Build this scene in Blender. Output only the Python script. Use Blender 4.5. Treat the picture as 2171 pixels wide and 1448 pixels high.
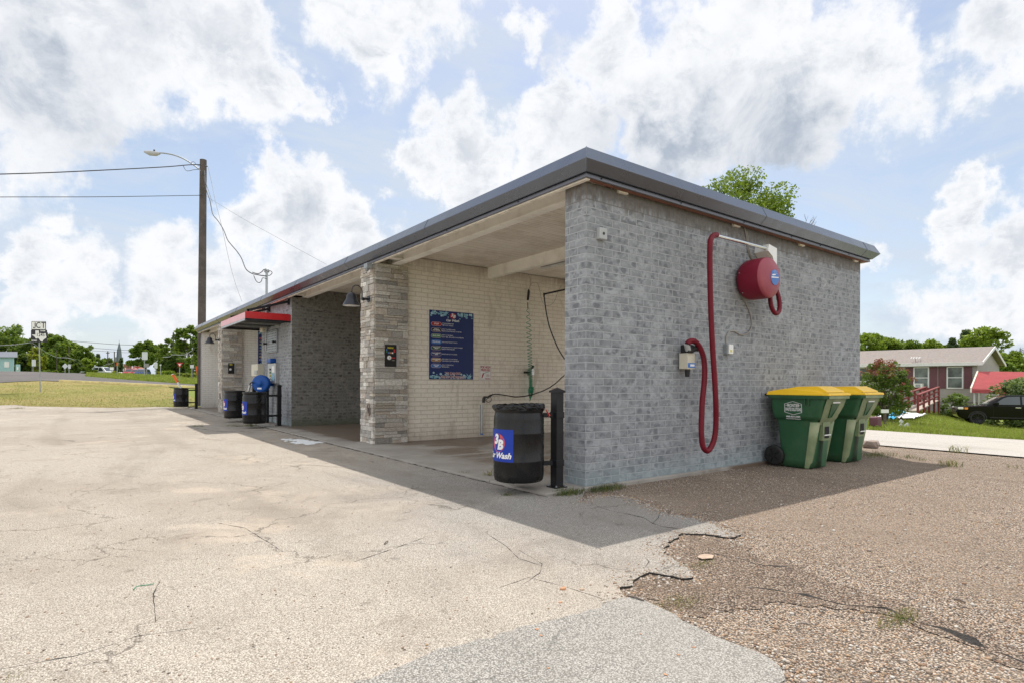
import bpy, bmesh, math, random
import numpy as np
from mathutils import Vector, Matrix
from mathutils.geometry import delaunay_2d_cdt
random.seed(7)
rng = np.random.default_rng(7)
for o in list(bpy.data.objects):
    bpy.data.objects.remove(o)
SC = bpy.context.scene
COL = SC.collection
PI = math.pi

# ---------------------------------------------------------------- camera
# world axes: X goes into the building, Y runs along its front, z = 0 is the wash bay slab
RT = Vector((0.7989, -0.6014, 0)); FW = Vector((0.6014, 0.7989, 0)); UP = Vector((0, 0, 1))
CAM = Vector((-4.159, -4.272, 1.05))
FPX = 1228.0; ROLL = 0.004
cam_d = bpy.data.cameras.new('camera'); cam = bpy.data.objects.new('camera', cam_d); COL.objects.link(cam)
cam_d.sensor_width = 36; cam_d.lens = FPX / 2171 * 36
cam_d.shift_y = (812.6 - 724) / 2171
cam_d.clip_end = 3000; cam_d.clip_start = 0.05
Rm = Matrix((RT, UP, -FW)).transposed()
cam.matrix_world = Matrix.Translation(CAM) @ (Rm @ Matrix.Rotation(ROLL, 3, 'Z')).to_4x4()
SC.camera = cam

# ---------------------------------------------------------------- sun and sky
SUN = Vector((0.326, 0.368, 0.885)).normalized()
sd = bpy.data.lights.new('sun', 'SUN'); sd.energy = 3.9; sd.angle = math.radians(0.5); sd.color = (1.0, 0.94, 0.86)
sun = bpy.data.objects.new('sun', sd); COL.objects.link(sun)
sun.rotation_euler = (-SUN).to_track_quat('-Z', 'Y').to_euler()
SC.view_settings.view_transform = 'Standard'; SC.view_settings.look = 'None'
SC.view_settings.exposure = 0.24; SC.view_settings.gamma = 1
SC.cycles.use_denoising = True
SC.cycles.max_bounces = 8
SC.cycles.sample_clamp_indirect = 6

def pray(x, y):
    dx = x - 1085.5; dy = y - 812.6
    dx, dy = dx + ROLL * dy, dy - ROLL * dx
    return RT * (dx / FPX) + FW - UP * (dy / FPX)
def pd(x, y, d): return CAM + pray(x, y) * d
def onX(x, y, X): r = pray(x, y); return CAM + r * ((X - CAM.x) / r.x)
def onY(x, y, Y): r = pray(x, y); return CAM + r * ((Y - CAM.y) / r.y)
def onZ(x, y, Z): r = pray(x, y); return CAM + r * ((Z - CAM.z) / r.z)
def sstep(a, b, x):
    t = min(1, max(0, (x - a) / (b - a))); return t * t * (3 - 2 * t)
def tz(X, Y):
    px = X - CAM.x; py = Y - CAM.y
    d = px * FW.x + py * FW.y; cx = px * RT.x + py * RT.y
    r = cx / max(d, 1.0)
    w = 1 - sstep(-.35, .15, r)
    # left: rises to the highway crest, then falls away
    k = min(1, max(0, (r + .85) / .33))
    s = .058 - .009 * k; z0 = .1 - .1 * k; d0 = 22 + 2 * k
    if d < 10: zl = -.03
    elif d < d0: zl = -.03 + (z0 + .03) * (d - 10) / (d0 - 10)
    elif d < 55: zl = z0 + s * (d - d0)
    else: zl = max(-3.0, z0 + s * (55 - d0) - .035 * (d - 55))
    # right: falls slowly to the side street and the neighbour's yard
    q = sstep(.66, .86, r)
    if X < 6.4: zr = -.03
    elif X < 8.2: zr = -.03 - .09 * (X - 6.4) / 1.8
    elif X < 14.5: zr = -.12 - .18 * (X - 8.2) / 6.3
    else: zr = -.30 - (min(X, 45) - 14.5) * (.002 + .041 * q)
    if d < 1: return -.03
    return w * zl + (1 - w) * zr
def onG(x, y, dz=0.0):
    r = pray(x, y); lo = 1.5; prev = lo
    d = lo
    while d < 400:
        p = CAM + r * d
        if p.z < tz(p.x, p.y) + dz:
            a, b = prev, d
            for _ in range(25):
                m = (a + b) / 2; p = CAM + r * m
                if p.z < tz(p.x, p.y) + dz: b = m
                else: a = m
            p = CAM + r * b; p.z = tz(p.x, p.y) + dz; return p
        prev = d; d *= 1.02
    p = CAM + r * 60; p.z = tz(p.x, p.y) + dz; return p
def gat(x, d, dz=0.0):          # point on the ground under image column x at depth d
    p = pd(x, 812, d); p.z = tz(p.x, p.y) + dz; return p
def zpx(x, y, d): return pd(x, y, d).z

# ---------------------------------------------------------------- node helpers
def newmat(name):
    m = bpy.data.materials.new(name); m.use_nodes = True
    nt = m.node_tree; nt.nodes.clear()
    out = nt.nodes.new('ShaderNodeOutputMaterial'); b = nt.nodes.new('ShaderNodeBsdfPrincipled')
    nt.links.new(b.outputs[0], out.inputs[0])
    return m, nt, b
class N:
    def __init__(s, nt): s.nt = nt
    def n(s, t, **k):
        x = s.nt.nodes.new(t)
        for a, v in k.items():
            if a.startswith('i_'):
                key = a[2:]; key = int(key) if key.isdigit() else key.replace('_', ' ')
                s.set(x.inputs[key], v)
            else: setattr(x, a, v)
        return x
    def set(s, sock, v):
        if isinstance(v, bpy.types.NodeSocket): s.nt.links.new(v, sock)
        elif isinstance(v, bpy.types.Node): s.nt.links.new(v.outputs[0], sock)
        else:
            if hasattr(sock, 'default_value') and hasattr(sock.default_value, '__len__') and not hasattr(v, '__len__'):
                v = (v,) * len(sock.default_value)
            if hasattr(sock, 'default_value') and hasattr(sock.default_value, '__len__') and len(sock.default_value) == 4 and len(v) == 3: v = (*v, 1)
            sock.default_value = v
    def math(s, op, a, b=0.0, c=None, clamp=False):
        x = s.nt.nodes.new('ShaderNodeMath'); x.operation = op; x.use_clamp = clamp
        s.set(x.inputs[0], a); s.set(x.inputs[1], b)
        if c is not None: s.set(x.inputs[2], c)
        return x.outputs[0]
    def vmath(s, op, a, b=(0, 0, 0)):
        x = s.nt.nodes.new('ShaderNodeVectorMath'); x.operation = op
        s.set(x.inputs[0], a)
        if op == 'SCALE': s.set(x.inputs[3], b)
        else: s.set(x.inputs[1], b)
        return x.outputs['Value'] if op in ('LENGTH', 'DOT_PRODUCT', 'DISTANCE') else x.outputs[0]
    def mix(s, f, a, b, mode='MIX'):
        x = s.nt.nodes.new('ShaderNodeMix'); x.data_type = 'RGBA'; x.blend_type = mode; x.clamp_factor = True
        s.set(x.inputs[0], f); s.set(x.inputs[6], a); s.set(x.inputs[7], b); return x.outputs[2]
    def ramp(s, f, lo, hi, a=0.0, b=1.0, smooth=True):
        x = s.nt.nodes.new('ShaderNodeMapRange'); x.interpolation_type = 'SMOOTHSTEP' if smooth else 'LINEAR'
        s.set(x.inputs[0], f); s.set(x.inputs[1], lo); s.set(x.inputs[2], hi); s.set(x.inputs[3], a); s.set(x.inputs[4], b)
        return x.outputs[0]
    def noise(s, vec, scale, detail=4, rough=.55, dist=0.0):
        x = s.nt.nodes.new('ShaderNodeTexNoise'); s.set(x.inputs['Vector'], vec); s.set(x.inputs['Scale'], scale)
        x.inputs['Detail'].default_value = detail; x.inputs['Roughness'].default_value = rough; x.inputs['Distortion'].default_value = dist
        return x.outputs['Fac']
    def voro(s, vec, scale, feature='F1', out='Distance', rand=1.0):
        x = s.nt.nodes.new('ShaderNodeTexVoronoi'); x.feature = feature; s.set(x.inputs['Vector'], vec); s.set(x.inputs['Scale'], scale)
        x.inputs['Randomness'].default_value = rand
        return x.outputs[out]
    def bump(s, h, strength=.3, dist=.01, prev=None):
        x = s.nt.nodes.new('ShaderNodeBump'); s.set(x.inputs['Height'], h); x.inputs['Strength'].default_value = strength; x.inputs['Distance'].default_value = dist
        if prev is not None: s.set(x.inputs['Normal'], prev)
        return x.outputs[0]
    def obj(s): return s.nt.nodes.new('ShaderNodeNewGeometry').outputs['Position']
    def loc(s): return s.nt.nodes.new('ShaderNodeTexCoord').outputs['Object']
    def uv(s): return s.nt.nodes.new('ShaderNodeTexCoord').outputs['UV']
    def scalev(s, v, f): return s.vmath('MULTIPLY', v, f)
def P(b, **k):
    names = dict(color='Base Color', rough='Roughness', metal='Metallic', spec='Specular IOR Level', coat='Coat Weight', trans='Transmission Weight', emit='Emission Color', estr='Emission Strength', alpha='Alpha', sss='Subsurface Weight')
    return {names[a]: v for a, v in k.items()}
def setP(h, b, **k):
    for a, v in P(b, **k).items(): h.set(b.inputs[a], v)
MATS = {}
def mat(name, color, rough=.6, metal=0.0, var=.12, scale=3.0, bump=0.0, bscale=60, coat=0.0, spec=.5, dirt=None, dscale=1.5, damt=.5, local=True):
    """a general surface: colour with slow and fine variation, optional dirt tint and fine bump"""
    m, nt, b = newmat(name); h = N(nt)
    v = h.loc() if local else h.obj()
    n1 = h.noise(v, scale, 5, .6)
    c = h.mix(h.ramp(n1, .3, .7), tuple(x * (1 - var) for x in color), tuple(min(1, x * (1 + var)) for x in color))
    if dirt:
        n2 = h.noise(v, dscale, 6, .65)
        c = h.mix(h.ramp(n2, .48, .72, 0, damt), c, dirt)
    setP(h, b, color=c, rough=h.ramp(h.noise(v, scale * 4, 3), .3, .7, max(.02, rough * .85), min(1, rough * 1.15)), metal=metal, coat=coat, spec=spec)
    if bump: h.set(b.inputs['Normal'], h.bump(h.noise(v, bscale, 4), bump, .01))
    MATS[name] = m; return m

# ---------------------------------------------------------------- mesh builder
class MB:
    def __init__(s): s.v = []; s.f = []; s.mi = []; s.sm = []; s.M = Matrix.Identity(4)
    def add(s, vs, fs, mi=0, smooth=False):
        k = len(s.v)
        s.v += [tuple(s.M @ Vector(p)) for p in vs]
        s.f += [tuple(i + k for i in f) for f in fs]; s.mi += [mi] * len(fs); s.sm += [smooth] * len(fs); return s
    def box(s, x0, x1, y0, y1, z0, z1, mi=0, fm=None):
        vs = [(x0, y0, z0), (x1, y0, z0), (x1, y1, z0), (x0, y1, z0), (x0, y0, z1), (x1, y0, z1), (x1, y1, z1), (x0, y1, z1)]
        fs = [(0, 3, 2, 1), (4, 5, 6, 7), (0, 1, 5, 4), (1, 2, 6, 5), (2, 3, 7, 6), (3, 0, 4, 7)]  # -z +z -y +x +y -x
        if fm is None: s.add(vs, fs, mi)
        else:
            k = len(s.v); s.v += [tuple(s.M @ Vector(p)) for p in vs]
            s.f += [tuple(i + k for i in f) for f in fs]; s.mi += list(fm); s.sm += [False] * 6
        return s
    def bbox(s, x0, x1, y0, y1, z0, z1, b=.01, mi=0):
        """box with chamfered edges"""
        bm = bmesh.new(); bmesh.ops.create_cube(bm, size=1)
        for w in bm.verts: w.co = Vector(((x0 + x1) / 2 + w.co.x * (x1 - x0), (y0 + y1) / 2 + w.co.y * (y1 - y0), (z0 + z1) / 2 + w.co.z * (z1 - z0)))
        bmesh.ops.bevel(bm, geom=bm.edges[:], offset=b, segments=2, affect='EDGES', profile=.5)
        return s.addbm(bm, mi)
    def addbm(s, bm, mi=0, smooth=False):
        bm.verts.ensure_lookup_table()
        for i, w in enumerate(bm.verts): w.index = i
        s.add([w.co[:] for w in bm.verts], [[w.index for w in f.verts] for f in bm.faces], mi, smooth); bm.free(); return s
    def tube(s, pts, r, seg=8, mi=0, cap=True, smooth=True):
        pts = [Vector(p) for p in pts]; n = len(pts)
        rs = r if hasattr(r, '__len__') else [r] * n
        vs = []; up = None
        for i, p in enumerate(pts):
            t = (pts[min(i + 1, n - 1)] - pts[max(i - 1, 0)])
            t = t.normalized() if t.length > 1e-9 else Vector((0, 0, 1))
            if up is None:
                up = Vector((0, 0, 1)) if abs(t.z) < .9 else Vector((1, 0, 0))
            a = (up - t * up.dot(t))
            if a.length < 1e-5: a = t.orthogonal()
            a.normalize(); b_ = t.cross(a); up = a
            for k in range(seg):
                w = 2 * PI * k / seg; vs.append(p + (a * math.cos(w) + b_ * math.sin(w)) * rs[i])
        fs = [(i * seg + k, i * seg + (k + 1) % seg, (i + 1) * seg + (k + 1) % seg, (i + 1) * seg + k) for i in range(n - 1) for k in range(seg)]
        s.add(vs, fs, mi, smooth)
        if cap: s.add(vs[:seg], [tuple(reversed(range(seg)))], mi); s.add(vs[-seg:], [tuple(range(seg))], mi)
        return s
    def lathe(s, prof, seg=32, mi=0, smooth=True, c=(0, 0, 0)):
        """profile of (radius, z) round the z axis"""
        vs = []; n = len(prof)
        for r, z in prof:
            for k in range(seg):
                w = 2 * PI * k / seg; vs.append((c[0] + r * math.cos(w), c[1] + r * math.sin(w), c[2] + z))
        fs = [(i * seg + k, i * seg + (k + 1) % seg, (i + 1) * seg + (k + 1) % seg, (i + 1) * seg + k) for i in range(n - 1) for k in range(seg)]
        return s.add(vs, fs, mi, smooth)
    def cyl(s, a, b, r, seg=12, mi=0): return s.tube([a, b], r, seg, mi)
    def prism(s, poly, h0, h1, mi=0, axis='z'):
        """polygon of (u,v) extruded along axis"""
        def q(u, v, h): return (u, v, h) if axis == 'z' else ((u, h, v) if axis == 'y' else (h, u, v))
        n = len(poly)
        vs = [q(u, v, h0) for u, v in poly] + [q(u, v, h1) for u, v in poly]
        fs = [tuple(reversed(range(n))), tuple(range(n, 2 * n))] + [(i, (i + 1) % n, n + (i + 1) % n, n + i) for i in range(n)]
        return s.add(vs, fs, mi)
    def quad(s, a, b, c, d, mi=0): return s.add([a, b, c, d], [(0, 1, 2, 3)], mi)
    def bar(s, a, b, w, h, mi=0):
        """rectangular bar between two points"""
        a = Vector(a); b = Vector(b); t = (b - a).normalized()
        up = Vector((0, 0, 1)) if abs(t.z) < .95 else Vector((1, 0, 0))
        x = t.cross(up).normalized(); y = x.cross(t)
        vs = [p + x * (sx * w / 2) + y * (sy * h / 2) for p in (a, b) for sx, sy in ((-1, -1), (1, -1), (1, 1), (-1, 1))]
        return s.add(vs, [(3, 2, 1, 0), (4, 5, 6, 7), (0, 1, 5, 4), (1, 2, 6, 5), (2, 3, 7, 6), (3, 0, 4, 7)], mi)
    def build(s, name, mats, parent=None, loc=None, world=False, fixn=True, tint=None, bevel=0):
        """link as ONE mesh object; world=True: the coordinates given are world ones"""
        me = bpy.data.meshes.new(name)
        off = Vector((0, 0, 0))
        o = bpy.data.objects.new(name, me); COL.objects.link(o)
        pp = parent
        while world and pp is not None: off += Vector(pp.location); pp = pp.parent
        if world and parent is None and loc is not None: off = Vector(loc)
        me.from_pydata([(p[0] - off.x, p[1] - off.y, p[2] - off.z) for p in s.v], [], s.f)
        if loc is not None: o.location = loc
        if parent is not None: o.parent = parent
        for m in (mats if isinstance(mats, (list, tuple)) else [mats]): me.materials.append(MATS[m] if isinstance(m, str) else m)
        me.polygons.foreach_set('material_index', s.mi); me.polygons.foreach_set('use_smooth', s.sm)
        if fixn:
            bm = bmesh.new(); bm.from_mesh(me); bmesh.ops.recalc_face_normals(bm, faces=bm.faces); bm.to_mesh(me); bm.free()
        if tint is not None:
            at = me.attributes.new('tint', 'FLOAT_COLOR', 'FACE')
            arr = np.ones((len(me.polygons), 4), dtype=np.float32); arr[:, :3] = np.asarray(tint, dtype=np.float32).reshape(-1, 3)
            at.data.foreach_set('color', arr.ravel())
        uvl = me.uv_layers.new(name='uv'); nl = len(me.loops)
        co = np.empty(len(me.vertices) * 3); me.vertices.foreach_get('co', co); co = co.reshape(-1, 3) + np.array(off[:])
        li = np.empty(nl, dtype=np.int32); me.loops.foreach_get('vertex_index', li)
        nf = len(me.polygons); nr = np.empty(nf * 3); me.polygons.foreach_get('normal', nr); nr = np.abs(nr.reshape(-1, 3))
        lt = np.empty(nf, dtype=np.int32); me.polygons.foreach_get('loop_total', lt)
        ax = np.repeat(np.argmax(nr, axis=1), lt); c = co[li]
        uv = np.where((ax == 0)[:, None], c[:, [1, 2]], np.where((ax == 1)[:, None], c[:, [0, 2]], c[:, [0, 1]]))
        uvl.data.foreach_set('uv', uv.astype(np.float32).ravel())
        if bevel:
            bv = o.modifiers.new('bevel', 'BEVEL'); bv.width = bevel; bv.segments = 2; bv.limit_method = 'ANGLE'
        me.update(); return o
def tag(o, label=None, cat=None, group=None, kind=None):
    if label: o['label'] = label
    if cat: o['category'] = cat
    if group: o['group'] = group
    if kind: o['kind'] = kind
    return o
def thing(name, loc, label, cat, group=None, rz=0.0):
    o = bpy.data.objects.new(name, None); o.empty_display_size = .1; COL.objects.link(o)
    o.location = loc; o.rotation_euler = (0, 0, rz); return tag(o, label, cat, group)
def copy_tree(o, parent=None):
    c = o.copy(); COL.objects.link(c); c.parent = parent
    for ch in [x for x in bpy.data.objects if x.parent == o]: copy_tree(ch, c)
    return c
def text2d(s, size=1.0, align='CENTER', shear=0.0, bold=0.0, sx=1.0, space=1.0, res=3):
    cu = bpy.data.curves.new('t', 'FONT'); cu.body = s; cu.size = size; cu.align_x = align; cu.align_y = 'CENTER'
    cu.shear = shear; cu.offset = bold; cu.resolution_u = res; cu.space_character = space; cu.space_line = .85
    ob = bpy.data.objects.new('t', cu); COL.objects.link(ob)
    dg = bpy.context.evaluated_depsgraph_get(); me = bpy.data.meshes.new_from_object(ob.evaluated_get(dg))
    vs = [(v.co.x * sx, v.co.y) for v in me.vertices]; fs = [tuple(p.vertices) for p in me.polygons]
    bpy.data.objects.remove(ob); bpy.data.curves.remove(cu); bpy.data.meshes.remove(me)
    return vs, fs
def disc2d(cx, cy, r, n=20, ry=None):
    ry = ry or r
    return [(cx + r * math.cos(2 * PI * k / n), cy + ry * math.sin(2 * PI * k / n)) for k in range(n)], [tuple(range(n))]
def pill2d(cx, cy, w, h, n=8):
    r = h / 2; v = []
    for sgn in (1, -1):
        for k in range(n + 1):
            a = -PI / 2 + PI * k / n
            v.append((cx + sgn * (w / 2 - r + r * math.cos(a)), cy + sgn * r * math.sin(a)))
    return v, [tuple(range(len(v)))]
def place2d(mb, vf, fn, mi=0, dx=0, dy=0):
    vs, fs = vf; mb.add([fn(x + dx, y + dy) for x, y in vs], fs, mi)
def sheet(name, poly, mats, step, lift, zf=tz, skirt=0.0, mi=0, extra=None, world_uv=True, kind='structure'):
    """a surface that follows the terrain inside the outline poly (world x, y)"""
    pts = [Vector((p[0], p[1])) for p in poly]; n = len(pts)
    # subdivide the outline
    out = []
    for i in range(n):
        a, b = pts[i], pts[(i + 1) % n]; k = max(1, int((b - a).length / step))
        for j in range(k): out.append(a + (b - a) * (j / k))
    m = len(out); edges = [(i, (i + 1) % m) for i in range(m)]
    xs = [p.x for p in out]; ys = [p.y for p in out]
    grid = []
    gx = math.floor(min(xs) / step) * step
    while gx < max(xs):
        gy = math.floor(min(ys) / step) * step
        while gy < max(ys):
            grid.append(Vector((gx + random.uniform(-.2, .2) * step, gy + random.uniform(-.2, .2) * step))); gy += step
        gx += step
    # keep grid points inside
    ox = np.array(xs); oy = np.array(ys); jx = np.roll(ox, 1); jy = np.roll(oy, 1)
    keep = []
    for g in grid:
        c = ((oy > g.y) != (jy > g.y)) & (g.x < (jx - ox) * (g.y - oy) / (jy - oy + 1e-12) + ox)
        if c.sum() % 2: keep.append(g)
    vs, es, fs, *_ = delaunay_2d_cdt(out + keep, edges, [list(range(m))], 1, 1e-5)
    mb = MB(); mb.add([(v.x, v.y, zf(v.x, v.y) + lift) for v in vs], [tuple(f) for f in fs])
    if skirt:
        q = [(p.x, p.y, zf(p.x, p.y) + lift) for p in out]
        for i in range(m):
            a = q[i]; b = q[(i + 1) % m]
            mb.quad(a, b, (b[0], b[1], b[2] - skirt), (a[0], a[1], a[2] - skirt), 1)
    o = mb.build(name, mats, fixn=False)
    me = o.data; nz = [p.normal.z for p in me.polygons]
    if sum(nz) < 0: me.flip_normals()
    if kind: o['kind'] = kind
    return o
# ---------------------------------------------------------------- world: Nishita sky with clouds
world = bpy.data.worlds.new('World'); SC.world = world; world.use_nodes = True
wt = world.node_tree; wt.nodes.clear(); h = N(wt)
sky = wt.nodes.new('ShaderNodeTexSky'); sky.sky_type = 'NISHITA'; sky.sun_disc = False
sky.sun_elevation = math.asin(SUN.z); sky.sun_rotation = math.atan2(SUN.x, SUN.y)
sky.air_density = 1.0; sky.dust_density = 1.2; sky.ozone_density = 1.2; sky.altitude = 100
gen = h.n('ShaderNodeTexCoord').outputs['Generated']
dirv = h.vmath('NORMALIZE', gen)
wob = h.n('ShaderNodeTexNoise'); h.set(wob.inputs['Vector'], dirv); wob.inputs['Scale'].default_value = 5; wob.inputs['Detail'].default_value = 7; wob.inputs['Roughness'].default_value = .62
warp = h.vmath('SCALE', h.vmath('SUBTRACT', wob.outputs['Color'], (.5, .5, .5)), .30)
dw = h.vmath('ADD', dirv, warp)
# (x, y, radius, strength) of the cloud masses, as directions seen from the lot
BL = [(60, 90, 330, 1.0), (330, 60, 300, 1.0), (560, 170, 170, .9), (820, 50, 200, .85), (330, 250, 120, .45), (640, 230, 80, .6),
      (1010, 340, 140, .9), (1180, 300, 170, 1.0), (1420, 250, 230, 1.1), (1650, 230, 230, 1.0), (1560, 90, 220, .9), (1840, 90, 260, .8), (2130, 80, 200, .7), (1080, 90, 80, .55), (1330, 60, 90, .5), (870, 350, 70, .6),
      (100, 540, 120, .9), (180, 620, 170, .9), (60, 680, 150, .8), (400, 640, 180, .75), (520, 500, 110, .6), (640, 470, 130, .9), (760, 500, 110, .8), (600, 600, 190, .8), (370, 520, 100, .55), (600, 400, 60, .5),
      (2060, 420, 130, .95), (2140, 520, 190, .95), (1980, 640, 160, .8), (2120, 650, 180, .8), (1830, 540, 60, .4), (1960, 290, 60, .3),
      (-500, 300, 500, .8), (2700, 200, 500, .8), (1000, -500, 500, .8), (-300, 700, 300, .7), (2500, 650, 300, .7)]
tot = None
for (x, y, r, a) in BL:
    c = pray(x, y); L = c.length; c = c.normalized()
    # angular radius
    e = (pray(x + r, y).normalized() - c).length * .5 + (pray(x, y + r).normalized() - c).length * .5
    dd = h.vmath('DISTANCE', dw, tuple(c))
    k = h.ramp(dd, 0.0, e * 1.15, a, 0.0)
    tot = k if tot is None else h.math('MAXIMUM', tot, k)
# clouds elsewhere round the sky
elsewhere = h.ramp(h.noise(dirv, 2.2, 3, .5), .34, .54, 0, .95)
dotf = h.vmath('DOT_PRODUCT', dirv, tuple(FW))
tot = h.math('MAXIMUM', tot, h.math('MULTIPLY', elsewhere, h.ramp(dotf, .45, .1, 0, 1)))
big = h.noise(dirv, 7.5, 9, .60, .15)
fine = h.noise(dirv, 22, 8, .6, .1)
dens = h.math('ADD', tot, h.math('MULTIPLY', h.math('SUBTRACT', big, .5), 1.5))
dens = h.math('ADD', dens, h.math('MULTIPLY', h.math('SUBTRACT', fine, .5), .55))
cov = h.ramp(dens, .14, .46)
core = h.ramp(dens, .50, 1.20)
# grey, thicker parts of the clouds
shade_n = h.noise(h.vmath('ADD', dirv, (0.02, 0.02, .045)), 6.0, 7, .6)
GB = [(90, 130, 300, 1.0), (1480, 335, 260, 1.15), (1650, 330, 210, 1.1), (1290, 330, 130, .5), (650, 520, 60, .4), (2080, 480, 90, .5), (1180, 110, 90, .5), (300, 60, 200, .4)]
gt = None
for (x, y, r, a) in GB:
    c = pray(x, y).normalized(); e = (pray(x + r, y).normalized() - c).length
    k = h.ramp(h.vmath('DISTANCE', dw, tuple(c)), 0, e * 1.1, a, 0)
    gt = k if gt is None else h.math('MAXIMUM', gt, k)
grey = h.math('MULTIPLY', h.math('ADD', h.math('MULTIPLY', core, .68), h.math('MULTIPLY', gt, .90)), h.ramp(shade_n, .32, .56, .15, 1.2), clamp=True)
billow = h.math('MULTIPLY', h.ramp(h.noise(h.vmath('MULTIPLY', dirv, (1, 1, 1.5)), 10, 9, .66, .3), .42, .62), h.ramp(dens, .3, .75, 0, .62))
grey = h.math('MAXIMUM', grey, billow)
grey = h.math('MULTIPLY', grey, h.ramp(h.noise(dirv, 9, 9, .68, .4), .30, .66, .35, 1.0))
ccol = h.mix(grey, (7.7, 7.8, 8.0), (3.5, 4.0, 4.75))
# unseen front-lit clouds behind the viewer, brightened as added fill for bays and walls
ccol = h.mix(1.0, ccol, h.mix(h.ramp(dotf, -.25, .35, 1, 0), (1, 1, 1), (1.5, 1.48, 1.44)), 'MULTIPLY')
veil = h.ramp(h.noise(h.vmath('MULTIPLY', dirv, (1, 1, 3.0)), 3.0, 8, .62, .8), .36, .66, .25, .95)
z = h.n('ShaderNodeSeparateXYZ', i_0=dirv).outputs[2]
hz = h.ramp(z, 0.0, .22, .35, 0.0)
veil = h.math('ADD', veil, hz, clamp=True)
base = h.mix(veil, h.mix(1.0, sky.outputs[0], (1.25, 1.2, 1.15), 'MULTIPLY'), (5.25, 5.9, 6.8))
col = h.mix(cov, base, ccol)
lp_low = h.ramp(z, -.05, 0.0)
col = h.mix(lp_low, (2.2, 2.1, 1.9), col)
bg = h.n('ShaderNodeBackground', i_Color=col); bg.inputs['Strength'].default_value = .108
wo = h.n('ShaderNodeOutputWorld'); wt.links.new(bg.outputs[0], wo.inputs[0])
world.cycles.sampling_method = 'MANUAL'; world.cycles.sample_map_resolution = 512

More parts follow.
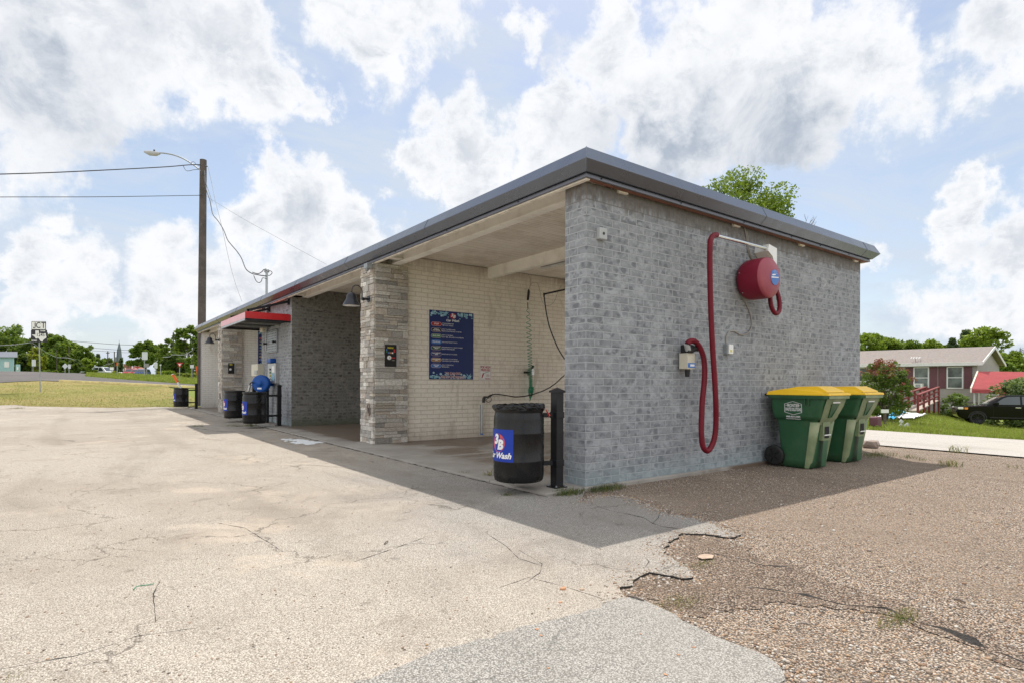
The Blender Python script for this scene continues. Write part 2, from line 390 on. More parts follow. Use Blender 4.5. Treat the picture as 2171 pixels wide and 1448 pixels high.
# ---------------------------------------------------------------- special materials
def brick_mat(name, c1, c2, mortar, blot=None, blot_amt=.7, stain=None, soldier=None, bumpy=.8, gr=None, dark_low=None):
    m, nt, b = newmat(name); h = N(nt); uv = h.uv()
    wv = h.n('ShaderNodeTexNoise', i_Vector=uv, i_Scale=9.0, i_Detail=3)
    uvw = h.vmath('ADD', uv, h.vmath('SCALE', h.vmath('SUBTRACT', wv.outputs['Color'], (.5, .5, .5)), .006))
    def bt(vec, w, rh, ms):
        t = h.n('ShaderNodeTexBrick', i_Vector=vec, i_Scale=1.0, i_Color1=(0, 0, 0, 1), i_Color2=(1, 1, 1, 1), i_Mortar=(.5, .5, .5, 1))
        t.inputs['Mortar Size'].default_value = ms; t.inputs['Mortar Smooth'].default_value = .35; t.inputs['Bias'].default_value = 0
        t.inputs['Brick Width'].default_value = w; t.inputs['Row Height'].default_value = rh; t.offset = .5
        return t
    t = bt(uvw, .254, .0794, .0065)
    mort = t.outputs['Fac']; rnd = t.outputs['Color']
    if soldier:
        sx = h.n('ShaderNodeSeparateXYZ', i_0=uvw)
        comb = h.n('ShaderNodeCombineXYZ', i_X=h.math('SUBTRACT', sx.outputs[1], 2.935), i_Y=sx.outputs[0])
        t2 = bt(comb, .30, .0794, .0055); t2.offset = 0
        top = h.math('GREATER_THAN', sx.outputs[1], 2.935)
        mort = h.mix(top, mort, t2.outputs['Fac']); rnd = h.mix(top, rnd, t2.outputs['Color'])
    c = h.mix(rnd, c1, c2)
    n1 = h.noise(uv, 34, 5, .65)
    c = h.mix(h.ramp(n1, .35, .7, 0, .55), c, tuple(x * 1.28 for x in c1))
    if blot:
        off = h.vmath('ADD', h.vmath('MULTIPLY', uv, (1.0, 1.35, 1)), h.vmath('SCALE', wv.outputs['Color'], .12))
        off = h.vmath('ADD', off, h.vmath('MULTIPLY', rnd, (3.1, 1.7, 0)))
        vd = h.voro(off, 8.5)
        sel = h.n('ShaderNodeTexNoise', i_Vector=h.vmath('MULTIPLY', uv, (1, 1, 1)), i_Scale=4.5, i_Detail=2)
        bl = h.math('MULTIPLY', h.ramp(vd, .28, .46, 1, 0), h.ramp(h.math('ADD', sel.outputs[0], h.math('MULTIPLY', rnd, .22)), .42, .60))
        c = h.mix(h.math('MULTIPLY', h.ramp(h.noise(h.vmath('ADD', uv, (7.3, 2.1, 0)), 11, 4, .62, .6), .50, .64), .55), c, tuple(x * 1.45 for x in c2))
        bl = h.math('MULTIPLY', bl, h.ramp(h.noise(uv, 75, 3, .7), .3, .55, .45, 1))
        c = h.mix(h.math('MULTIPLY', bl, blot_amt), c, blot)
    if blot:
        smear = h.noise(h.vmath('MULTIPLY', uv, (1, 1.3, 1)), 5.5, 8, .72, 1.2)
        c = h.mix(h.ramp(smear, .50, .62, 0, .50), c, tuple(x * 1.55 for x in c2)); c = h.mix(h.ramp(smear, .47, .36, 0, .45), c, tuple(x * .6 for x in c1))
    else:
        gm = h.noise(h.vmath('MULTIPLY', uv, (2.2, .8, 1)), 1.6, 8, .7, .8)
        c = h.mix(h.ramp(gm, .52, .70, 0, .42), c, (.36, .29, .22)); c = h.mix(h.ramp(h.noise(uv, 26, 3, .6), .68, .74, 0, .6), c, (.20, .15, .11))
    if gr: # slow light/dark fields
        c = h.mix(h.ramp(h.noise(uv, 1.1, 5, .6), .35, .68, 0, .35), c, gr)
    if stain:
        sv = h.n('ShaderNodeSeparateXYZ', i_0=uv)
        drip = h.noise(h.vmath('MULTIPLY', uv, (14, 1.2, 1)), 1.0, 4, .6)
        hgt = h.math('ADD', sv.outputs[1], h.math('MULTIPLY', h.math('SUBTRACT', drip, .5), .35))
        hgt = h.math('ADD', hgt, h.math('MULTIPLY', h.math('SUBTRACT', h.noise(uv, 3.0, 3), .5), .25))
        c = h.mix(h.ramp(hgt, stain[1], stain[2], 0, stain[3]), c, stain[0])
    c = h.mix(h.math('MULTIPLY', mort, .85), c, mortar if not soldier else h.mix(h.math('GREATER_THAN', h.n('ShaderNodeSeparateXYZ', i_0=uv).outputs[1], 2.93), mortar, (.20, .17, .145)))
    if dark_low:
        sv = h.n('ShaderNodeSeparateXYZ', i_0=uv)
        hgt = h.math('ADD', sv.outputs[1], h.math('MULTIPLY', h.math('SUBTRACT', h.noise(uv, 5, 5, .65), .5), .5))
        c = h.mix(h.ramp(hgt, .30, .0, 0, dark_low[1]), c, dark_low[0])
    # specks
    sp = h.ramp(h.noise(uv, 90, 2, .5), .74, .80, 0, .5)
    c = h.mix(sp, c, tuple(x * .35 for x in c1))
    hh = h.math('SUBTRACT', h.math('MULTIPLY', h.noise(uv, 45, 5, .65), .45), mort)
    setP(h, b, color=c, rough=.82, spec=.3)
    h.set(b.inputs['Normal'], h.bump(hh, bumpy, .008)); MATS[name] = m
brick_mat('grey_brick', (.225, .234, .248), (.305, .315, .33), (.42, .43, .44), blot=(.125, .132, .15), blot_amt=.82, gr=(.18, .185, .20),
          stain=((.115, .095, .075), 2.86, 3.03, .72), soldier=True, dark_low=((.30, .40, .42), .35))
brick_mat('grey_brick_shaded_dirty', (.145, .14, .125), (.19, .182, .165), (.24, .232, .215), blot=(.06, .057, .052), blot_amt=.9, gr=(.13, .122, .11), soldier=True, dark_low=((.10, .11, .07), .75))  # dirtier copy of grey_brick with the shade of the second bay painted in
brick_mat('cream_brick', (.80, .745, .655), (.85, .795, .705), (.62, .55, .46), bumpy=.8, gr=(.72, .66, .57), stain=((.24, .16, .11), 3.02, 3.40, .55), soldier=False, dark_low=((.30, .24, .19), .35))
brick_mat('white_brick', (.78, .76, .72), (.82, .80, .77), (.60, .58, .54), bumpy=.7, stain=((.34, .24, .15), 2.9, 3.3, .7), dark_low=((.36, .33, .29), .3))

def stone_mat():
    m, nt, b = newmat('stone_veneer'); h = N(nt); v = h.obj()
    at = h.n('ShaderNodeAttribute', attribute_name='tint').outputs['Color']
    n = h.noise(h.vmath('MULTIPLY', v, (1, 1, 2.2)), 26, 6, .7)
    c = h.mix(1.0, at, h.mix(h.ramp(n, .3, .72), (.62, .60, .58), (1.18, 1.16, 1.12)), 'MULTIPLY')
    c = h.mix(h.ramp(h.noise(v, 9, 4), .55, .75, 0, .35), c, (.34, .27, .19))
    setP(h, b, color=c, rough=.85, spec=.25); h.set(b.inputs['Normal'], h.bump(n, .55, .012)); MATS['stone_veneer'] = m
stone_mat()

def ceiling_mat():
    m, nt, b = newmat('cream_decking'); h = N(nt); v = h.obj()
    s = h.n('ShaderNodeSeparateXYZ', i_0=v)
    fy = h.math('FRACT', h.math('MULTIPLY', s.outputs[1], 1 / .145))
    gro = h.math('MULTIPLY', h.ramp(fy, 0, .09, 1, 0), 1.0)
    gro2 = h.ramp(h.math('ABSOLUTE', h.math('SUBTRACT', fy, .5)), .0, .04, 1, 0)
    st = h.noise(h.vmath('MULTIPLY', v, (1.0, 22, 1)), 1.6, 6, .7)
    c = h.mix(h.ramp(st, .35, .7), (.90, .86, .78), (.78, .72, .63))
    c = h.mix(h.ramp(h.noise(v, 1.3, 5, .7), .45, .7, 0, .45), c, (.48, .41, .32))
    c = h.mix(h.math('MAXIMUM', h.math('MULTIPLY', gro, .8), h.math('MULTIPLY', gro2, .35)), c, (.20, .155, .115))
    setP(h, b, color=c, rough=.8, spec=.2); h.set(b.inputs['Normal'], h.bump(h.math('SUBTRACT', 0, gro), .5, .01)); MATS['cream_decking'] = m
ceiling_mat()

def ground_mats():
    # old bleached asphalt: fine pale aggregate, stains, dark pits
    def aggregate(name, pale, warm, dark, stone_scale, dark_amt, patch, patch_amt, pit=.6, bmp=.5, multi=None, cracks=False, film=None):
        m, nt, b = newmat(name); h = N(nt); v = h.obj()
        vc = h.n('ShaderNodeTexVoronoi', i_Vector=v, i_Scale=stone_scale); vc.feature = 'F1'
        sv = h.n('ShaderNodeSeparateColor', i_0=vc.outputs['Color'])
        vc2 = h.n('ShaderNodeTexVoronoi', i_Vector=v, i_Scale=stone_scale * 2.3)
        sv2 = h.n('ShaderNodeSeparateColor', i_0=vc2.outputs['Color'])
        c = h.mix(h.ramp(sv.outputs[0], .15, .85, smooth=False), pale, warm)
        if multi:
            for i, (lo, hi, cc) in enumerate(multi):
                sel = h.math('MULTIPLY', h.math('GREATER_THAN', sv.outputs[1], lo), h.math('LESS_THAN', sv.outputs[1], hi))
                c = h.mix(sel, c, cc)
        c = h.mix(h.ramp(sv2.outputs[0], .55, .95, 0, .45), c, tuple(x * 1.2 for x in pale))
        # gaps between stones
        c = h.mix(h.ramp(vc.outputs['Distance'], .36, .66, 0, dark_amt), c, dark)
        c = h.mix(h.math('MULTIPLY', h.math('GREATER_THAN', sv2.outputs[1], .90), .75), c, tuple(x * .7 for x in dark))
        big = h.noise(v, .28, 6, .62, .3); mid = h.noise(v, 1.7, 6, .65, .4)
        c = h.mix(h.ramp(big, .42, .70, 0, patch_amt), c, patch)
        c = h.mix(h.ramp(mid, .50, .74, 0, patch_amt * .8), c, tuple(x * .75 for x in patch))
        c = h.mix(h.ramp(h.noise(v, 5.5, 7, .7), .60, .74, 0, pit), c, dark)
        if film:   # trodden dust and silt that hides the stones in places
            fn = h.math('MULTIPLY', h.ramp(h.noise(v, .75, 7, .62, .6), .54, .66), h.ramp(h.noise(v, 30, 4, .7), .28, .5))
            c = h.mix(h.math('MULTIPLY', fn, .22 if multi else .30), c, film)
        stn = h.noise(h.vmath('MULTIPLY', v, (1.0, .35, 1)), .55, 8, .68, 1.0)
        c = h.mix(h.ramp(stn, .54, .72, 0, .42), c, tuple(x * .55 for x in patch))
        c = h.mix(h.ramp(h.noise(v, 2.6, 2, .4), .73, .80, 0, .35), c, dark)
        c = h.mix(h.ramp(h.noise(v, 24, 3, .55), .70, .76, 0, .75), c, dark)
        if name == 'bleached_asphalt':   # greyer and darker towards the building corner
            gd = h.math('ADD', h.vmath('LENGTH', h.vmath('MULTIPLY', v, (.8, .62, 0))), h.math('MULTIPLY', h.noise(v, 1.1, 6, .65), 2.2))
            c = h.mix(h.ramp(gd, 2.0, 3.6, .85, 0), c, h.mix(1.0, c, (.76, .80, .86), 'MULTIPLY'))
        if cracks:
            sp_ = h.n('ShaderNodeSeparateXYZ', i_0=h.vmath('ADD', v, h.vmath('SCALE', h.n('ShaderNodeTexNoise', i_Vector=v, i_Scale=.25, i_Detail=2).outputs['Color'], .8)))
            tr_ = h.math('ABSOLUTE', h.math('SUBTRACT', h.math('FRACT', h.math('MULTIPLY', sp_.outputs[0], .62)), .5))
            tk = h.math('MULTIPLY', h.ramp(tr_, .05, .16, 1, 0), h.ramp(h.noise(h.vmath('MULTIPLY', v, (1, .25, 1)), .9, 6, .65), .42, .66, 0, .22))
            c = h.mix(tk, c, tuple(x * .5 for x in patch))
            wv = h.n('ShaderNodeTexNoise', i_Vector=v, i_Scale=2.2, i_Detail=6); wv.inputs['Roughness'].default_value = .65
            vw = h.vmath('ADD', v, h.vmath('SCALE', h.vmath('SUBTRACT', wv.outputs['Color'], (.5, .5, .5)), .55))
            vw = h.vmath('MULTIPLY', vw, (1, 1, 0))
            e1 = h.voro(vw, .75, 'DISTANCE_TO_EDGE'); e2 = h.voro(vw, 2.4, 'DISTANCE_TO_EDGE')
            m1 = h.ramp(h.noise(v, .8, 3), .46, .58); m2 = h.ramp(h.noise(v, .6, 4), .55, .64)
            ck = h.math('MAXIMUM', h.math('MULTIPLY', h.ramp(e1, .002, .0075, 1, 0), m1), h.math('MULTIPLY', h.ramp(e2, .003, .014, 1, 0), m2))
            c = h.mix(h.math('MULTIPLY', ck, .7), c, tuple(x * .8 for x in dark))
        setP(h, b, color=c, rough=.93, spec=.2)
        hh = h.math('ADD', h.math('MULTIPLY', vc.outputs['Distance'], -1.0), h.math('MULTIPLY', mid, 1.5))
        h.set(b.inputs['Normal'], h.bump(hh, bmp, .006)); MATS[name] = m
        return m, h, b, c, v
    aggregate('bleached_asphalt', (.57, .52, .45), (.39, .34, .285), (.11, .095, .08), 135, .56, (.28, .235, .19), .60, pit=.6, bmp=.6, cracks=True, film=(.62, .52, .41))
    aggregate('grey_asphalt', (.47, .45, .415), (.32, .305, .28), (.10, .093, .085), 135, .66, (.34, .32, .285), .5, pit=.5, bmp=.6, cracks=True)
    aggregate('lot_gravel', (.56, .465, .37), (.37, .265, .19), (.05, .04, .033), 112, .95, (.24, .185, .14), .55, pit=.6, bmp=.9, film=(.42, .34, .26),
              multi=[(.0, .10, (.62, .54, .45)), (.10, .20, (.31, .165, .09)), (.2, .32, (.10, .082, .07)), (.32, .37, (.45, .29, .17)), (.38, .46, (.30, .27, .25))])
    aggregate('side_street', (.50, .47, .43), (.42, .39, .355), (.22, .20, .185), 60, .25, (.44, .405, .355), .4, pit=.12, bmp=.25)
    aggregate('highway', (.135, .125, .12), (.105, .10, .095), (.06, .055, .052), 12, .2, (.17, .155, .145), .6, pit=.25, bmp=.2)
    aggregate('dark_gravel', (.43, .345, .27), (.27, .19, .14), (.045, .035, .028), 110, .95, (.16, .115, .08), .75, pit=.8, bmp=.9,
              multi=[(.0, .08, (.52, .45, .37)), (.10, .20, (.24, .135, .08)), (.2, .36, (.075, .062, .053)), (.38, .46, (.24, .20, .17))])
    # concrete slab with wet brown run-off
    m, nt, b = newmat('wash_slab'); h = N(nt); v = h.obj()
    sx = h.n('ShaderNodeSeparateXYZ', i_0=v)
    c = h.mix(h.ramp(h.noise(v, 1.4, 7, .65), .3, .7), (.27, .245, .215), (.36, .33, .295))
    inside = h.ramp(h.math('ADD', sx.outputs[0], h.math('MULTIPLY', h.noise(v, 1.2, 5, .6), .9)), .35, .95)
    wetn = h.noise(h.vmath('MULTIPLY', v, (.55, 1.5, 1)), .9, 5, .6, .6)
    wet = h.math('MULTIPLY', h.ramp(wetn, .44, .53), inside)
    bay2 = h.math('MULTIPLY', h.ramp(sx.outputs[1], 5.4, 5.9), h.ramp(h.math('ADD', sx.outputs[0], h.math('MULTIPLY', h.noise(v, 2.2, 4, .6), .5)), -.12, .22))
    wet = h.math('MAXIMUM', wet, h.math('MULTIPLY', bay2, .9))
    c = h.mix(h.math('MULTIPLY', wet, .78), c, (.105, .062, .036))
    c = h.mix(h.ramp(h.noise(v, 60, 4, .7), .55, .8, 0, .25), c, (.15, .13, .11))
    jy = h.math('FRACT', h.math('ADD', h.math('MULTIPLY', sx.outputs[1], 1 / 2.5), .14))
    c = h.mix(h.ramp(h.math('ABSOLUTE', h.math('SUBTRACT', jy, .5)), 0, .005, .8, 0), c, (.08, .07, .06))
    setP(h, b, color=c, rough=h.ramp(wet, 0, 1, .85, .35), spec=.4); h.set(b.inputs['Normal'], h.bump(h.noise(v, 90, 4), .12, .005)); MATS['wash_slab'] = m
    # grass covered ground
    def grassy(name, a, b_, c_, s, dry=None, dry_amt=.6):
        m, nt, b = newmat(name); h = N(nt); v = h.obj()
        c = h.mix(h.ramp(h.noise(v, s, 7, .7), .3, .7), a, b_)
        c = h.mix(h.ramp(h.noise(v, s * 9, 5, .7), .42, .66, 0, .7), c, c_)
        if dry:
            c = h.mix(h.ramp(h.noise(h.vmath('MULTIPLY', v, (1, 1, 1)), .22, 7, .68, .5), .36, .60, 0, dry_amt), c, dry)
            c = h.mix(h.ramp(h.noise(v, .9, 6, .7), .58, .72, 0, .5), c, (.26, .17, .10))
        setP(h, b, color=c, rough=.95, spec=.15); h.set(b.inputs['Normal'], h.bump(h.noise(v, 14, 6, .75), 1.0, .08)); MATS[name] = m
    grassy('green_grass', (.18, .23, .045), (.27, .31, .07), (.11, .14, .03), .6)
    grassy('dry_grass', (.22, .22, .06), (.30, .29, .09), (.15, .14, .05), .5, dry=(.38, .29, .13), dry_amt=.6)
ground_mats()

def leaf_mat(name, a, b_, trans=.35):
    m, nt, b = newmat(name); h = N(nt)
    r = h.n('ShaderNodeObjectInfo').outputs['Random']
    rp = h.noise(h.obj(), .9, 4, .6)
    isl = h.n('ShaderNodeNewGeometry').outputs['Random Per Island']
    c = h.mix(isl, a, b_)
    c = h.mix(h.ramp(rp, .38, .62, 0, .55), c, tuple(x * .6 for x in a))
    tb = h.n('ShaderNodeBsdfTranslucent', i_Color=h.mix(.5, c, (.30, .38, .04)))
    setP(h, b, color=c, rough=.6, spec=.3)
    ms = h.n('ShaderNodeMixShader'); ms.inputs[0].default_value = trans
    nt.links.new(b.outputs[0], ms.inputs[1]); nt.links.new(tb.outputs[0], ms.inputs[2])
    out = [x for x in nt.nodes if x.type == 'OUTPUT_MATERIAL'][0]; nt.links.new(ms.outputs[0], out.inputs[0]); MATS[name] = m
leaf_mat('leaf_bright', (.15, .235, .022), (.27, .37, .04))
leaf_mat('leaf_mid', (.095, .165, .02), (.18, .275, .035))
leaf_mat('leaf_dark', (.055, .10, .02), (.105, .17, .03))
leaf_mat('leaf_pine', (.075, .12, .055), (.12, .17, .075), .2)
leaf_mat('leaf_yellow', (.26, .30, .02), (.38, .40, .04))
leaf_mat('leaf_grey', (.17, .24, .11), (.30, .37, .19), .25)
leaf_mat('leaf_red', (.22, .035, .035), (.34, .07, .06), .3)
leaf_mat('blade_green', (.20, .26, .04), (.34, .40, .075), .35)
leaf_mat('blade_dry', (.20, .19, .05), (.42, .34, .15), .25)
leaf_mat('blade_weed', (.045, .075, .02), (.11, .15, .04), .2)

mat('bark', (.12, .095, .075), .95, bump=.6, bscale=25, var=.3, scale=6)
mat('cream_paint', (.93, .90, .84), .7, var=.04, dirt=(.50, .42, .33), damt=.35, dscale=2.5, local=False)
mat('wood_board', (.88, .82, .72), .75, var=.15, scale=8, dirt=(.36, .24, .16), damt=.4, local=False)
mat('red_board', (.20, .085, .055), .8, var=.25, scale=5, local=False)
mat('fascia_metal', (.165, .185, .225), .30, metal=.85, var=.06, scale=1.2, local=False, dirt=(.13, .13, .135), dscale=3, damt=.3)
mat('fascia_flange', (.19, .195, .225), .45, metal=.5, var=.06, local=False)
mat('black_gap', (.008, .008, .009), .8)
mat('roof_membrane', (.5, .5, .5), .8)
mat('black_steel', (.012, .0125, .015), .45, var=.2, spec=.3, dirt=(.035, .032, .03), damt=.4, dscale=4)
mat('black_plastic', (.007, .007, .008), .30, var=.25, scale=4, spec=.35, dirt=(.042, .037, .032), damt=.5, dscale=3.2)
mat('bin_bag', (.005, .005, .006), .25, var=.3, scale=20, spec=.35)
mat('decal_blue', (.018, .05, .36), .45, var=.06, spec=.2)
mat('decal_red', (.62, .07, .06), .4, var=.05)
mat('white_ink', (.82, .82, .82), .5, var=.03)
mat('poster_navy', (.010, .028, .145), .38, var=.06)
mat('bubble_blue', (.20, .42, .55), .4, var=.15)
mat('bubble_light', (.42, .64, .72), .4, var=.1)
mat('ink_pink', (.55, .40, .42), .5, var=.03)
mat('ink_red', (.38, .025, .03), .45, var=.05)
mat('ink_black', (.012, .012, .014), .45)
mat('ink_green', (.055, .22, .10), .45)
mat('ink_blue', (.06, .18, .50), .45)
mat('ink_brown', (.32, .19, .08), .45)
mat('ink_darkgreen', (.03, .09, .06), .45)
mat('ink_yellow', (.65, .55, .05), .45)
mat('ink_orange', (.6, .22, .08), .45)
mat('red_metal', (.50, .018, .022), .32, coat=.3, var=.06)
mat('red_metal_sheen', (.75, .40, .43), .4, var=.06)  # paler red paints in the reflection on the canopy front
mat('vacuum_red', (.20, .008, .028), .48, var=.10, scale=2, spec=.3, dirt=(.22, .04, .06), damt=.3)
mat('vacuum_hose', (.15, .004, .014), .5, spec=.3, var=.12, scale=10)
mat('vacuum_face', (.30, .045, .07), .45, var=.10, scale=2, dirt=(.40, .12, .14), damt=.4)
mat('bright_steel', (.75, .74, .72), .18, metal=1.0, var=.05)
mat('brushed_steel', (.50, .50, .50), .38, metal=.85, var=.08, dirt=(.3, .29, .27), damt=.4)
mat('galvanised', (.34, .36, .37), .5, metal=.6, var=.12, scale=8)
mat('grey_box', (.42, .43, .43), .55, var=.06, dirt=(.28, .27, .25), damt=.4)
mat('cream_box', (.62, .58, .47), .5, var=.05, dirt=(.42, .37, .28), damt=.4, dscale=4)
mat('white_plastic', (.78, .78, .76), .4, var=.03)
mat('cable_grey', (.30, .27, .24), .6, var=.1)
mat('hose_black', (.012, .012, .013), .4)
mat('hose_green', (.015, .25, .13), .35, var=.1)
mat('bin_green', (.026, .105, .045), .42, var=.08, scale=3, dirt=(.075, .13, .07), damt=.45, dscale=2.5, bump=.05, bscale=150)
mat('bin_green_worn', (.185, .235, .12), .6, var=.12, scale=3, dirt=(.36, .35, .22), damt=.55, dscale=3)
mat('bin_yellow', (.90, .55, .018), .42, var=.06, dirt=(.55, .30, .05), damt=.35, dscale=3)
mat('rubber', (.012, .012, .012), .7)
mat('lamp_black', (.018, .020, .028), .33, metal=.3, var=.1)
mat('lamp_inner', (.75, .75, .73), .5)
mat('pole_wood', (.085, .068, .058), .9, var=.25, scale=2, dirt=(.13, .115, .10), damt=.6, dscale=6, bump=.5, bscale=12, local=False)
mat('wire', (.04, .04, .045), .6)
mat('wire_grey', (.30, .31, .33), .6)
mat('curb_yellow', (.72, .60, .27), .8, var=.15, dirt=(.35, .30, .22), damt=.5, dscale=2, local=False)
mat('siding', (.36, .325, .31), .7, var=.05)
mat('shingle', (.30, .26, .24), .9, var=.12, scale=8, bump=.4, bscale=20)
mat('white_trim', (.74, .73, .74), .6, var=.04)
mat('shutter', (.13, .045, .06), .6, var=.1)
mat('skirting', (.27, .26, .25), .8, var=.1)
mat('window_glass', (.12, .14, .13), .12, spec=.5, var=.5, scale=1.6)
mat('curtain', (.42, .42, .38), .5, var=.4, scale=3)
mat('red_timber', (.20, .035, .035), .75, var=.2, scale=5)
mat('ramp_boards', (.44, .38, .32), .85, var=.2, scale=6)
mat('carport_red', (.38, .055, .055), .5, var=.08)
mat('car_black', (.0015, .0015, .002), .12, coat=.10, spec=.2, var=.05)
mat('car_white', (.72, .73, .75), .25, coat=.6, var=.03)
mat('car_silver', (.55, .56, .58), .3, metal=.3, coat=.6, var=.03)
mat('car_red', (.40, .015, .02), .25, coat=.6, var=.03)
mat('car_blue', (.02, .06, .20), .25, coat=.6, var=.03)
mat('car_glass', (.03, .045, .05), .05, spec=1.0, var=.1)
mat('chrome', (.8, .8, .8), .1, metal=1.0)
mat('headlight', (.75, .74, .70), .15, coat=.8, var=.05)
mat('amber', (.75, .28, .04), .3)
mat('wheel_dark', (.02, .02, .022), .35, metal=.5)
mat('sign_white', (.80, .80, .79), .45, var=.03)
mat('sign_black', (.012, .012, .014), .4)
mat('sign_back', (.62, .64, .65), .5, metal=.2, var=.05)
mat('sign_red', (.50, .03, .03), .45)
mat('sign_green', (.02, .16, .09), .45)
mat('tarp_blue', (.02, .36, .62), .4, var=.15, scale=2)
mat('tarp_white', (.72, .70, .74), .5, var=.08)
mat('slate', (.12, .15, .18), .6, var=.1)
mat('brick_far', (.28, .13, .09), .85, var=.2)
mat('house_blue', (.33, .50, .53), .7, var=.06)
mat('house_blue_roof', (.14, .155, .18), .8, var=.1)
mat('rock', (.27, .215, .18), .9, var=.25, scale=9, bump=.6, bscale=20)
mat('tar', (.035, .031, .028), .9, var=.4, scale=40, bump=1.0, bscale=90, local=False)
mat('foam', (.78, .79, .80), .6, var=.1, scale=30)
mat('orange', (.70, .13, .02), .5)
mat('white_paint', (.78, .76, .72), .6, var=.05, dirt=(.5, .45, .4), damt=.3)
mat('debris', (.14, .10, .07), .9, var=.4, scale=20)
mat('terracotta', (.5, .26, .14), .9)
mat('twig', (.16, .13, .11), .9)
mat('stone_tan', (.42, .32, .24), .9, var=.15, scale=15)
mat('hose_reel_blue', (.006, .075, .33), .4, spec=.3, var=.05)
def pebble_mat():
    m, nt, b = newmat('pebbles'); h = N(nt)
    isl = h.n('ShaderNodeNewGeometry').outputs['Random Per Island']
    cr = h.n('ShaderNodeValToRGB'); h.set(cr.inputs[0], isl); e = cr.color_ramp; e.interpolation = 'CONSTANT'
    cols = [(.47, .40, .33), (.34, .265, .20), (.55, .50, .45), (.28, .165, .10), (.12, .10, .09), (.40, .32, .25), (.44, .28, .16), (.25, .215, .19), (.60, .57, .52), (.32, .22, .15)]
    e.elements[0].color = (*cols[0], 1); e.elements[1].position = .1; e.elements[1].color = (*cols[1], 1)
    for i in range(2, 10):
        x = e.elements.new(i / 10); x.color = (*cols[i], 1)
    c = h.mix(h.ramp(h.noise(h.obj(), 160, 3), .3, .7, 0, .4), cr.outputs[0], (.3, .25, .2))
    setP(h, b, color=c, rough=.75, spec=.3); MATS['pebbles'] = m
pebble_mat()
# ---------------------------------------------------------------- ground
def ground():
    # one sheet out to the horizon, finer near the lot
    ds = [-400, -120, -40, -15, -5, 0, 2, 4, 6, 8, 10, 12, 15, 18, 20, 22, 23, 24, 26, 29, 32, 36, 40, 45, 50, 53, 55, 57, 62, 70, 80, 95, 115, 150, 200, 300, 500, 900, 1600]
    rows = []; nlat = 61
    for d in ds:
        row = []
        for j in range(nlat):
            t = (j / (nlat - 1) * 2 - 1)
            lat = (abs(d) * 1.6 + 12) * t
            p = CAM + FW * d + RT * lat
            row.append((p.x, p.y, tz(p.x, p.y) - .035))
        rows.append(row)
    vs = [v for r in rows for v in r]
    fs = [(i * nlat + j, i * nlat + j + 1, (i + 1) * nlat + j + 1, (i + 1) * nlat + j) for i in range(len(ds) - 1) for j in range(nlat - 1)]
    m = MB().add(vs, fs, 0, True); o = m.build('ground', 'green_grass', fixn=False)
    if o.data.polygons[10].normal.z < 0: o.data.flip_normals()
    tag(o, kind='structure')
ground()
def g2(pts, dz=0.0): return [tuple(onG(x, y, dz).xy) for x, y in pts]
def zz(pts): return [(1100 + .4933 * a, 900 + .4933 * b) for a, b in pts]

# gravel apron round the end wall
gravel_poly = [(-6, -9.5), (8.7, -9.5), (8.6, -4), (8.7, -1.8), (8.9, .8), (9.1, 3), (9.1, 23.5), (-.2, 23.5), (-.2, .0), (-2.6, -.4), (-6, -3)]
sheet('gravel', gravel_poly, 'lot_gravel', .35, -.012)
# torn edge of the old asphalt over the gravel
edge = zz([(270, 328), (320, 305), (380, 300), (440, 302), (500, 318), (545, 338), (600, 362), (650, 380), (720, 392), (790, 403), (850, 428), (905, 452), (955, 466), (925, 478), (895, 480), (840, 470), (760, 464), (700, 462), (690, 478), (655, 495), (628, 518), (620, 545), (660, 572), (712, 600), (745, 632), (750, 650),
           (700, 655), (665, 645), (600, 634), (560, 628), (520, 645), (492, 662), (488, 685), (432, 692), (440, 720), (470, 742), (520, 742), (570, 770), (640, 800), (700, 840), (770, 870), (835, 905), (900, 930), (960, 952), (1000, 960), (1060, 990), (1110, 1020), (1140, 1060), (1150, 1105)])
ew = g2(edge, .01)
def rough(pts, amp, k=4):
    out = []
    for i in range(len(pts) - 1):
        a = Vector(pts[i]); b = Vector(pts[i + 1]); n = max(1, int((b - a).length / .05))
        nrm = (b - a).orthogonal().normalized() if (b - a).length > 0 else Vector((0, 0))
        for j in range(n):
            out.append(tuple(a + (b - a) * (j / n) + (nrm * random.uniform(-amp, amp) if j else Vector((0, 0)))))
    return out + [pts[-1]]
ew = rough(ew, .022)
pA = g2([(1240, 1041)], 0)[0]
lot_edge_far = [(430, 862.5), (400, 862), (372, 863), (330, 862), (280, 863.5), (230, 864), (180, 863), (120, 862), (60, 861), (30, 858), (0, 859), (-60, 858), (-200, 858), (-400, 862)]
far = rough(g2(lot_edge_far), .0)
fx = [(p[0], p[1]) for p in far]
e_last = ew[-1]
lot = [(-.5, -.10), pA] + ew + [(e_last[0] - .3, e_last[1] - 1.2), (-4.0, -9), (-40, -9), (-60, 10)] + list(reversed(fx)) + [(.6, 24.8), (.6, 23.2), (-.5, 23.2)]
LOTZ = .004
soil = rough(g2(zz([(640, 480), (700, 462), (800, 468), (900, 485), (960, 520), (1040, 575), (1160, 598), (1280, 640), (1400, 690), (1560, 740), (1720, 788), (1900, 850), (2060, 915), (2200, 985), (2200, 1060), (2000, 975), (1840, 915), (1700, 862), (1560, 812), (1420, 790), (1300, 775), (1180, 770), (1050, 775), (930, 790), (820, 812), (740, 850), (640, 800), (540, 745), (450, 735), (430, 690), (500, 640), (600, 620), (740, 640), (700, 590), (640, 560), (610, 530)]), -.01), .05)
sheet('dark_gravel', soil, 'dark_gravel', .2, -.008)
sheet('asphalt_lot', lot, ['bleached_asphalt', 'tar'], .45, LOTZ, skirt=.03)
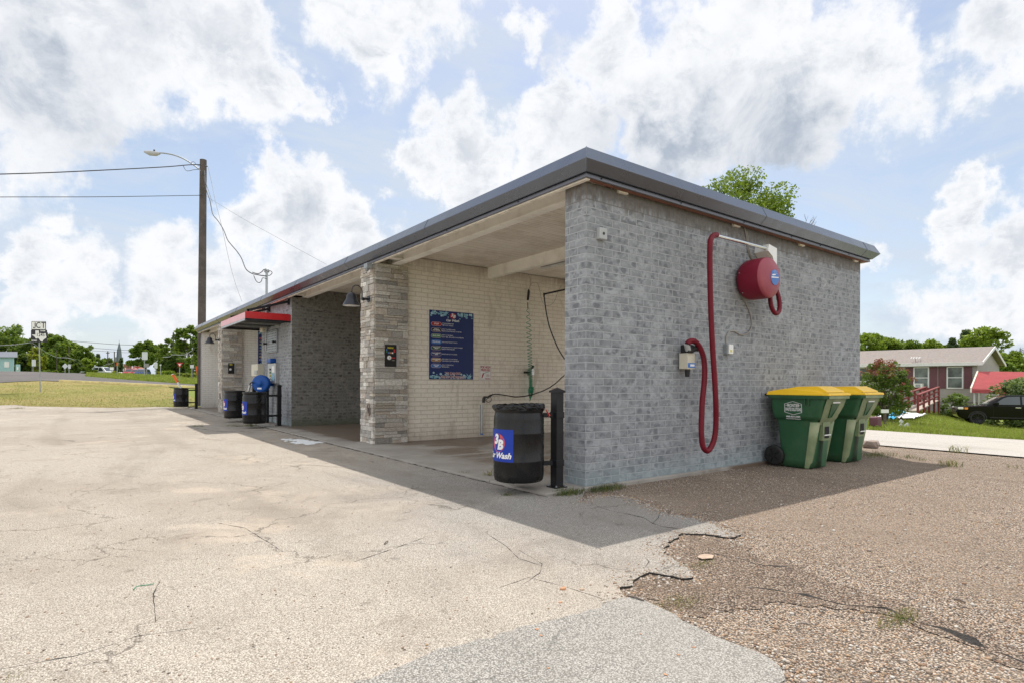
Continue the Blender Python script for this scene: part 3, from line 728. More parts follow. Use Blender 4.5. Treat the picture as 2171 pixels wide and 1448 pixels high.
patch = [(750, 1445), (811, 1430), (870, 1405), (912, 1386), (960, 1372), (1013, 1356), (1060, 1343), (1100, 1330)] + zz([(70, 862), (150, 842), (220, 820), (300, 797), (360, 772), (425, 748), (480, 744), (520, 744), (568, 772), (638, 803), (698, 843), (768, 873), (832, 908), (898, 933), (958, 955), (1055, 993), (1105, 1024), (1135, 1064), (1146, 1100)]) + [(1600, 1520), (900, 1560)]
sheet('asphalt_patch', rough(g2(patch, LOTZ), .03), 'grey_asphalt', .2, LOTZ + .005)
# shaded strip beside the slab is the same patched asphalt, greyer
strip = [(-.62, -.3), (-.55, 22.8), (-1.0, 22.8), (-1.15, 14), (-1.3, 9), (-1.5, 5), (-1.75, 2.2), (-1.9, .6), (-1.55, -.5), (-1.1, -.85), (-.5, -.6)]

# wash bay slab
sl = MB(); sl.bbox(-.57, 6.42, -.035, 23.1, -.14, 0.0, .012)
tag(sl.build('concrete_slab', 'wash_slab'), kind='structure')

# side street behind the building
sheet('side_street', [(8.15, -60), (8.15, -6), (8.05, -2), (8.35, 1.2), (8.6, 6), (8.8, 60), (15.2, 60), (14.9, 6), (14.6, 0), (14.4, -6), (14.4, -60)], 'side_street', 1.6, .012)
# brown edge of the yard along the street is left to the grass; the highway on the left
def at_d(x, d): p = gat(x, d); return (p.x, p.y)
near = g2([(470, 824), (420, 822), (340, 818), (260, 814), (190, 811), (130, 808.3), (90, 806.5), (40, 808.5), (0, 811), (-80, 816), (-300, 830)])
farr = g2([(470, 818), (420, 815.5), (370, 812), (320, 808.5), (260, 804), (215, 800.5), (180, 797.5)]) + [at_d(183, 53), at_d(186, 62), at_d(150, 64), at_d(60, 64), at_d(-100, 64), at_d(-500, 64)]
sheet('highway', near + list(reversed(farr)), 'highway', 1.5, .02)
# dry lawn between lot and highway
lawn = list(reversed(g2([(450, 823), (420, 822.5), (340, 818.7), (260, 814.7), (190, 811.6), (130, 809), (90, 807.2), (40, 809.2), (0, 811.7), (-80, 817), (-300, 831)]))) + [(.6, 40), (.5, 25.0)] + [(p[0], p[1] ) for p in fx] 
sheet('dry_lawn', lawn, 'dry_grass', 1.2, .008)
# painted kerb along the highway
kp = [onG(x, y, .02) for x, y in [(450, 823.8), (420, 822.4), (380, 820.3), (340, 818.4), (300, 816.4), (260, 814.4), (225, 812.8), (190, 811.4), (160, 810), (128, 808.6)]]
kb = MB()
for a, b in zip(kp[:-1], kp[1:]): kb.bar(a + Vector((0, 0, .06)), b + Vector((0, 0, .06)), .24, .14)
tag(kb.build('kerb', 'curb_yellow'), kind='structure')

# cracks and lifted tar seams in the ground
def ribbon(mb, pts, w, z):
    """irregular low ridge along a line of world points"""
    q = rough([tuple(p) for p in pts], min(.028, w * .9))
    ws = [w * (random.uniform(.35, 1.4) if w > .013 else random.uniform(.12, 1.5)) * (math.sin(PI * min(1, (i + .6) / len(q))) ** .3) for i in range(len(q))]
    L = []; C = []; R = []
    for i, p in enumerate(q):
        a = Vector(q[max(0, i - 1)]); b = Vector(q[min(len(q) - 1, i + 1)]); n = (b - a).orthogonal().normalized() if (b - a).length else Vector((1, 0))
        p = Vector(p); zb = tz(p.x, p.y) + z
        L.append((*(p + n * ws[i]), zb)); R.append((*(p - n * ws[i]), zb)); C.append((*(p + n * random.uniform(-.3, .3) * ws[i]), zb + ws[i] * random.uniform(.45, 1.0)))
    n = len(q); vs = L + C + R
    fs = [(i, i + 1, n + i + 1, n + i) for i in range(n - 1)] + [(n + i, n + i + 1, 2 * n + i + 1, 2 * n + i) for i in range(n - 1)]
    mb.add(vs, fs)
cr = MB()
for z3, w in [([(1000, 690), (1090, 702), (1180, 715), (1240, 728), (1300, 742), (1360, 758), (1420, 770), (1500, 772), (1580, 782), (1625, 800), (1660, 822), (1720, 842)], .014), ([(1660, 822), (1720, 842), (1800, 862), (1850, 880), (1900, 902), (1960, 930), (2010, 950), (2080, 975), (2171, 1012), (2300, 1070)], .022),
              ([(840, 548), (900, 560), (960, 572), (1010, 590), (1060, 598), (1160, 602)], .014), ([(640, 745), (760, 735), (830, 728)], .007), ([(730, 556), (760, 548), (840, 548)], .009)]:
    ribbon(cr, g2(zz(z3), 0), w, -.012)
tag(cr.build('gravel_seam', 'tar'), kind='structure')
cr = MB()
for z3, w in [([(330, 350), (400, 372), (470, 385), (540, 402), (575, 425), (620, 440), (700, 450)], .004),
              ([(575, 425), (600, 400), (610, 375)], .003), ([(0, 540), (60, 575), (100, 600), (90, 640), (0, 700)], .003), ([(530, 560), (560, 590), (540, 620)], .003)]:
    ribbon(cr, g2(zz(z3), 0), w, LOTZ)
for pts, w in [([(1030, 1130), (1075, 1160), (1100, 1185), (1150, 1200)], .003), ([(0, 1420), (160, 1392), (230, 1370), (290, 1350), (420, 1332)], .003), ([(330, 1320), (325, 1260), (340, 1230)], .0025), ([(750, 1192), (830, 1165), (900, 1140)], .003), ([(560, 1000), (640, 985), (720, 990), (800, 1005)], .0025),
               ([(440, 1105), (520, 1120), (600, 1170)], .003), ([(1050, 1250), (1120, 1225), (1200, 1245), (1290, 1275)], .003)]:
    ribbon(cr, g2(pts, 0), w, LOTZ)
for pts in [[(400, 905), (470, 915), (560, 912)], [(520, 880), (560, 884), (640, 905), (700, 925), (760, 950)]]:
    ribbon(cr, g2(pts, 0), .008, LOTZ)
tag(cr.build('asphalt_crack', 'tar'), kind='structure')
# slab edge joint
cr = MB(); ribbon(cr, [(-.585, y) for y in np.arange(-.1, 22.9, .4)], .012, LOTZ); tag(cr.build('joint', 'tar'), kind='structure')

# pebbles lying on the near gravel: nobody could count them
ico = bmesh.new(); bmesh.ops.create_icosphere(ico, subdivisions=1, radius=1)
iv = np.array([v.co[:] for v in ico.verts]); fi = np.array([[v.index for v in f.verts] for f in ico.faces]); ico.free()
gp = np.array(gravel_poly); lp = np.array(lot)
def inside(poly, x, y):
    ox, oy = poly[:, 0], poly[:, 1]; jx, jy = np.roll(ox, 1), np.roll(oy, 1)
    c = ((oy > y) != (jy > y)) & (x < (jx - ox) * (y - oy) / (jy - oy + 1e-12) + ox); return c.sum() % 2 == 1
def pebbles():
    V = []; F = []; k = 0
    n = 0; tries = 0
    while n < 15000 and tries < 90000:
        tries += 1
        d = 2.0 + 8.0 * random.random() ** 1.7; x = random.uniform(1250, 2300)
        p = CAM + pray(x, 812) * d
        px, py = p.x, p.y
        if not inside(gp, px, py) or inside(lp, px, py): continue
        s = random.uniform(.0026, .0062) * (1 + (random.random() < .04) * 1.0)
        sc = np.array([s * random.uniform(.8, 1.5), s * random.uniform(.8, 1.2), s * random.uniform(.45, .8)])
        a = random.uniform(0, 2 * PI); c_, s_ = math.cos(a), math.sin(a)
        w = iv * (1 + rng.uniform(-.15, .15, iv.shape)) * sc
        w = np.stack([w[:, 0] * c_ - w[:, 1] * s_, w[:, 0] * s_ + w[:, 1] * c_, w[:, 2]], 1) + [px, py, tz(px, py) - .012 + sc[2] * .45]
        V.append(w); F.append(fi + k); k += len(iv); n += 1
    # crumbled pieces gathered along the torn edge
    for _ in range(3800):
        a = random.choice(ew); sp = .16 * random.random() ** 1.3; w_ = random.uniform(0, 2 * PI); x_, y_ = a[0] + sp * math.cos(w_), a[1] + sp * math.sin(w_)
        on = inside(lp, x_, y_); s = random.uniform(.0025, .009) * (.75 if on else 1.1)
        w = iv * (1 + rng.uniform(-.25, .25, iv.shape)) * [s * random.uniform(.8, 1.5), s, s * .65] + [x_, y_, tz(x_, y_) + (LOTZ if on else -.012) + s * .3]
        V.append(w); F.append(fi + k); k += len(iv)
    # sparse ones on the asphalt
    for _ in range(1500):
        d = 2.0 + 9.0 * random.random() ** 1.4; x = random.uniform(-50, 1500)
        p = CAM + pray(x, 812) * d
        if not inside(lp, p.x, p.y): continue
        s = random.uniform(.002, .0055)
        w = iv * (1 + rng.uniform(-.2, .2, iv.shape)) * [s * 1.3, s, s * .7] + [p.x, p.y, tz(p.x, p.y) + LOTZ + s * .3]
        V.append(w); F.append(fi + k); k += len(iv)
    me = bpy.data.meshes.new('pebbles'); V = np.concatenate(V); F = np.concatenate(F)
    me.from_pydata(V.tolist(), [], F.tolist()); me.materials.append(MATS['pebbles']); me.polygons.foreach_set('use_smooth', [True] * len(me.polygons))
    o = bpy.data.objects.new('pebbles', me); COL.objects.link(o); tag(o, 'small brown and cream stones loose on the gravel and asphalt', 'pebbles', kind='stuff')
pebbles()

def blades(name, spots, mats, label, kind='stuff', cat='grass', wid=.25, lean=.5):
    """spots: (x, y, z, height, material index); each a narrow bent blade of three triangles"""
    n = len(spots); S = np.array(spots, dtype=np.float64)
    a = rng.uniform(0, 2 * PI, n); b = rng.uniform(0, 2 * PI, n); L = rng.uniform(.1, lean, n)
    w = S[:, 3] * wid * rng.uniform(.6, 1.2, n)
    ca, sa = np.cos(a), np.sin(a); cb, sb = np.cos(b), np.sin(b); H = S[:, 3]
    base = S[:, :3]; wd = np.stack([ca * w / 2, sa * w / 2, 0 * w], 1)
    mid = base + np.stack([cb * H * L * .35, sb * H * L * .35, H * .6], 1)
    tip = base + np.stack([cb * H * L * 1.1, sb * H * L * 1.1, H * rng.uniform(.75, 1.1, n)], 1)
    V = np.stack([base - wd, base + wd, mid + wd * .7, mid - wd * .7, tip], 1).reshape(-1, 3)
    k = np.arange(n)[:, None] * 5
    F4 = (k + np.array([0, 1, 2, 3])).tolist(); F3 = (k + np.array([3, 2, 4])).tolist()
    me = bpy.data.meshes.new(name); me.from_pydata(V.tolist(), [], F4 + F3)
    for m in mats: me.materials.append(MATS[m])
    mi = S[:, 4].astype(int); me.polygons.foreach_set('material_index', np.concatenate([mi, mi]).tolist())
    o = bpy.data.objects.new(name, me); COL.objects.link(o)
    if kind: tag(o, label, cat, kind=kind)
    else: tag(o, label, cat)
    return o
def scatter(n, x0, x1, d0, d1, hgt, mi, cond=None, pw=1.0, patchy=0.0):
    out = []
    while len(out) < n:
        n -= 0.0
        d = d0 + (d1 - d0) * random.random() ** pw; p = CAM + pray(random.uniform(x0, x1), 812) * d
        if cond and not cond(p.x, p.y): 
            n -= .25
            continue
        hh = random.uniform(*hgt)
        if patchy:
            from mathutils import noise as _n
            q = _n.noise(Vector((p.x * .35, p.y * .35, 0))) + .5 * _n.noise(Vector((p.x, p.y, 3)))
            if q < -patchy and random.random() < .8: n -= .2; continue
            hh *= 1 + .5 * q
        out.append((p.x, p.y, tz(p.x, p.y) - .02, hh, mi(p) if callable(mi) else mi))
    return out
yard = scatter(26000, 1810, 2260, 12, 37, (.05, .13), lambda p: 1 if random.random() < .16 else 0, lambda x, y: x > 14.75, 1.3)
blades('yard_grass', yard, ['blade_green', 'blade_dry'], 'bright green mown grass of the yard across the side street', wid=.22)
lw = np.array(lawn)
dry = scatter(24000, -60, 450, 21.5, 38.5, (.03, .075), lambda p: 0 if random.random() < (.7 if p.x < -9 and random.random() < .7 else .42) else 1, lambda x, y: inside(lw, x, y), 1.4)
blades('lawn_grass', dry, ['blade_green', 'blade_dry'], 'short dry yellow grass of the lawn beside the highway', wid=.35)
hump = scatter(17000, 178, 440, 40.5, 56, (.10, .26), lambda p: 0 if random.random() < .93 else 1, lambda x, y: not inside(np.array(near + list(reversed(farr))), x, y) and not inside(lw, x, y), 1.0)
blades('verge_grass', hump, ['blade_green', 'blade_dry'], 'tall bright green grass on the bank beyond the highway', wid=.25)

# weeds along slab edge and wall foot; each clump a plant of its own
def clump(x, y, n, r, hgt, label, ext=(1, 1), mats=('blade_weed', 'blade_dry'), dryness=.15, z=None, name='weed_clump', wid=.10):
    sp = []
    for _ in range(n):
        a = random.uniform(0, 2 * PI); q = r * random.random() ** .7
        px = x + math.cos(a) * q * ext[0]; py = y + math.sin(a) * q * ext[1]
        sp.append((px, py, (tz(px, py) if z is None else z) - .005, random.uniform(.4, 1) * hgt, 1 if random.random() < dryness else 0))
    return blades(name, sp, list(mats), label, kind=None, cat='weeds', wid=wid, lean=1.3)
def G(x, y): p = onG(x, y); return p.x, p.y
for (px, py, n, r, hh, ext, lab) in [
    (1205, 1047, 420, .17, .08, (1.0, .7), 'low green weeds below the post at the corner of the slab'),
    (1280, 1036, 620, .20, .07, (1.5, .7), 'green weed mat at the foot of the grey brick corner'),
    (1458, 1000, 90, .07, .06, (1.2, .6), 'small green weed at the wall foot under the red hose'),
    (1075, 1050, 70, .07, .04, (1, .7), 'flat weed sprig on the asphalt under the large drum'),
    (985, 1006, 60, .07, .06, (1, .7), 'grass sprig in the slab joint left of the large drum'),
    (1035, 1012, 50, .06, .13, (.8, .8), 'thin tall grass blades just left of the large drum'),
    (1345, 1022, 60, .09, .035, (1.5, .5), 'faint weed line along the wall foot near the corner'),
    (765, 952, 60, .07, .04, (1, 1), 'green sprig in the joint in front of the stone pillar'),
    (418, 904, 110, .16, .08, (1, 1), 'green weed in the crack farthest left in front of the bays'),
    (487, 903, 80, .13, .07, (1, 1), 'weed in the crack between the far left weed and the drums'),
    (502, 904, 80, .12, .07, (1, 1), 'weed in the crack just left of the grassy drum base'),
    (533, 903, 160, .22, .09, (1, 1.2), 'green weeds below the nearer of the two small drums'),
    (513, 892, 120, .22, .07, (1, 1.2), 'weeds under the farther of the two small drums'),
    (610, 936, 30, .06, .04, (1, 1), 'yellow sprig beside the soap foam'),
    (34, 866, 160, .22, .09, (1.2, 1), 'clump of dry grass spilling onto the lot at far left'),
    (15, 1440, 60, .08, .03, (1, 1), 'dry grass sprig at the bottom left of the lot'),
    (1860, 965, 300, .28, .08, (1.6, .8), 'leafy weeds beside the rock behind the wheeled bins'),
    (1925, 970, 60, .12, .08, (1, 1), 'weed tuft at the tip of the building shadow'),
    (1955, 975, 40, .12, .07, (1, 1), 'little weed tuft right of the shadow tip'),
    (2010, 986, 70, .16, .13, (1, 1), 'spiky grass tuft in the middle of the gravel apron edge'),
    (2030, 958, 50, .16, .18, (1, 1), 'tall thin grass tuft at the edge of the side street'),
    (2150, 990, 40, .12, .07, (1, 1), 'grass tuft at the right edge near the street'),
    (1440, 1275, 300, .11, .022, (1.8, .7), 'flat dry grass beside the torn asphalt edge'),
    (1485, 1195, 180, .09, .02, (1.8, .7), 'thin dry weeds in the hollow near the sandy stone'),
    (1905, 1310, 260, .10, .03, (2.0, .6), 'dry grass along the long dark seam in the gravel'),
    (1515, 1415, 140, .07, .012, (2, .7), 'dead grass scraps on the grey asphalt patch')]:
    x, y = G(px, py); clump(x, y, n, r, hh, lab, ext, dryness=.6 if 'dry' in lab or 'dead' in lab or 'yellow' in lab or 'spiky' in lab or 'thin' in lab else .12, wid=.14 if hh < .07 else .07)
# small litter and stones
def lump(name, p, s, m, label, cat, fl=.7):
    b = bmesh.new(); bmesh.ops.create_icosphere(b, subdivisions=2, radius=1)
    for v in b.verts: k_ = random.uniform(.82, 1.14); v.co = Vector((v.co.x * s * k_ * 1.1, v.co.y * s * .8 * k_, min(v.co.z, .55) * s * fl * k_))
    mb = MB(); mb.addbm(b, 0, False); tag(mb.build(name, m, loc=(p[0], p[1], p[2] + s * fl * .55)), label, cat)
lump('rock', onG(1846, 948), .16, 'rock', 'brown rock on the gravel behind the farther wheeled bin', 'rock')
lump('stone', onG(1497, 1180), .055, 'stone_tan', 'flat sandy stone bedded in the hollow of the gravel', 'stone', .10)
lump('stone', onG(1194, 1250), .018, 'terracotta', 'small orange stone on the pale asphalt', 'stone')
lump('stone', onG(1234, 1251), .014, 'stone_tan', 'small pale stone right of the orange one', 'stone')
lump('stone', onG(1188, 1278), .010, 'terracotta', 'tiny red stone below the orange one', 'stone')
for (a, b_, lab) in [((2022, 1269), (2047, 1276), 'short dark stick on the gravel at right'), ((1330, 1262), (1365, 1272), 'dark twig at the torn corner of the asphalt'), ((2035, 955), (1850, 952), None), ((815, 1152), (822, 1147), 'bit of dark twig on the pale lot')]:
    if lab: p, q = onG(*a, LOTZ + .006), onG(*b_, LOTZ + .008); tag(MB().tube([p, (p + q) / 2 + Vector((0, 0, .006)), q], .005, 6).build('stick', 'twig', loc=tuple(p), world=True), lab, 'stick')
pts = [onG(x, y, LOTZ + .004) for x, y in [(283, 1249), (288, 1243), (300, 1240), (314, 1239), (327, 1236)]]
tag(MB().tube(pts, .0022, 5).build('string', 'hose_green', loc=tuple(pts[0]), world=True), 'short green string lying on the pale lot', 'string')
# dead leaves on the grey patch and lot: each a scrap
lf = MB(); sc_ = []
for i in range(26):
    px, py = random.choice([(random.uniform(1130, 1480), random.uniform(1290, 1440)), (random.uniform(20, 1100), random.uniform(1000, 1430))])
    p = onG(px, py, LOTZ + .006); s = random.uniform(.006, .013); a = random.uniform(0, 6)
    l = MB(); l.add([(s * math.cos(a), s * math.sin(a), .002), (s * .5 * math.cos(a + 1.6), s * .5 * math.sin(a + 1.6), .001), (-s * math.cos(a), -s * math.sin(a), .003), (s * .5 * math.cos(a - 1.6), s * .5 * math.sin(a - 1.6), 0.0)], [(0, 1, 2, 3)])
    o = l.build('dead_leaf', 'terracotta' if px > 1110 else 'debris', loc=tuple(p)); tag(o, 'tiny rust leaf scrap on the grey asphalt patch' if px > 1110 else 'tiny dark leaf scrap on the pale lot', 'leaf', 'rust leaf scraps on the grey patch' if px > 1110 else 'dark leaf scraps on the pale lot')
# ---------------------------------------------------------------- the car wash
BD, BL_ = 6.39, 22.89
bld = thing('car_wash_building', (0, 0, 0), 'long grey brick car wash with four open bays and a dark metal roof edge', 'building')
def wallpart(name, x0, x1, y0, y1, mats, fm, z0=0.0, ztop=3.32, zfront=3.11, xf=.41, parent=bld, label=None):
    m = MB()
    m.box(x0, xf, y0, y1, z0, zfront, fm=fm); m.box(xf, x1, y0, y1, z0, ztop, fm=fm)
    o = m.build(name, mats, parent); 
    if label: o['label'] = label
    return o
# faces: -z +z -y +x +y -x
wallpart('end_wall', 0, BD, 0, .32, ['grey_brick', 'cream_brick'], [0, 0, 0, 0, 1, 0])
wallpart('divider_wall', .12, BD, 5.20, 5.52, ['cream_brick', 'grey_brick_shaded_dirty'], [0, 0, 0, 0, 1, 0])
wallpart('utility_room', 0, BD, 10.11, 12.93, ['grey_brick', 'grey_brick_shaded_dirty'], [0, 0, 1, 0, 0, 0])
wallpart('divider_wall', .12, BD, 18.10, 18.50, ['white_brick'], [0] * 6)
wallpart('end_wall', 0, BD, 22.57, BL_, ['grey_brick', 'white_brick'], [0, 0, 1, 0, 0, 0])
# ceiling decking, roof
c = MB(); c.box(.1, BD + .05, .08, BL_ - .05, 3.335, 3.36); c.build('ceiling', 'cream_decking', bld)
r = MB(); r.box(-.12, BD + .12, -.12, BL_ + .12, 3.362, 3.392); r.build('roof', 'roof_membrane', bld)
# beams under the deck, broken at the walls
bays = [(.32, 5.20), (5.52, 10.11), (12.93, 18.10), (18.50, 22.57)]
for (ya, yb) in bays:
    for X0, X1 in ((2.36, 2.47), (4.45, 4.56), (6.22, 6.33)):
        m = MB(); m.box(X0, X1, ya, yb, 3.13, 3.334); m.build('beam', 'cream_paint', bld)
for (ya, yb) in ((.02, 5.22), (5.36, 10.3), (12.8, 18.1), (18.4, 22.87)):
    m = MB(); m.box(.30, .36, ya, yb, 3.115, 3.334); m.box(.255, .40, ya, yb, 3.116, 3.132); m.build('beam', 'cream_paint', bld)
# outriggers from beam to fascia at the piers
for y in (4.78, 5.42, 10.0, 13.05, 17.9, 18.6):
    m = MB(); m.box(.0, .30, y, y + .05, 3.16, 3.33); m.box(-.0, .29, y - .04, y + .09, 3.15, 3.165); m.build('outrigger', 'cream_paint', bld)
# boards behind the metal edge
m = MB(); m.box(-.085, -.035, -.085, BL_ + .085, 3.092, 3.33); m.build('fascia_board', 'wood_board', bld)
m = MB(); m.box(-.03, BD + .085, -.085, -.035, 3.100, 3.33); m.build('fascia_board', 'red_board', bld)
m = MB(); m.box(-.03, BD + .085, BL_ + .035, BL_ + .085, 3.095, 3.33); m.box(BD + .036, BD + .085, -.03, BL_ + .03, 3.095, 3.33); m.build('fascia_board', 'wood_board', bld)
for x in (.45, 2.6, 4.3, 6.1):
    m = MB(); m.box(x, x + .14, -.034, .02, 3.085, 3.14); m.build('soffit_block', 'wood_board', bld)
def ring(prof, mats, mi):
    m = MB(); n = len(prof)
    for i, (o, z) in enumerate(prof): m.v += [(-o, -o, z), (BD + o, -o, z), (BD + o, BL_ + o, z), (-o, BL_ + o, z)]
    for i in range(n - 1):
        for k in range(4):
            m.f.append((i * 4 + k, i * 4 + (k + 1) % 4, (i + 1) * 4 + (k + 1) % 4, (i + 1) * 4 + k)); m.mi.append(mi[i]); m.sm.append(False)
    return m
prof = [(-.10, 3.395), (.135, 3.385), (.155, 3.375), (.222, 3.243), (.222, 3.236), (.135, 3.150), (.09, 3.152)]
ring(prof, None, [0] * 6).build('metal_fascia', 'fascia_metal', bld, fixn=True)
prof = [(.088, 3.1515), (.100, 3.149), (.106, 3.143), (.112, 3.108), (.105, 3.104), (.086, 3.106)]
ring(prof, None, [0] * 5).build('drip_flange', ['fascia_flange'], bld)
# seams and screws of the metal edge
for y in (3.05, 6.1, 9.15, 12.2, 15.25, 18.3, 21.35):
    m = MB(); m.tube([(-.156, y, 3.376), (-.2235, y, 3.244), (-.2235, y, 3.236), (-.137, y, 3.151)], .0035, 5); m.build('seam', 'fascia_metal', bld)
for x in (3.05, 6.1):
    m = MB(); m.tube([(x, -.156, 3.376), (x, -.2235, 3.244), (x, -.2235, 3.236), (x, -.137, 3.151)], .0035, 5); m.build('seam', 'fascia_metal', bld)
m = MB(); m.tube([(-.157, -.157, 3.376), (-.2245, -.2245, 3.244), (-.2245, -.2245, 3.236), (-.137, -.137, 3.151)], .006, 5); m.build('corner_seam', 'fascia_metal', bld)
for x in (.1, 1.4, 2.7, 3.9, 4.75, 5.7):
    m = MB(); m.cyl((x, -.110, 3.128), (x, -.118, 3.128), .009, 8); m.build('screw', 'black_steel', bld)
for y in (1.0, 2.6, 4.2, 5.8, 7.4, 9.0):
    m = MB(); m.cyl((-.110, y, 3.128), (-.118, y, 3.128), .008, 8); m.build('screw', 'black_steel', bld)

# stone clad piers
TC = [(.44, .425, .40), (.36, .345, .33), (.52, .505, .48), (.42, .375, .33), (.31, .30, .285), (.56, .54, .505), (.41, .375, .325), (.48, .465, .44), (.33, .31, .285), (.45, .415, .38)]
def pier(y0, y1, x0, x1, zt=3.11, hole=True):
    m = MB(); tint = []
    def stone(u0, u1, z0, z1, face):
        d = random.uniform(.012, .034); c = random.choice(TC); k = random.uniform(.82, 1.16); g = .0022
        k *= 1.35 if face == 'x' and random.random() < .65 else 1.12; c = tuple(min(.85, v * k) for v in c)  # front stones mostly tinted lighter, painting in light from sky and lot
        if face == 'x': a = (x0 - d, x0 + .02, u0 + g, u1 - g)
        elif face == 'y': a = (u0 + g, u1 - g, y0 - d, y0 + .02)
        else: a = (u0 + g, u1 - g, y1 - .02, y1 + d)
        n0 = len(m.f); m.bbox(a[0], a[1], a[2], a[3], z0 + g, z1 - g, .0035); tint.extend([c] * (len(m.f) - n0))
    for face, u0, u1 in (('x', y0 - .012, y1 + .012), ('y', x0 + .012, x1), ('z', x0 + .012, x1)):
        z = 0.0
        while z < zt - .02:
            hrow = random.choice([.055, .07, .085, .10, .12]); 
            if z + hrow > zt - .05: hrow = zt - z
            u = u0
            while u < u1 - .02:
                w = random.uniform(.09, .22) if face == 'x' else random.uniform(.14, .44)
                if u + w > u1 - .07: w = u1 - u
                if random.random() < .4 and hrow > .08:
                    s = random.uniform(.35, .65)
                    stone(u, u + w, z, z + hrow * s, face)
                    if w > .22 and random.random() < .5:
                        q = random.uniform(.35, .65); stone(u, u + w * q, z + hrow * s, z + hrow, face); stone(u + w * q, u + w, z + hrow * s, z + hrow, face)
                    else: stone(u, u + w, z + hrow * s, z + hrow, face)
                else: stone(u, u + w, z, z + hrow, face)
                u += w
            z += hrow
    o = m.build('stone_pier', 'stone_veneer', bld, tint=None, fixn=False)
    me = o.data; at = me.attributes.new('tint', 'FLOAT_COLOR', 'FACE'); arr = np.ones((len(me.polygons), 4), dtype=np.float32); arr[:, :3] = np.array(tint, dtype=np.float32); at.data.foreach_set('color', arr.ravel())
    core = MB(); core.box(x0 + .005, x1 - .004, y0 + .004, y1 - .004, 0, zt - .003); mm = core.build('pier_core', 'cream_box', o)
    return o
XP = -.10
p1 = pier(5.10, 5.64, XP + .03, .56)
p2 = pier(17.98, 18.64, XP + .03, .56)
def port(pier_o, px, py, Y):
    p = onX(px, py, XP); m = MB(); n = 20; V = []
    for (a, b_, x) in ((.052, .118, 0.0), (.046, .105, -.004), (.036, .092, .0), (.03, .085, .02)):
        V += [(XP - .006 + x, p.y + a * 1.25 * math.cos(2 * PI * k / n), p.z + b_ * math.sin(2 * PI * k / n)) for k in range(n)]
    fs = [(i * n + k, i * n + (k + 1) % n, (i + 1) * n + (k + 1) % n, (i + 1) * n + k) for i in range(3) for k in range(n)]
    m.add(V, fs); q = MB(); q.add(V[-n:], [tuple(range(n))])
    o = m.build('port_ring', 'rock', pier_o); q.build('port_hole', 'black_gap', o)
port(p1, 781, 867, 5.4); port(p2, 466, 839, 18.3)

# coin panels set in the piers, facing the bays
def panel(px0, px1, py0, py1, Y, big, lab):
    a = onY(px0, py0, Y); b = onY(px1, py1, Y)
    x0, x1, z1, z0 = a.x, b.x, a.z, b.z
    t = thing('payment_panel', ((x0 + x1) / 2, Y, z0), lab, 'payment panel', 'payment panels set in the stone piers')
    m = MB(); m.box(x0 - .01, x1 + .01, Y - .036, Y + .02, z0 - .01, z1 + .01); m.build('housing', 'ink_black', t, world=True)
    m = MB(); m.bbox(x1 + .012, x1 + .05, Y - .045, Y + .01, z0 - .008, z1 + .008, .004); m.build('side_frame', 'brushed_steel', t, world=True)
    w = x1 - x0; hh = z1 - z0
    def sq(name, u0, u1, v0, v1, mm, d=.004):
        q = MB(); q.box(x0 + u0 * w, x0 + u1 * w, Y - .036 - d, Y - .0365, z0 + v0 * hh, z0 + v1 * hh); return q.build(name, mm, t, world=True)
    sq('notice', .18, .72, .84, .92, 'ink_yellow')
    if big:
        sq('notice', .76, .92, .66, .82, 'sign_red'); sq('notice', .20, .36, .60, .67, 'ink_blue'); sq('notice', .38, .58, .60, .67, 'ink_orange'); sq('notice', .60, .72, .60, .67, 'white_ink')
        sq('notice', .05, .14, .74, .82, 'ink_blue'); sq('notice', .05, .12, .64, .72, 'ink_green'); sq('display', .58, .92, .36, .43, 'ink_red'); sq('notice', .60, .86, .26, .29, 'cable_grey')
        place = lambda u, v: (x0 + u * w, Y - .041, z0 + v * hh)
        q = MB(); place2d(q, text2d('STOP', .035, bold=.0008), lambda u, v: (x0 + .45 * w + u, Y - .0415, z0 + .88 * hh + v)); q.build('lettering', 'ink_black', t, world=True)
    q = MB(); q.tube([(x0 + .33 * w, Y - .036, z0 + .40 * hh), (x0 + .33 * w, Y - .050, z0 + .40 * hh)], .036, 20); q.build('dial', 'white_plastic', t, world=True)
    q = MB(); q.bbox(x0 + .32 * w, x0 + .345 * w, Y - .062, Y - .05, z0 + .35 * hh, z0 + .45 * hh, .002); q.build('pointer', 'cable_grey', t, world=True)
panel(816, 837.5, 731.5, 776, 5.10, True, 'black coin and dial panel with coloured notices in the near stone pier')
panel(484, 496, 770, 791, 17.98, False, 'black coin and dial panel in the far stone pier behind the drums')

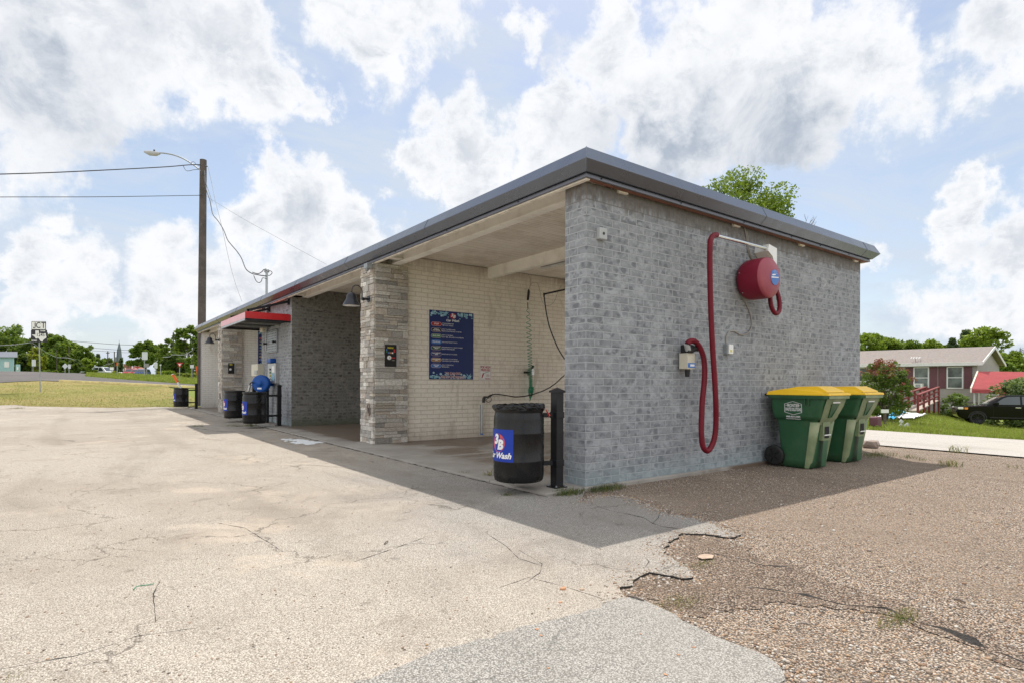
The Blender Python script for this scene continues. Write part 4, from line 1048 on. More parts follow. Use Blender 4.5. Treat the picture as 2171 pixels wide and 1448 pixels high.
# barn lamps on the piers
def barn_lamp(px, py, lab):
    p = onX(px, py, XP - .03)
    t = thing('barn_lamp', tuple(p), lab, 'wall lamp', 'black gooseneck lamps on the stone piers')
    m = MB(); m.tube([(0, 0, 0), (-.02, 0, 0)], .055, 20); m.tube([(-.02, 0, 0), (-.10, 0, -.004)], .018, 10); m.tube([(-.09, 0, -.004), (-.13, 0, -.004)], .028, 12); m.build('wall_mount', 'lamp_black', t)
    pts = [(-.12, 0, 0)] + [(-.185 - .075 * math.cos(a), 0, .10 + .09 * math.sin(a)) for a in [PI * (1 - k / 10) for k in range(11)]][::-1] if False else None
    arc = [(-.125, 0, .0), (-.122, 0, .07), (-.125, 0, .13), (-.145, 0, .185), (-.19, 0, .215), (-.24, 0, .215), (-.285, 0, .185), (-.305, 0, .13), (-.308, 0, .08)]
    m = MB(); m.tube(arc, .0095, 8); m.build('gooseneck', 'lamp_black', t)
    m = MB(); m.lathe([(.001, .085), (.035, .082), (.062, .066), (.078, .04), (.084, .01), (.085, -.012), (.092, -.03), (.110, -.06), (.132, -.10), (.152, -.128), (.163, -.136), (.163, -.141), (.150, -.132), (.128, -.10), (.085, -.03), (.05, .0), (.001, .0)], 36, c=(-.308, 0, 0)); sh = m.build('lamp_shade', 'lamp_black', t)
    m = MB(); m.lathe([(.001, -.138), (.145, -.136), (.135, -.122), (.001, -.12)], 30, c=(-.308, 0, 0)); m.build('lens', 'lamp_inner', sh)
    return t
L1 = barn_lamp(782, 635, 'black gooseneck barn lamp on the near stone pier')
p = onX(465, 721, XP - .03)
L2 = copy_tree(L1); L2.location = p; L2['label'] = 'black gooseneck barn lamp on the far stone pier beyond the red canopy'
# floodlight box at the top of the near pier
p = onX(786, 566, XP - .03); t = thing('junction_box', tuple(p), 'small grey floodlight box at the top of the near stone pier', 'electrical box')
m = MB(); m.bbox(-.10, .0, -.07, .07, -.045, .045, .008); m.build('housing', 'galvanised', t); m = MB(); m.cyl((-.06, 0, -.045), (-.075, 0, -.075), .03, 14); m.build('lamp_head', 'galvanised', t)

# ---- red canopy on the utility room
YA, YB, XC = 10.18, 12.98, -1.03
can = thing('canopy', (0, (YA + YB) / 2, 2.5), 'red metal canopy with black trim on the grey utility room', 'canopy')
def cbar(name, *a, m='red_metal', par=None): q = MB(); q.box(*a); return q.build(name, m, par or can, world=True)
z0, z1 = 2.50, 2.675
cbar('side_fascia', XC, -.002, YA, YA + .02, z0 + .035, z1); cbar('side_fascia', XC, -.002, YB - .02, YB, z0 + .035, z1)
cbar('front_fascia', XC - .004, XC + .02, YA + .003, YB - .003, z0 + .033, z1 - .003, m='red_metal_sheen')
cbar('trim', XC + .004, -.002, YA + .004, YA + .03, z0 - .01, z0 + .033, m='black_steel'); cbar('trim', XC + .004, -.002, YB - .03, YB - .004, z0 - .01, z0 + .033, m='black_steel')
cbar('trim', XC + .0, XC + .04, YA + .031, YB - .031, z0 - .012, z0 + .031, m='brushed_steel')
q = MB(); n = 18
for i in range(n):
    y = YA + .04 + (YB - YA - .08) * i / n; q.box(XC + .03, -.005, y, y + .035, z1 - .01, z1 + .022)
q.box(XC + .025, -.004, YA + .025, YB - .025, z1 - .018, z1 - .009); q.build('ribbed_roof', 'red_metal', can, world=True)
cbar('soffit', XC + .05, -.006, YA + .032, YB - .032, z0 + .034, z0 + .040, m='black_gap')
for y in (YA + .9, YA + 1.85): cbar('joist', XC + .045, -.01, y, y + .05, z0 - .002, z0 + .05, m='brushed_steel')
for y, zt_ in ((YA + .12, 3.02), (YB - .9, 3.02)):
    q = MB(); q.bar((XC + .08, y, z1 + .055), (-.01, y, zt_), .05, .055); q.bar((XC + .08, y, z1 + .0), (XC + .08, y, z1 + .085), .05, .05); q.bar((-.03, y, zt_ - .08), (-.03, y, zt_ + .05), .08, .05); q.build('hanger', 'black_steel', can, world=True)

# ---- front of the utility room
def ubox(name, px0, px1, py0, py1, depth, m, lab, cat, X=0.0):
    a = onX(px0, py0, X); b = onX(px1, py1, X)   # px0 is the far side
    t = thing(name, (X, (a.y + b.y) / 2, b.z), lab, cat)
    q = MB(); q.bbox(X - depth, X + .01, b.y, a.y, b.z, a.z, .008); q.build('housing', m, t, world=True); return t, a, b
t, a, b = ubox('alarm_box', 560.5, 566, 690.5, 704, .12, 'cream_box', 'small cream alarm box beside the conduit under the canopy', 'electrical box')
q = MB(); q.cyl((-.12, b.y + .06, (a.z + b.z) / 2), (-.125, b.y + .06, (a.z + b.z) / 2), .015, 10); q.build('button', 'ink_black', t, world=True)
t, a, b = ubox('vent_panel', 568.5, 590, 704, 746, .05, 'galvanised', 'square perforated grey vent cage on the utility room wall', 'vent')
q = MB()
for i in range(9):
    for j in range(7):
        yy = b.y + (a.y - b.y) * (j + .5) / 7; z_ = b.z + (a.z - b.z) * (i + .5) / 9
        q.box(-.054, -.0505, yy - .028, yy + .02, z_ - .012, z_ + .012)
q.build('perforation', 'black_steel', t, world=True)
for px, py, w in ((569.5, 729, .12), (589, 725, .10)):
    p = onX(px, py, 0); q = MB(); q.cyl((.0, p.y, p.z), (-.12, p.y, p.z), .022, 10); q.cyl((-.10, p.y, p.z), (-.14, p.y, p.z), .032, 10); tag(q.build('wall_peg', 'black_steel', loc=tuple(p), world=True), 'black peg on the wall %s the perforated vent cage' % ('left of' if px < 580 else 'right of'), 'peg')
t, a, b = ubox('electrical_cabinet', 545.5, 559.5, 772.5, 797, .16, 'cream_box', 'beige steel cabinet on the utility room wall behind the blue reel', 'cabinet')
q = MB(); q.bbox(-.185, -.161, b.y + .02, b.y + .3, b.z + .05, b.z + .16, .004); q.build('latch_plate', 'brushed_steel', t, world=True)
t, a, b = ubox('vending_unit', 576, 592, 771, 812, .10, 'brushed_steel', 'steel towel dispenser with a blue cap on the utility room wall', 'dispenser')
q = MB(); q.bbox(-.15, -.0, b.y + .40 * (a.y - b.y), b.y + .92 * (a.y - b.y), a.z + .01, a.z + .13, .03); q.build('cap', 'hose_reel_blue', t, world=True)
q = MB(); q.box(-.1035, -.1005, b.y + .08, b.y + .42 * (a.y - b.y), b.z + .08, b.z + .26); q.build('sticker', 'bubble_blue', t, world=True)
q = MB(); q.box(-.1035, -.1005, b.y + .08, b.y + .42 * (a.y - b.y), b.z + .28, b.z + .44); q.build('sticker', 'sign_white', t, world=True)
for k in range(4):
    q = MB(); zz_ = b.z + .12 + k * .08; q.cyl((-.10, b.y + .62 * (a.y - b.y), zz_), (-.125, b.y + .62 * (a.y - b.y), zz_), .025, 10); q.build('knob', ('bright_steel', 'ink_yellow', 'ink_green', 'ink_black')[k], t, world=True)
# service mast and conduit
pm = onX(565.5, 600, -.05)
mast = thing('service_mast', (pm.x, pm.y, 3.0), 'grey service mast with weatherhead rising above the roof edge', 'mast')
ztop_ = onX(565.5, 578, .35).z; pmy = onX(565.5, 578, .35).y; zbot = onX(565.5, 743, -.05).z
q = MB(); q.cyl((.35, pmy, 3.35), (.35, pmy, ztop_), .036, 12); q.build('mast_pipe', 'galvanised', mast, world=True)
pm2 = onX(566.0, 578, .35)
q = MB(); q.lathe([(.001, .10), (.05, .085), (.075, .04), (.075, -.01), (.04, -.04)], 16, c=(.35, pmy, ztop_ + .02)); q.build('weatherhead', 'galvanised', mast, world=True)
q = MB(); q.cyl((-.05, pm.y, zbot), (-.05, pm.y, 3.1), .03, 10); tag(q.build('conduit', 'galvanised', loc=(-.05, pm.y, zbot), world=True), 'grey conduit pipe running down from the soffit through the canopy', 'pipe')

# ---- grey switch box high on the near end wall
p = onY(1272, 498, 0); t = thing('wall_box', (p.x, 0, p.z), 'small grey box with a black hole high on the near end wall', 'electrical box')
q = MB(); q.bbox(-.055, .055, -.055, .004, -.06, .06, .008); q.build('housing', 'grey_box', t); q = MB(); q.cyl((.0, -.055, 0), (.0, -.0575, 0), .016, 12); q.build('hole', 'ink_black', t)

# ---- instruction board on the divider wall
DY = 5.20
A = onY(910, 657, DY); B = onY(1003, 664, DY); Cc = onY(910, 803, DY)
PW, PH = B.x - A.x, A.z - Cc.z
bx, bz = A.x, Cc.z
def board(parent_loc, W, Hh, lab, name='instruction_board', bx=bx, bz=bz, Yw=DY):
    t = thing(name, (bx + W / 2, Yw, bz), lab, 'sign board')
    q = MB(); q.box(bx, bx + W, Yw - .012, Yw - .001, bz, bz + Hh); q.build('panel', 'poster_navy', t, world=True)
    R = 1.575; f = lambda lay: (lambda u, v: (bx + u * W, Yw - .0125 - .0006 * lay, bz + v * Hh / R))
    random.seed(3)
    bl, bb = MB(), MB()
    for i in range(210):
        top = i % 2 == 0
        u = random.uniform(.03, .97); v = (R - .02 - abs(random.gauss(0, .05)) - .01) if top else (.02 + abs(random.gauss(0, .05)))
        if top and abs(u - .52) < .09: continue
        if v > R - .015 or v < .015: continue
        r_ = random.choice([.006, .008, .012, .016, .022, .028])
        place2d(bl if random.random() < .5 else bb, disc2d(min(max(u, r_ + .005), .995 - r_), min(max(v, r_ + .005), R - .005 - r_), r_, 12), f(1 + random.random() * .6))
    bl.build('bubbles', 'bubble_blue', t, world=True); bb.build('bubbles', 'bubble_light', t, world=True)
    q = MB(); place2d(q, disc2d(.52, R - .105, .068, 28), f(3)); q.build('logo_disc', 'ink_red', t, world=True)
    q = MB(); place2d(q, text2d('3', .10, shear=.25, bold=.004), f(4), 0, .495, R - .09); place2d(q, text2d('B', .10, shear=.25, bold=.004), f(4), 0, .545, R - .12)
    place2d(q, text2d('Car Wash', .072, shear=.3, bold=.0022), f(4), 0, .51, R - .215)
    rows = [('STOP', 'ink_red', ['STOPS EQUIPMENT BUT', 'TIME IS STILL TICKING!']), ('WHEEL &\nTIRE CLEANER', 'ink_black', ['APPLY TO WHEELS & TIRES.', 'RINSE W/ HIGH PRESSURE 1" FROM TIRE.']), ('BUG OFF!', 'ink_green', ['APPLY TO THE SPLATS', 'WAIT 1 MIN. AND RINSE W/ HIGH PRESSURE']),
            ('PRE-SOAK', 'ink_blue', ['APPLY FROM THE BOTTOM UP!']), ('TRIPLE FOAM\nBRUSH', 'ink_darkgreen', ['WASH BRUSH B4 YOU SCRUB YOUR RIDE!', 'RINSE W/ HIGH PRESSURE.']), ('HIGH PRESSURE\nRINSE', 'poster_navy', ['RINSE FROM THE TOP DOWN!']),
            ('HIGH PRESSURE\nWAX', 'ink_brown', ['APPLY WAX TO YOUR WHOLE', 'CAR & FINISH W/SPOT FREE RINSE!']), ('SPOT FREE\nRINSE', 'ink_blue', ['APPLY TO THE WHOLE', 'VEHICLE AND....'])]
    y0_ = R - .315; st = .136
    for i, (nm, mm, ls) in enumerate(rows):
        v = y0_ - i * st
        k = MB(); place2d(k, pill2d(.15, v, .232, .094), f(2)); k.build('button_outline', 'ink_pink' if i != 3 else 'ink_blue', t, world=True)
        k = MB(); place2d(k, pill2d(.15, v, .218, .080), f(3)); k.build('button', mm, t, world=True)
        one = '\n' not in nm
        place2d(q, text2d(nm, .052 if nm == 'STOP' else (.044 if one else .029), bold=.0012, sx=.85), f(4), 0, .15, v)
        for j, l in enumerate(ls):
            place2d(q, text2d(l, .0335, 'LEFT', sx=.74, bold=.0004, res=1), f(2), 0, .275, v + (0 if len(ls) == 1 else (.021 - .042 * j)))
    q.build('lettering', 'white_ink', t, world=True)
    q = MB(); place2d(q, text2d('TA DAH!!!!', .078, bold=.004, sx=.95), f(3.4), 0, .52, .135); place2d(q, text2d('SUDZATIONAL!!!', .078, bold=.004, sx=.92), f(3.4), 0, .52, .05); q.build('lettering', 'white_ink', t, world=True)
    q = MB(); place2d(q, text2d('TA DAH!!!!', .078, bold=.0012, sx=.95), f(4.4), 0, .52, .135); place2d(q, text2d('SUDZATIONAL!!!', .078, bold=.0012, sx=.92), f(4.4), 0, .52, .05); q.build('lettering', 'ink_red', t, world=True)
    return t
tb = board(None, PW, PH, 'navy instruction board with bubbles and white lettering in the near bay')
X2 = onY(547, 730, 18.10).x
board(None, PW, PH, 'navy instruction board seen in part at the far bay beside the utility room', bx=X2, bz=onY(547, 777, 18.10).z, Yw=18.10)
random.seed(11)
# white pressure notice
A = onY(1016, 774, DY); B = onY(1041, 806, DY); W = B.x - A.x; Hh = A.z - B.z
t = thing('pressure_notice', (A.x, DY, B.z), 'small white notice about high pressure in red letters right of the navy board', 'notice')
q = MB(); q.bbox(A.x, B.x, DY - .007, DY - .001, B.z, A.z, .003); q.build('panel', 'sign_white', t, world=True)
ff = lambda lay: (lambda u, v: (A.x + W * .5 + u, DY - .0075 - .0004 * lay, B.z + v))
q = MB(); place2d(q, text2d('FOR HIGH', .062, bold=.002, sx=.8), ff(1), 0, 0, Hh * .87); place2d(q, text2d('PRESSURE', .062, bold=.002, sx=.8), ff(1), 0, 0, Hh * .69); place2d(q, text2d('TRIGGER', .03, bold=.001), ff(1), 0, .05, Hh * .12); place2d(q, text2d('PULL\nHOLD', .03), ff(1), 0, .06, Hh * .33)
for (u0, v0, u1, v1) in ((-.45, 0, .45, .012), (-.45, .988, .45, 1)): pass
fr = .012
for (a0, a1, b0, b1) in ((-W / 2 + fr, W / 2 - fr, fr, fr + .004), (-W / 2 + fr, W / 2 - fr, Hh - fr - .004, Hh - fr), (-W / 2 + fr, -W / 2 + fr + .004, fr, Hh - fr), (W / 2 - fr - .004, W / 2 - fr, fr, Hh - fr)):
    q.add([ff(1)(u, v) for u, v in ((a0, b0), (a1, b0), (a1, b1), (a0, b1))], [(0, 1, 2, 3)])
q.add([ff(1)(u, v) for u, v in ((-.09, .05), (-.075, .045), (-.045, .10), (-.03, .14), (-.05, .15), (-.075, .11))], [(0, 1, 2, 3, 4, 5)]); q.build('lettering', 'ink_red', t, world=True)
q = MB(); q.add([ff(1)(u, v) for u, v in ((-.03, .138), (.09, .175), (.09, .181), (-.03, .146))], [(0, 1, 2, 3)]); q.build('wand_drawing', 'ink_black', t, world=True)

# ---- wash wand, hoses and fittings in the near bay
def Yp(x, y, off=.0): p = onY(x, y, DY - off); return p
# steel holder tube with trigger gun
A = Yp(1021.5, 921, .06); B = Yp(1021.5, 856, .06)
t = thing('wand_holder', tuple(A), 'vertical steel wand holder tube standing against the bay wall', 'wand holder')
q = MB(); q.cyl(A, B, .022, 12); q.build('tube', 'brushed_steel', t, world=True); q = MB(); q.cyl(A + Vector((0, 0, -.0)), A + Vector((0, 0, .03)), .028, 12); q.build('foot', 'ink_blue', t, world=True)
q = MB(); q.cyl(Yp(1019, 921, .03), Yp(1018.5, 857, .03), .008, 8); q.build('bracket', 'galvanised', t, world=True)
gun = thing('spray_gun', tuple(B), 'black trigger spray gun hooked on the steel wand holder', 'spray gun')
q = MB(); q.tube([Yp(1025, 853, .09), Yp(1026, 845, .09), Yp(1028, 840, .09)], [.026, .034, .026], 10); q.build('grip', 'hose_black', gun, world=True)
q = MB(); q.tube([Yp(1028, 841, .09), Yp(1034, 841, .09), Yp(1040, 838, .09), Yp(1046, 835, .09)], [.018, .016, .02, .01], 8); q.build('barrel', 'hose_black', gun, world=True)
q = MB(); q.tube([Yp(1039, 838, .09), Yp(1041.5, 845, .09), Yp(1041, 850, .09), Yp(1035, 852, .09), Yp(1030, 849, .09), Yp(1032, 845, .09), Yp(1038, 842, .09)], .006, 6); q.build('trigger_guard', 'hose_black', gun, world=True)
# pressure hose: from boom down, behind wall, and back to gun
boomA = onY(1153.5, 626, 3.6)
def smooth(pts, n=6):
    pts = [Vector(p) for p in pts]; out = []
    for i in range(len(pts) - 1):
        p0 = pts[max(0, i - 1)]; p1_ = pts[i]; p2_ = pts[i + 1]; p3 = pts[min(len(pts) - 1, i + 2)]
        for k in range(n):
            s = k / n; out.append(.5 * ((2 * p1_) + (-p0 + p2_) * s + (2 * p0 - 5 * p1_ + 4 * p2_ - p3) * s * s + (-p0 + 3 * p1_ - 3 * p2_ + p3) * s ** 3))
    out.append(pts[-1]); return out
hp = [onY(x, y, 3.6) for x, y in [(1154, 631), (1155, 640), (1158, 662), (1164, 690), (1172, 713), (1182, 736), (1193, 755), (1204, 770), (1212, 785), (1212, 796)]] + [onY(1204, 790, 3.9), onY(1193, 798, 4.3), onY(1178, 812, 4.6), onY(1160, 824, 4.8), onY(1140, 832, 4.9), onY(1120, 838, 5.0), onY(1095, 841, 5.05), onY(1075, 838, 5.08), onY(1053, 835, 5.1), onY(1046, 836, 5.1)]
q = MB(); q.tube(smooth(hp, 5), .011, 8); tag(q.build('pressure_hose', 'hose_black', loc=tuple(hp[0]), world=True), 'black pressure hose looping from the ceiling boom to the spray gun', 'hose')
t = thing('ceiling_boom', tuple(boomA), 'dark swivel boom reaching out under the bay ceiling', 'boom')
q = MB(); q.tube([onY(1156, 623.5, 3.6), onY(1195, 615, 3.2), onY(1230, 607, 2.9)], .016, 8); q.build('arm', 'black_steel', t, world=True)
q = MB(); q.tube([onY(1153.5, 622, 3.6), onY(1153.5, 631, 3.6)], [.02, .012], 8); q.build('swivel', 'black_steel', t, world=True)
# foam brush line: thin cable, coiled green hose
q = MB(); q.tube(smooth([Yp(1120, 582, .02), Yp(1124, 592, .02), Yp(1124, 606, .02), Yp(1121, 614, .03)], 5), .004, 5); tag(q.build('thin_cable', 'cable_grey', loc=tuple(Yp(1120, 582)), world=True), 'thin cable hanging from the bay ceiling above the coiled hose', 'cable')
q = MB(); q.tube(smooth([Yp(1125, 604, .03), Yp(1130, 600, .1), Yp(1139, 601, .2), Yp(1144, 615, .2), Yp(1148, 635, .2), Yp(1155, 647, .2), Yp(1165, 648, .2), Yp(1175, 640, .2), Yp(1182, 622, .2), Yp(1190, 606, .1)], 5), .004, 5); tag(q.build('loop_cable', 'cable_grey', loc=tuple(Yp(1130, 600)), world=True), 'thin grey cable drooping in a wide loop under the bay ceiling', 'cable')
t = thing('coiled_hose', tuple(Yp(1120, 620, .12)), 'green coiled air hose hanging down the cream bay wall', 'hose')
q = MB(); q.tube([Yp(1121, 614, .12), Yp(1121, 618, .12), Yp(1119, 637, .12)], [.012, .026, .024], 8); q.build('handle', 'hose_black', t, world=True)
q = MB(); q.tube([Yp(1119, 642, .12), Yp(1119, 655, .12)], [.01, .008], 8); q.build('ferrule', 'hose_black', t, world=True)
pts = []; y = 654.0; ph = 0
while y < 821:
    f_ = (y - 654) / 167; amp = 1.5 + 2.6 * min(1, f_ * 4) - 1.6 * f_; pitch = 14 - 11.6 * min(1, f_ * 1.1)
    xc = 1118.5 + 7.0 * f_ ** .8
    c = Yp(xc, y, .12); a_ = amp * .0085
    a_ *= 1.7; pts.append(c + Vector((math.cos(ph) * a_, math.sin(ph) * a_, 0))); ph += PI / 5; y += pitch / 10
q = MB(); q.tube(pts, .006, 5); q.build('coil', 'hose_green', t, world=True)
pts = []
for k in range(260):
    f_ = k / 260; c = Yp(1126 - 2 * f_, 820 + 28 * f_, .12); a_ = .055 * math.sin(PI * min(1, .35 + f_ * .7)) + random.uniform(-.008, .008)
    pts.append(c + Vector((math.cos(k * .72) * a_, math.sin(k * .72) * a_, random.uniform(-.01, .01))))
q = MB(); q.tube(pts, .006, 5); q.build('bundle', 'hose_green', t, world=True)
p = Yp(1121, 789, .02); t = thing('hose_hook', tuple(p), 'dark bracket on the bay wall holding the coiled green hose', 'bracket')
q = MB(); q.cyl((p.x - .10, DY, p.z), (p.x - .10, DY - .09, p.z), .022, 10); q.cyl((p.x - .10, DY - .08, p.z), (p.x, DY - .08, p.z + .0), .012, 8); q.build('peg', 'black_steel', t, world=True)
q = MB(); q.bbox(p.x - .03, p.x + .05, DY - .15, DY - .0, p.z - .07, p.z + .08, .01); q.build('block', 'brushed_steel', t, world=True); q = MB(); q.tube([(p.x, DY - .12, p.z + .08), (p.x + .04, DY - .12, p.z + .13)], .026, 8); q.build('clamp', 'hose_black', t, world=True)
# strip light on the ceiling behind the beam
A = onZ(1150, 565, 3.30); B = onZ(1200, 553, 3.30)
t = thing('strip_light', tuple((A + B) / 2), 'clear strip light fixed to the ceiling of the near bay', 'ceiling light')
q = MB(); q.bar(A, B + (B - A) * .6, .10, .05); q.build('housing', 'galvanised', t, world=True)
q = MB(); q.bar(A + Vector((0, 0, -.045)), B + (B - A) * .6 + Vector((0, 0, -.045)), .05, .035); q.build('tube_cover', 'lamp_inner', t, world=True)
# soap foam on the slab edge
random.seed(5)
fm = [(600, 928), (612, 926), (622, 929), (640, 928), (655, 931), (672, 933), (688, 935), (676, 937), (664, 938), (650, 939), (640, 936), (628, 938), (620, 934), (606, 933)]
fpoly = np.array([tuple(onZ(x, y, .0).xy) for x, y in fm]); q = MB(); n_ = 0
lo_, hi_ = fpoly.min(0), fpoly.max(0)
while n_ < 260:
    x_ = random.uniform(lo_[0], hi_[0]); y_ = random.uniform(lo_[1], hi_[1])
    if not inside(fpoly, x_, y_) or math.sin(x_ * 9 + math.sin(y_ * 7) * 2) * math.cos(y_ * 11) > .35: continue
    r_ = random.uniform(.012, .055); a_ = random.uniform(0, 3); z_ = max(tz(x_, y_) + LOTZ, 0 if x_ > -.57 else -9)
    q.add([(x_ + r_ * random.uniform(.6, 1.2) * math.cos(w + a_), y_ + r_ * random.uniform(.8, 1.9) * math.sin(w + a_), z_ + .003) for w in [2 * PI * k / 9 for k in range(9)]] + [(x_, y_, z_ + .003 + r_ * .22)], [(k, (k + 1) % 9, 9) for k in range(9)], 0, True); n_ += 1
tag(q.build('soap_foam', 'foam', fixn=False), 'white soap foam lying on the asphalt at the second bay', 'foam', kind='stuff')
# ---------------------------------------------------------------- trash drums on posts
def drum(cx, cy, px_, py_, lab, R=.25, zb=.095, Ht=.735, bag=False, decal=True, post=True, plab=None, post_h=1.0, bin_top=True, scale_decal=1.0):
    t = thing('trash_drum', (px_, py_, 0), lab, 'trash can', 'black drums hung from steel posts')
    dx, dy = cx - px_, cy - py_
    m = MB(); H = Ht
    prof = [(.001, 0), (R * .90, 0), (R * .955, .012), (R * .985, .035), (R, .07), (R, .19), (R * 1.012, .198), (R * 1.012, .212), (R, .22), (R, .46), (R * 1.012, .468), (R * 1.012, .482), (R, .49), (R, .60), (R * .985, .64), (R * .955, .668), (R * .95, .678), (R * .985, .688), (R * 1.0, .70), (R * 1.0, H - .008), (R * .985, H), (R * .94, H), (R * .925, H - .02), (R * .92, .5), (R * .9, .03), (.001, .02)]
    m.lathe(prof, 56, c=(dx, dy, zb)); br = m.build('barrel', 'black_plastic', t, fixn=False)
    # square post with pyramid cap and base plate
    a = .047; pm = MB(); rot = Matrix.Translation((0, 0, 0)) @ Matrix.Rotation(math.radians(0), 4, 'Z'); pm.M = rot
    pm.bbox(-a, a, -a, a, .012, post_h - .035, .004); pm.build('post', 'black_steel', t)
    pm = MB(); pm.box(-.075, .075, -.075, .075, 0, .012); pm.build('base_plate', 'black_steel', t)
    for sx in (-1, 1):
        for sy in (-1, 1): q = MB(); q.cyl((sx * .06, sy * .06, .012), (sx * .06, sy * .06, .028), .009, 8); q.build('bolt', 'galvanised', t)
    pm = MB(); pm.box(-.060, .060, -.060, .060, post_h - .04, post_h - .02); pm.add([(-.06, -.06, post_h - .02), (.06, -.06, post_h - .02), (.06, .06, post_h - .02), (-.06, .06, post_h - .02), (0, 0, post_h + .012)], [(0, 1, 4), (1, 2, 4), (2, 3, 4), (3, 0, 4)]); pm.build('post_cap', 'black_steel', t)
    d = Vector((dx, dy, 0)); L = d.length; u = d.normalized()
    for z_ in (zb + .155, zb + .64):
        q = MB(); q.bar(Vector((0, 0, z_)), u * (L - R + .03) + Vector((0, 0, z_)), .035, .045); q.build('arm', 'black_steel', t)
        q = MB(); q.bbox(-a - .006, a + .006, -a - .006, a + .006, z_ - .032, z_ + .032, .004); q.build('collar', 'black_steel', t)
    if decal:
        cu = MB(); ac = math.radians(178); half = math.radians(43) * scale_decal; r0 = R * 1.014 + .002; zb0, zb1 = zb + .205, zb + .515
        def fc(lay):
            def g(s, v):   # s, v in metres round the barrel; text reads left to right when seen from outside
                ang = ac + s / r0 ; rr = r0 + lay * .0012
                return (dx + rr * math.cos(ang), dy + rr * math.sin(ang), (zb0 + zb1) / 2 + v)
            return g
        W = r0 * half; Hh = (zb1 - zb0) / 2; n = 22
        vs = [fc(0)(-W + 2 * W * i / n, s * Hh) for i in range(n + 1) for s in (-1, 1)]
        cu.add(vs, [(2 * i, 2 * i + 2, 2 * i + 3, 2 * i + 1) for i in range(n)], 0, True); dc = cu.build('decal', 'decal_blue', t, fixn=False)
        cu = MB(); place2d(cu, disc2d(.015, .025, .088, 36), fc(1)); cu.build('logo_disc', 'decal_red', dc, fixn=False)
        cu = MB(); place2d(cu, text2d('3', .125, shear=.2, bold=.007), fc(2), 0, -.018, .055); place2d(cu, text2d('B', .125, shear=.2, bold=.007), fc(2), 0, .040, .004)
        place2d(cu, text2d('Car Wash', .078, shear=.3, bold=.0028, sx=1.03), fc(2), 0, .0, -.098); cu.build('lettering', 'white_ink', dc, fixn=False)
    if bag:
        rnd = random.Random(4); n = 72; rows = []
        prof = [(.90, -.16), (.93, -.02), (.965, .008), (1.02, .010), (1.035, -.002), (1.04, -.014), (1.025, -.026), (1.005, -.036)]
        V = []
        for i, (k, z_) in enumerate(prof):
            for j in range(n):
                w = 2 * PI * j / n; e = (rnd.uniform(-1, 1)) * (.007 if i in (1, 2, 3) else .006) + .004 * math.sin(w * 9 + i)
                V.append((dx + (R * k + e) * math.cos(w), dy + (R * k + e) * math.sin(w), zb + Ht + z_ + rnd.uniform(-1, 1) * .005 + (.012 * max(0, math.cos(w - .1)) if i in (2, 3) else 0)))
        fs = [(i * n + j, i * n + (j + 1) % n, (i + 1) * n + (j + 1) % n, (i + 1) * n + j) for i in range(len(prof) - 1) for j in range(n)]
        q = MB(); q.add(V, fs, 0, False); b = q.build('bag_liner', 'bin_bag', t, fixn=False)
        w0 = math.atan2(-dy, -dx) - .55; c0 = Vector((dx + R * 1.05 * math.cos(w0), dy + R * 1.05 * math.sin(w0), zb + Ht - .03))
        o_ = Vector((math.cos(w0), math.sin(w0), 0)); s_ = o_.cross(UP)
        q = MB(); q.add([c0 - s_ * .012 + UP * .012, c0 + s_ * .012 + UP * .012, c0 + o_ * .05 + s_ * .03 - UP * .055, c0 + o_ * .05 - s_ * .025 - UP * .06, c0 + o_ * .035 - UP * .075], [(0, 1, 2, 4, 3)]); q.build('bag_tie', 'decal_red', b, fixn=False)
    return t
drum(-.645, .28, -.25, .156, 'large near black drum with a bin bag and blue decal at the corner post', bag=True)
drum(-.80, 10.25, -.19, 10.47, 'middle black drum with a blue decal hung from a post at the utility room corner', R=.262)
drum(-.74, 12.70, -.22, 12.83, 'farther of the two drums under the canopy, behind the middle drum', R=.262)
drum(-.86, 21.70, -.33, 21.72, 'farthest grey-black drum at the end of the building with a striped pipe in it', R=.262)
# striped pipe standing in the farthest drum
A = pd(384, 821, 22.9); B = pd(366.5, 794, 22.9); t = thing('striped_pipe', tuple(pd(389, 836, 22.9)), 'leaning white pipe with an orange upper half in the farthest drum', 'pipe')
q = MB(); M_ = A + (B - A) * .42; q.cyl(pd(391, 838, 22.9), M_, .035, 10); q.build('lower_half', 'white_paint', t, world=True)
q = MB(); q.cyl(M_, B, .050, 10); q.build('upper_half', 'orange', t, world=True); q = MB(); q.cyl(B, B + (B - A) * .05, .052, 10); q.build('end_cap', 'white_paint', t, world=True)
# blue hose reel on its own post
c = pd(554, 812.5, 15.0); t = thing('hose_reel', (c.x + .1, c.y + .1, 0), 'round blue hose reel on a black post above the drums', 'hose reel')
nrm = Vector((-.62, -.78, .05)).normalized(); q = MB(); R_ = nrm.to_track_quat('Z', 'Y').to_matrix().to_4x4()
q.M = Matrix.Translation(c - Vector(t.location)) @ R_
q.lathe([(.001, .10), (.05, .10), (.055, .085), (.16, .085), (.19, .08), (.215, .07), (.222, .055), (.215, .04), (.18, .03), (.18, -.06), (.215, -.07), (.215, -.085), (.001, -.09)], 36); q.build('drum_case', 'hose_reel_blue', t)
q = MB(); q.M = Matrix.Translation(c - Vector(t.location)) @ R_; q.box(-.06, .05, -.15, -.11, .0852, .091); q.build('label_plate', 'white_ink', t)
q = MB(); q.bbox(.02, .12, .0, .12, 0, c.z - .1, .006); q.build('post', 'black_steel', t)
q = MB(); q.bar((.07, .06, c.z - .15), (-.05, -.04, c.z - .02), .08, .10); q.bar((.28, .0, c.z), (.03, .0, c.z), .05, .14); q.build('bracket', 'hose_reel_blue', t)
hs = [pd(x, y, 14.9) for x, y in [(538, 811), (534, 810), (531, 812), (529, 817), (528, 822), (527, 828)]]
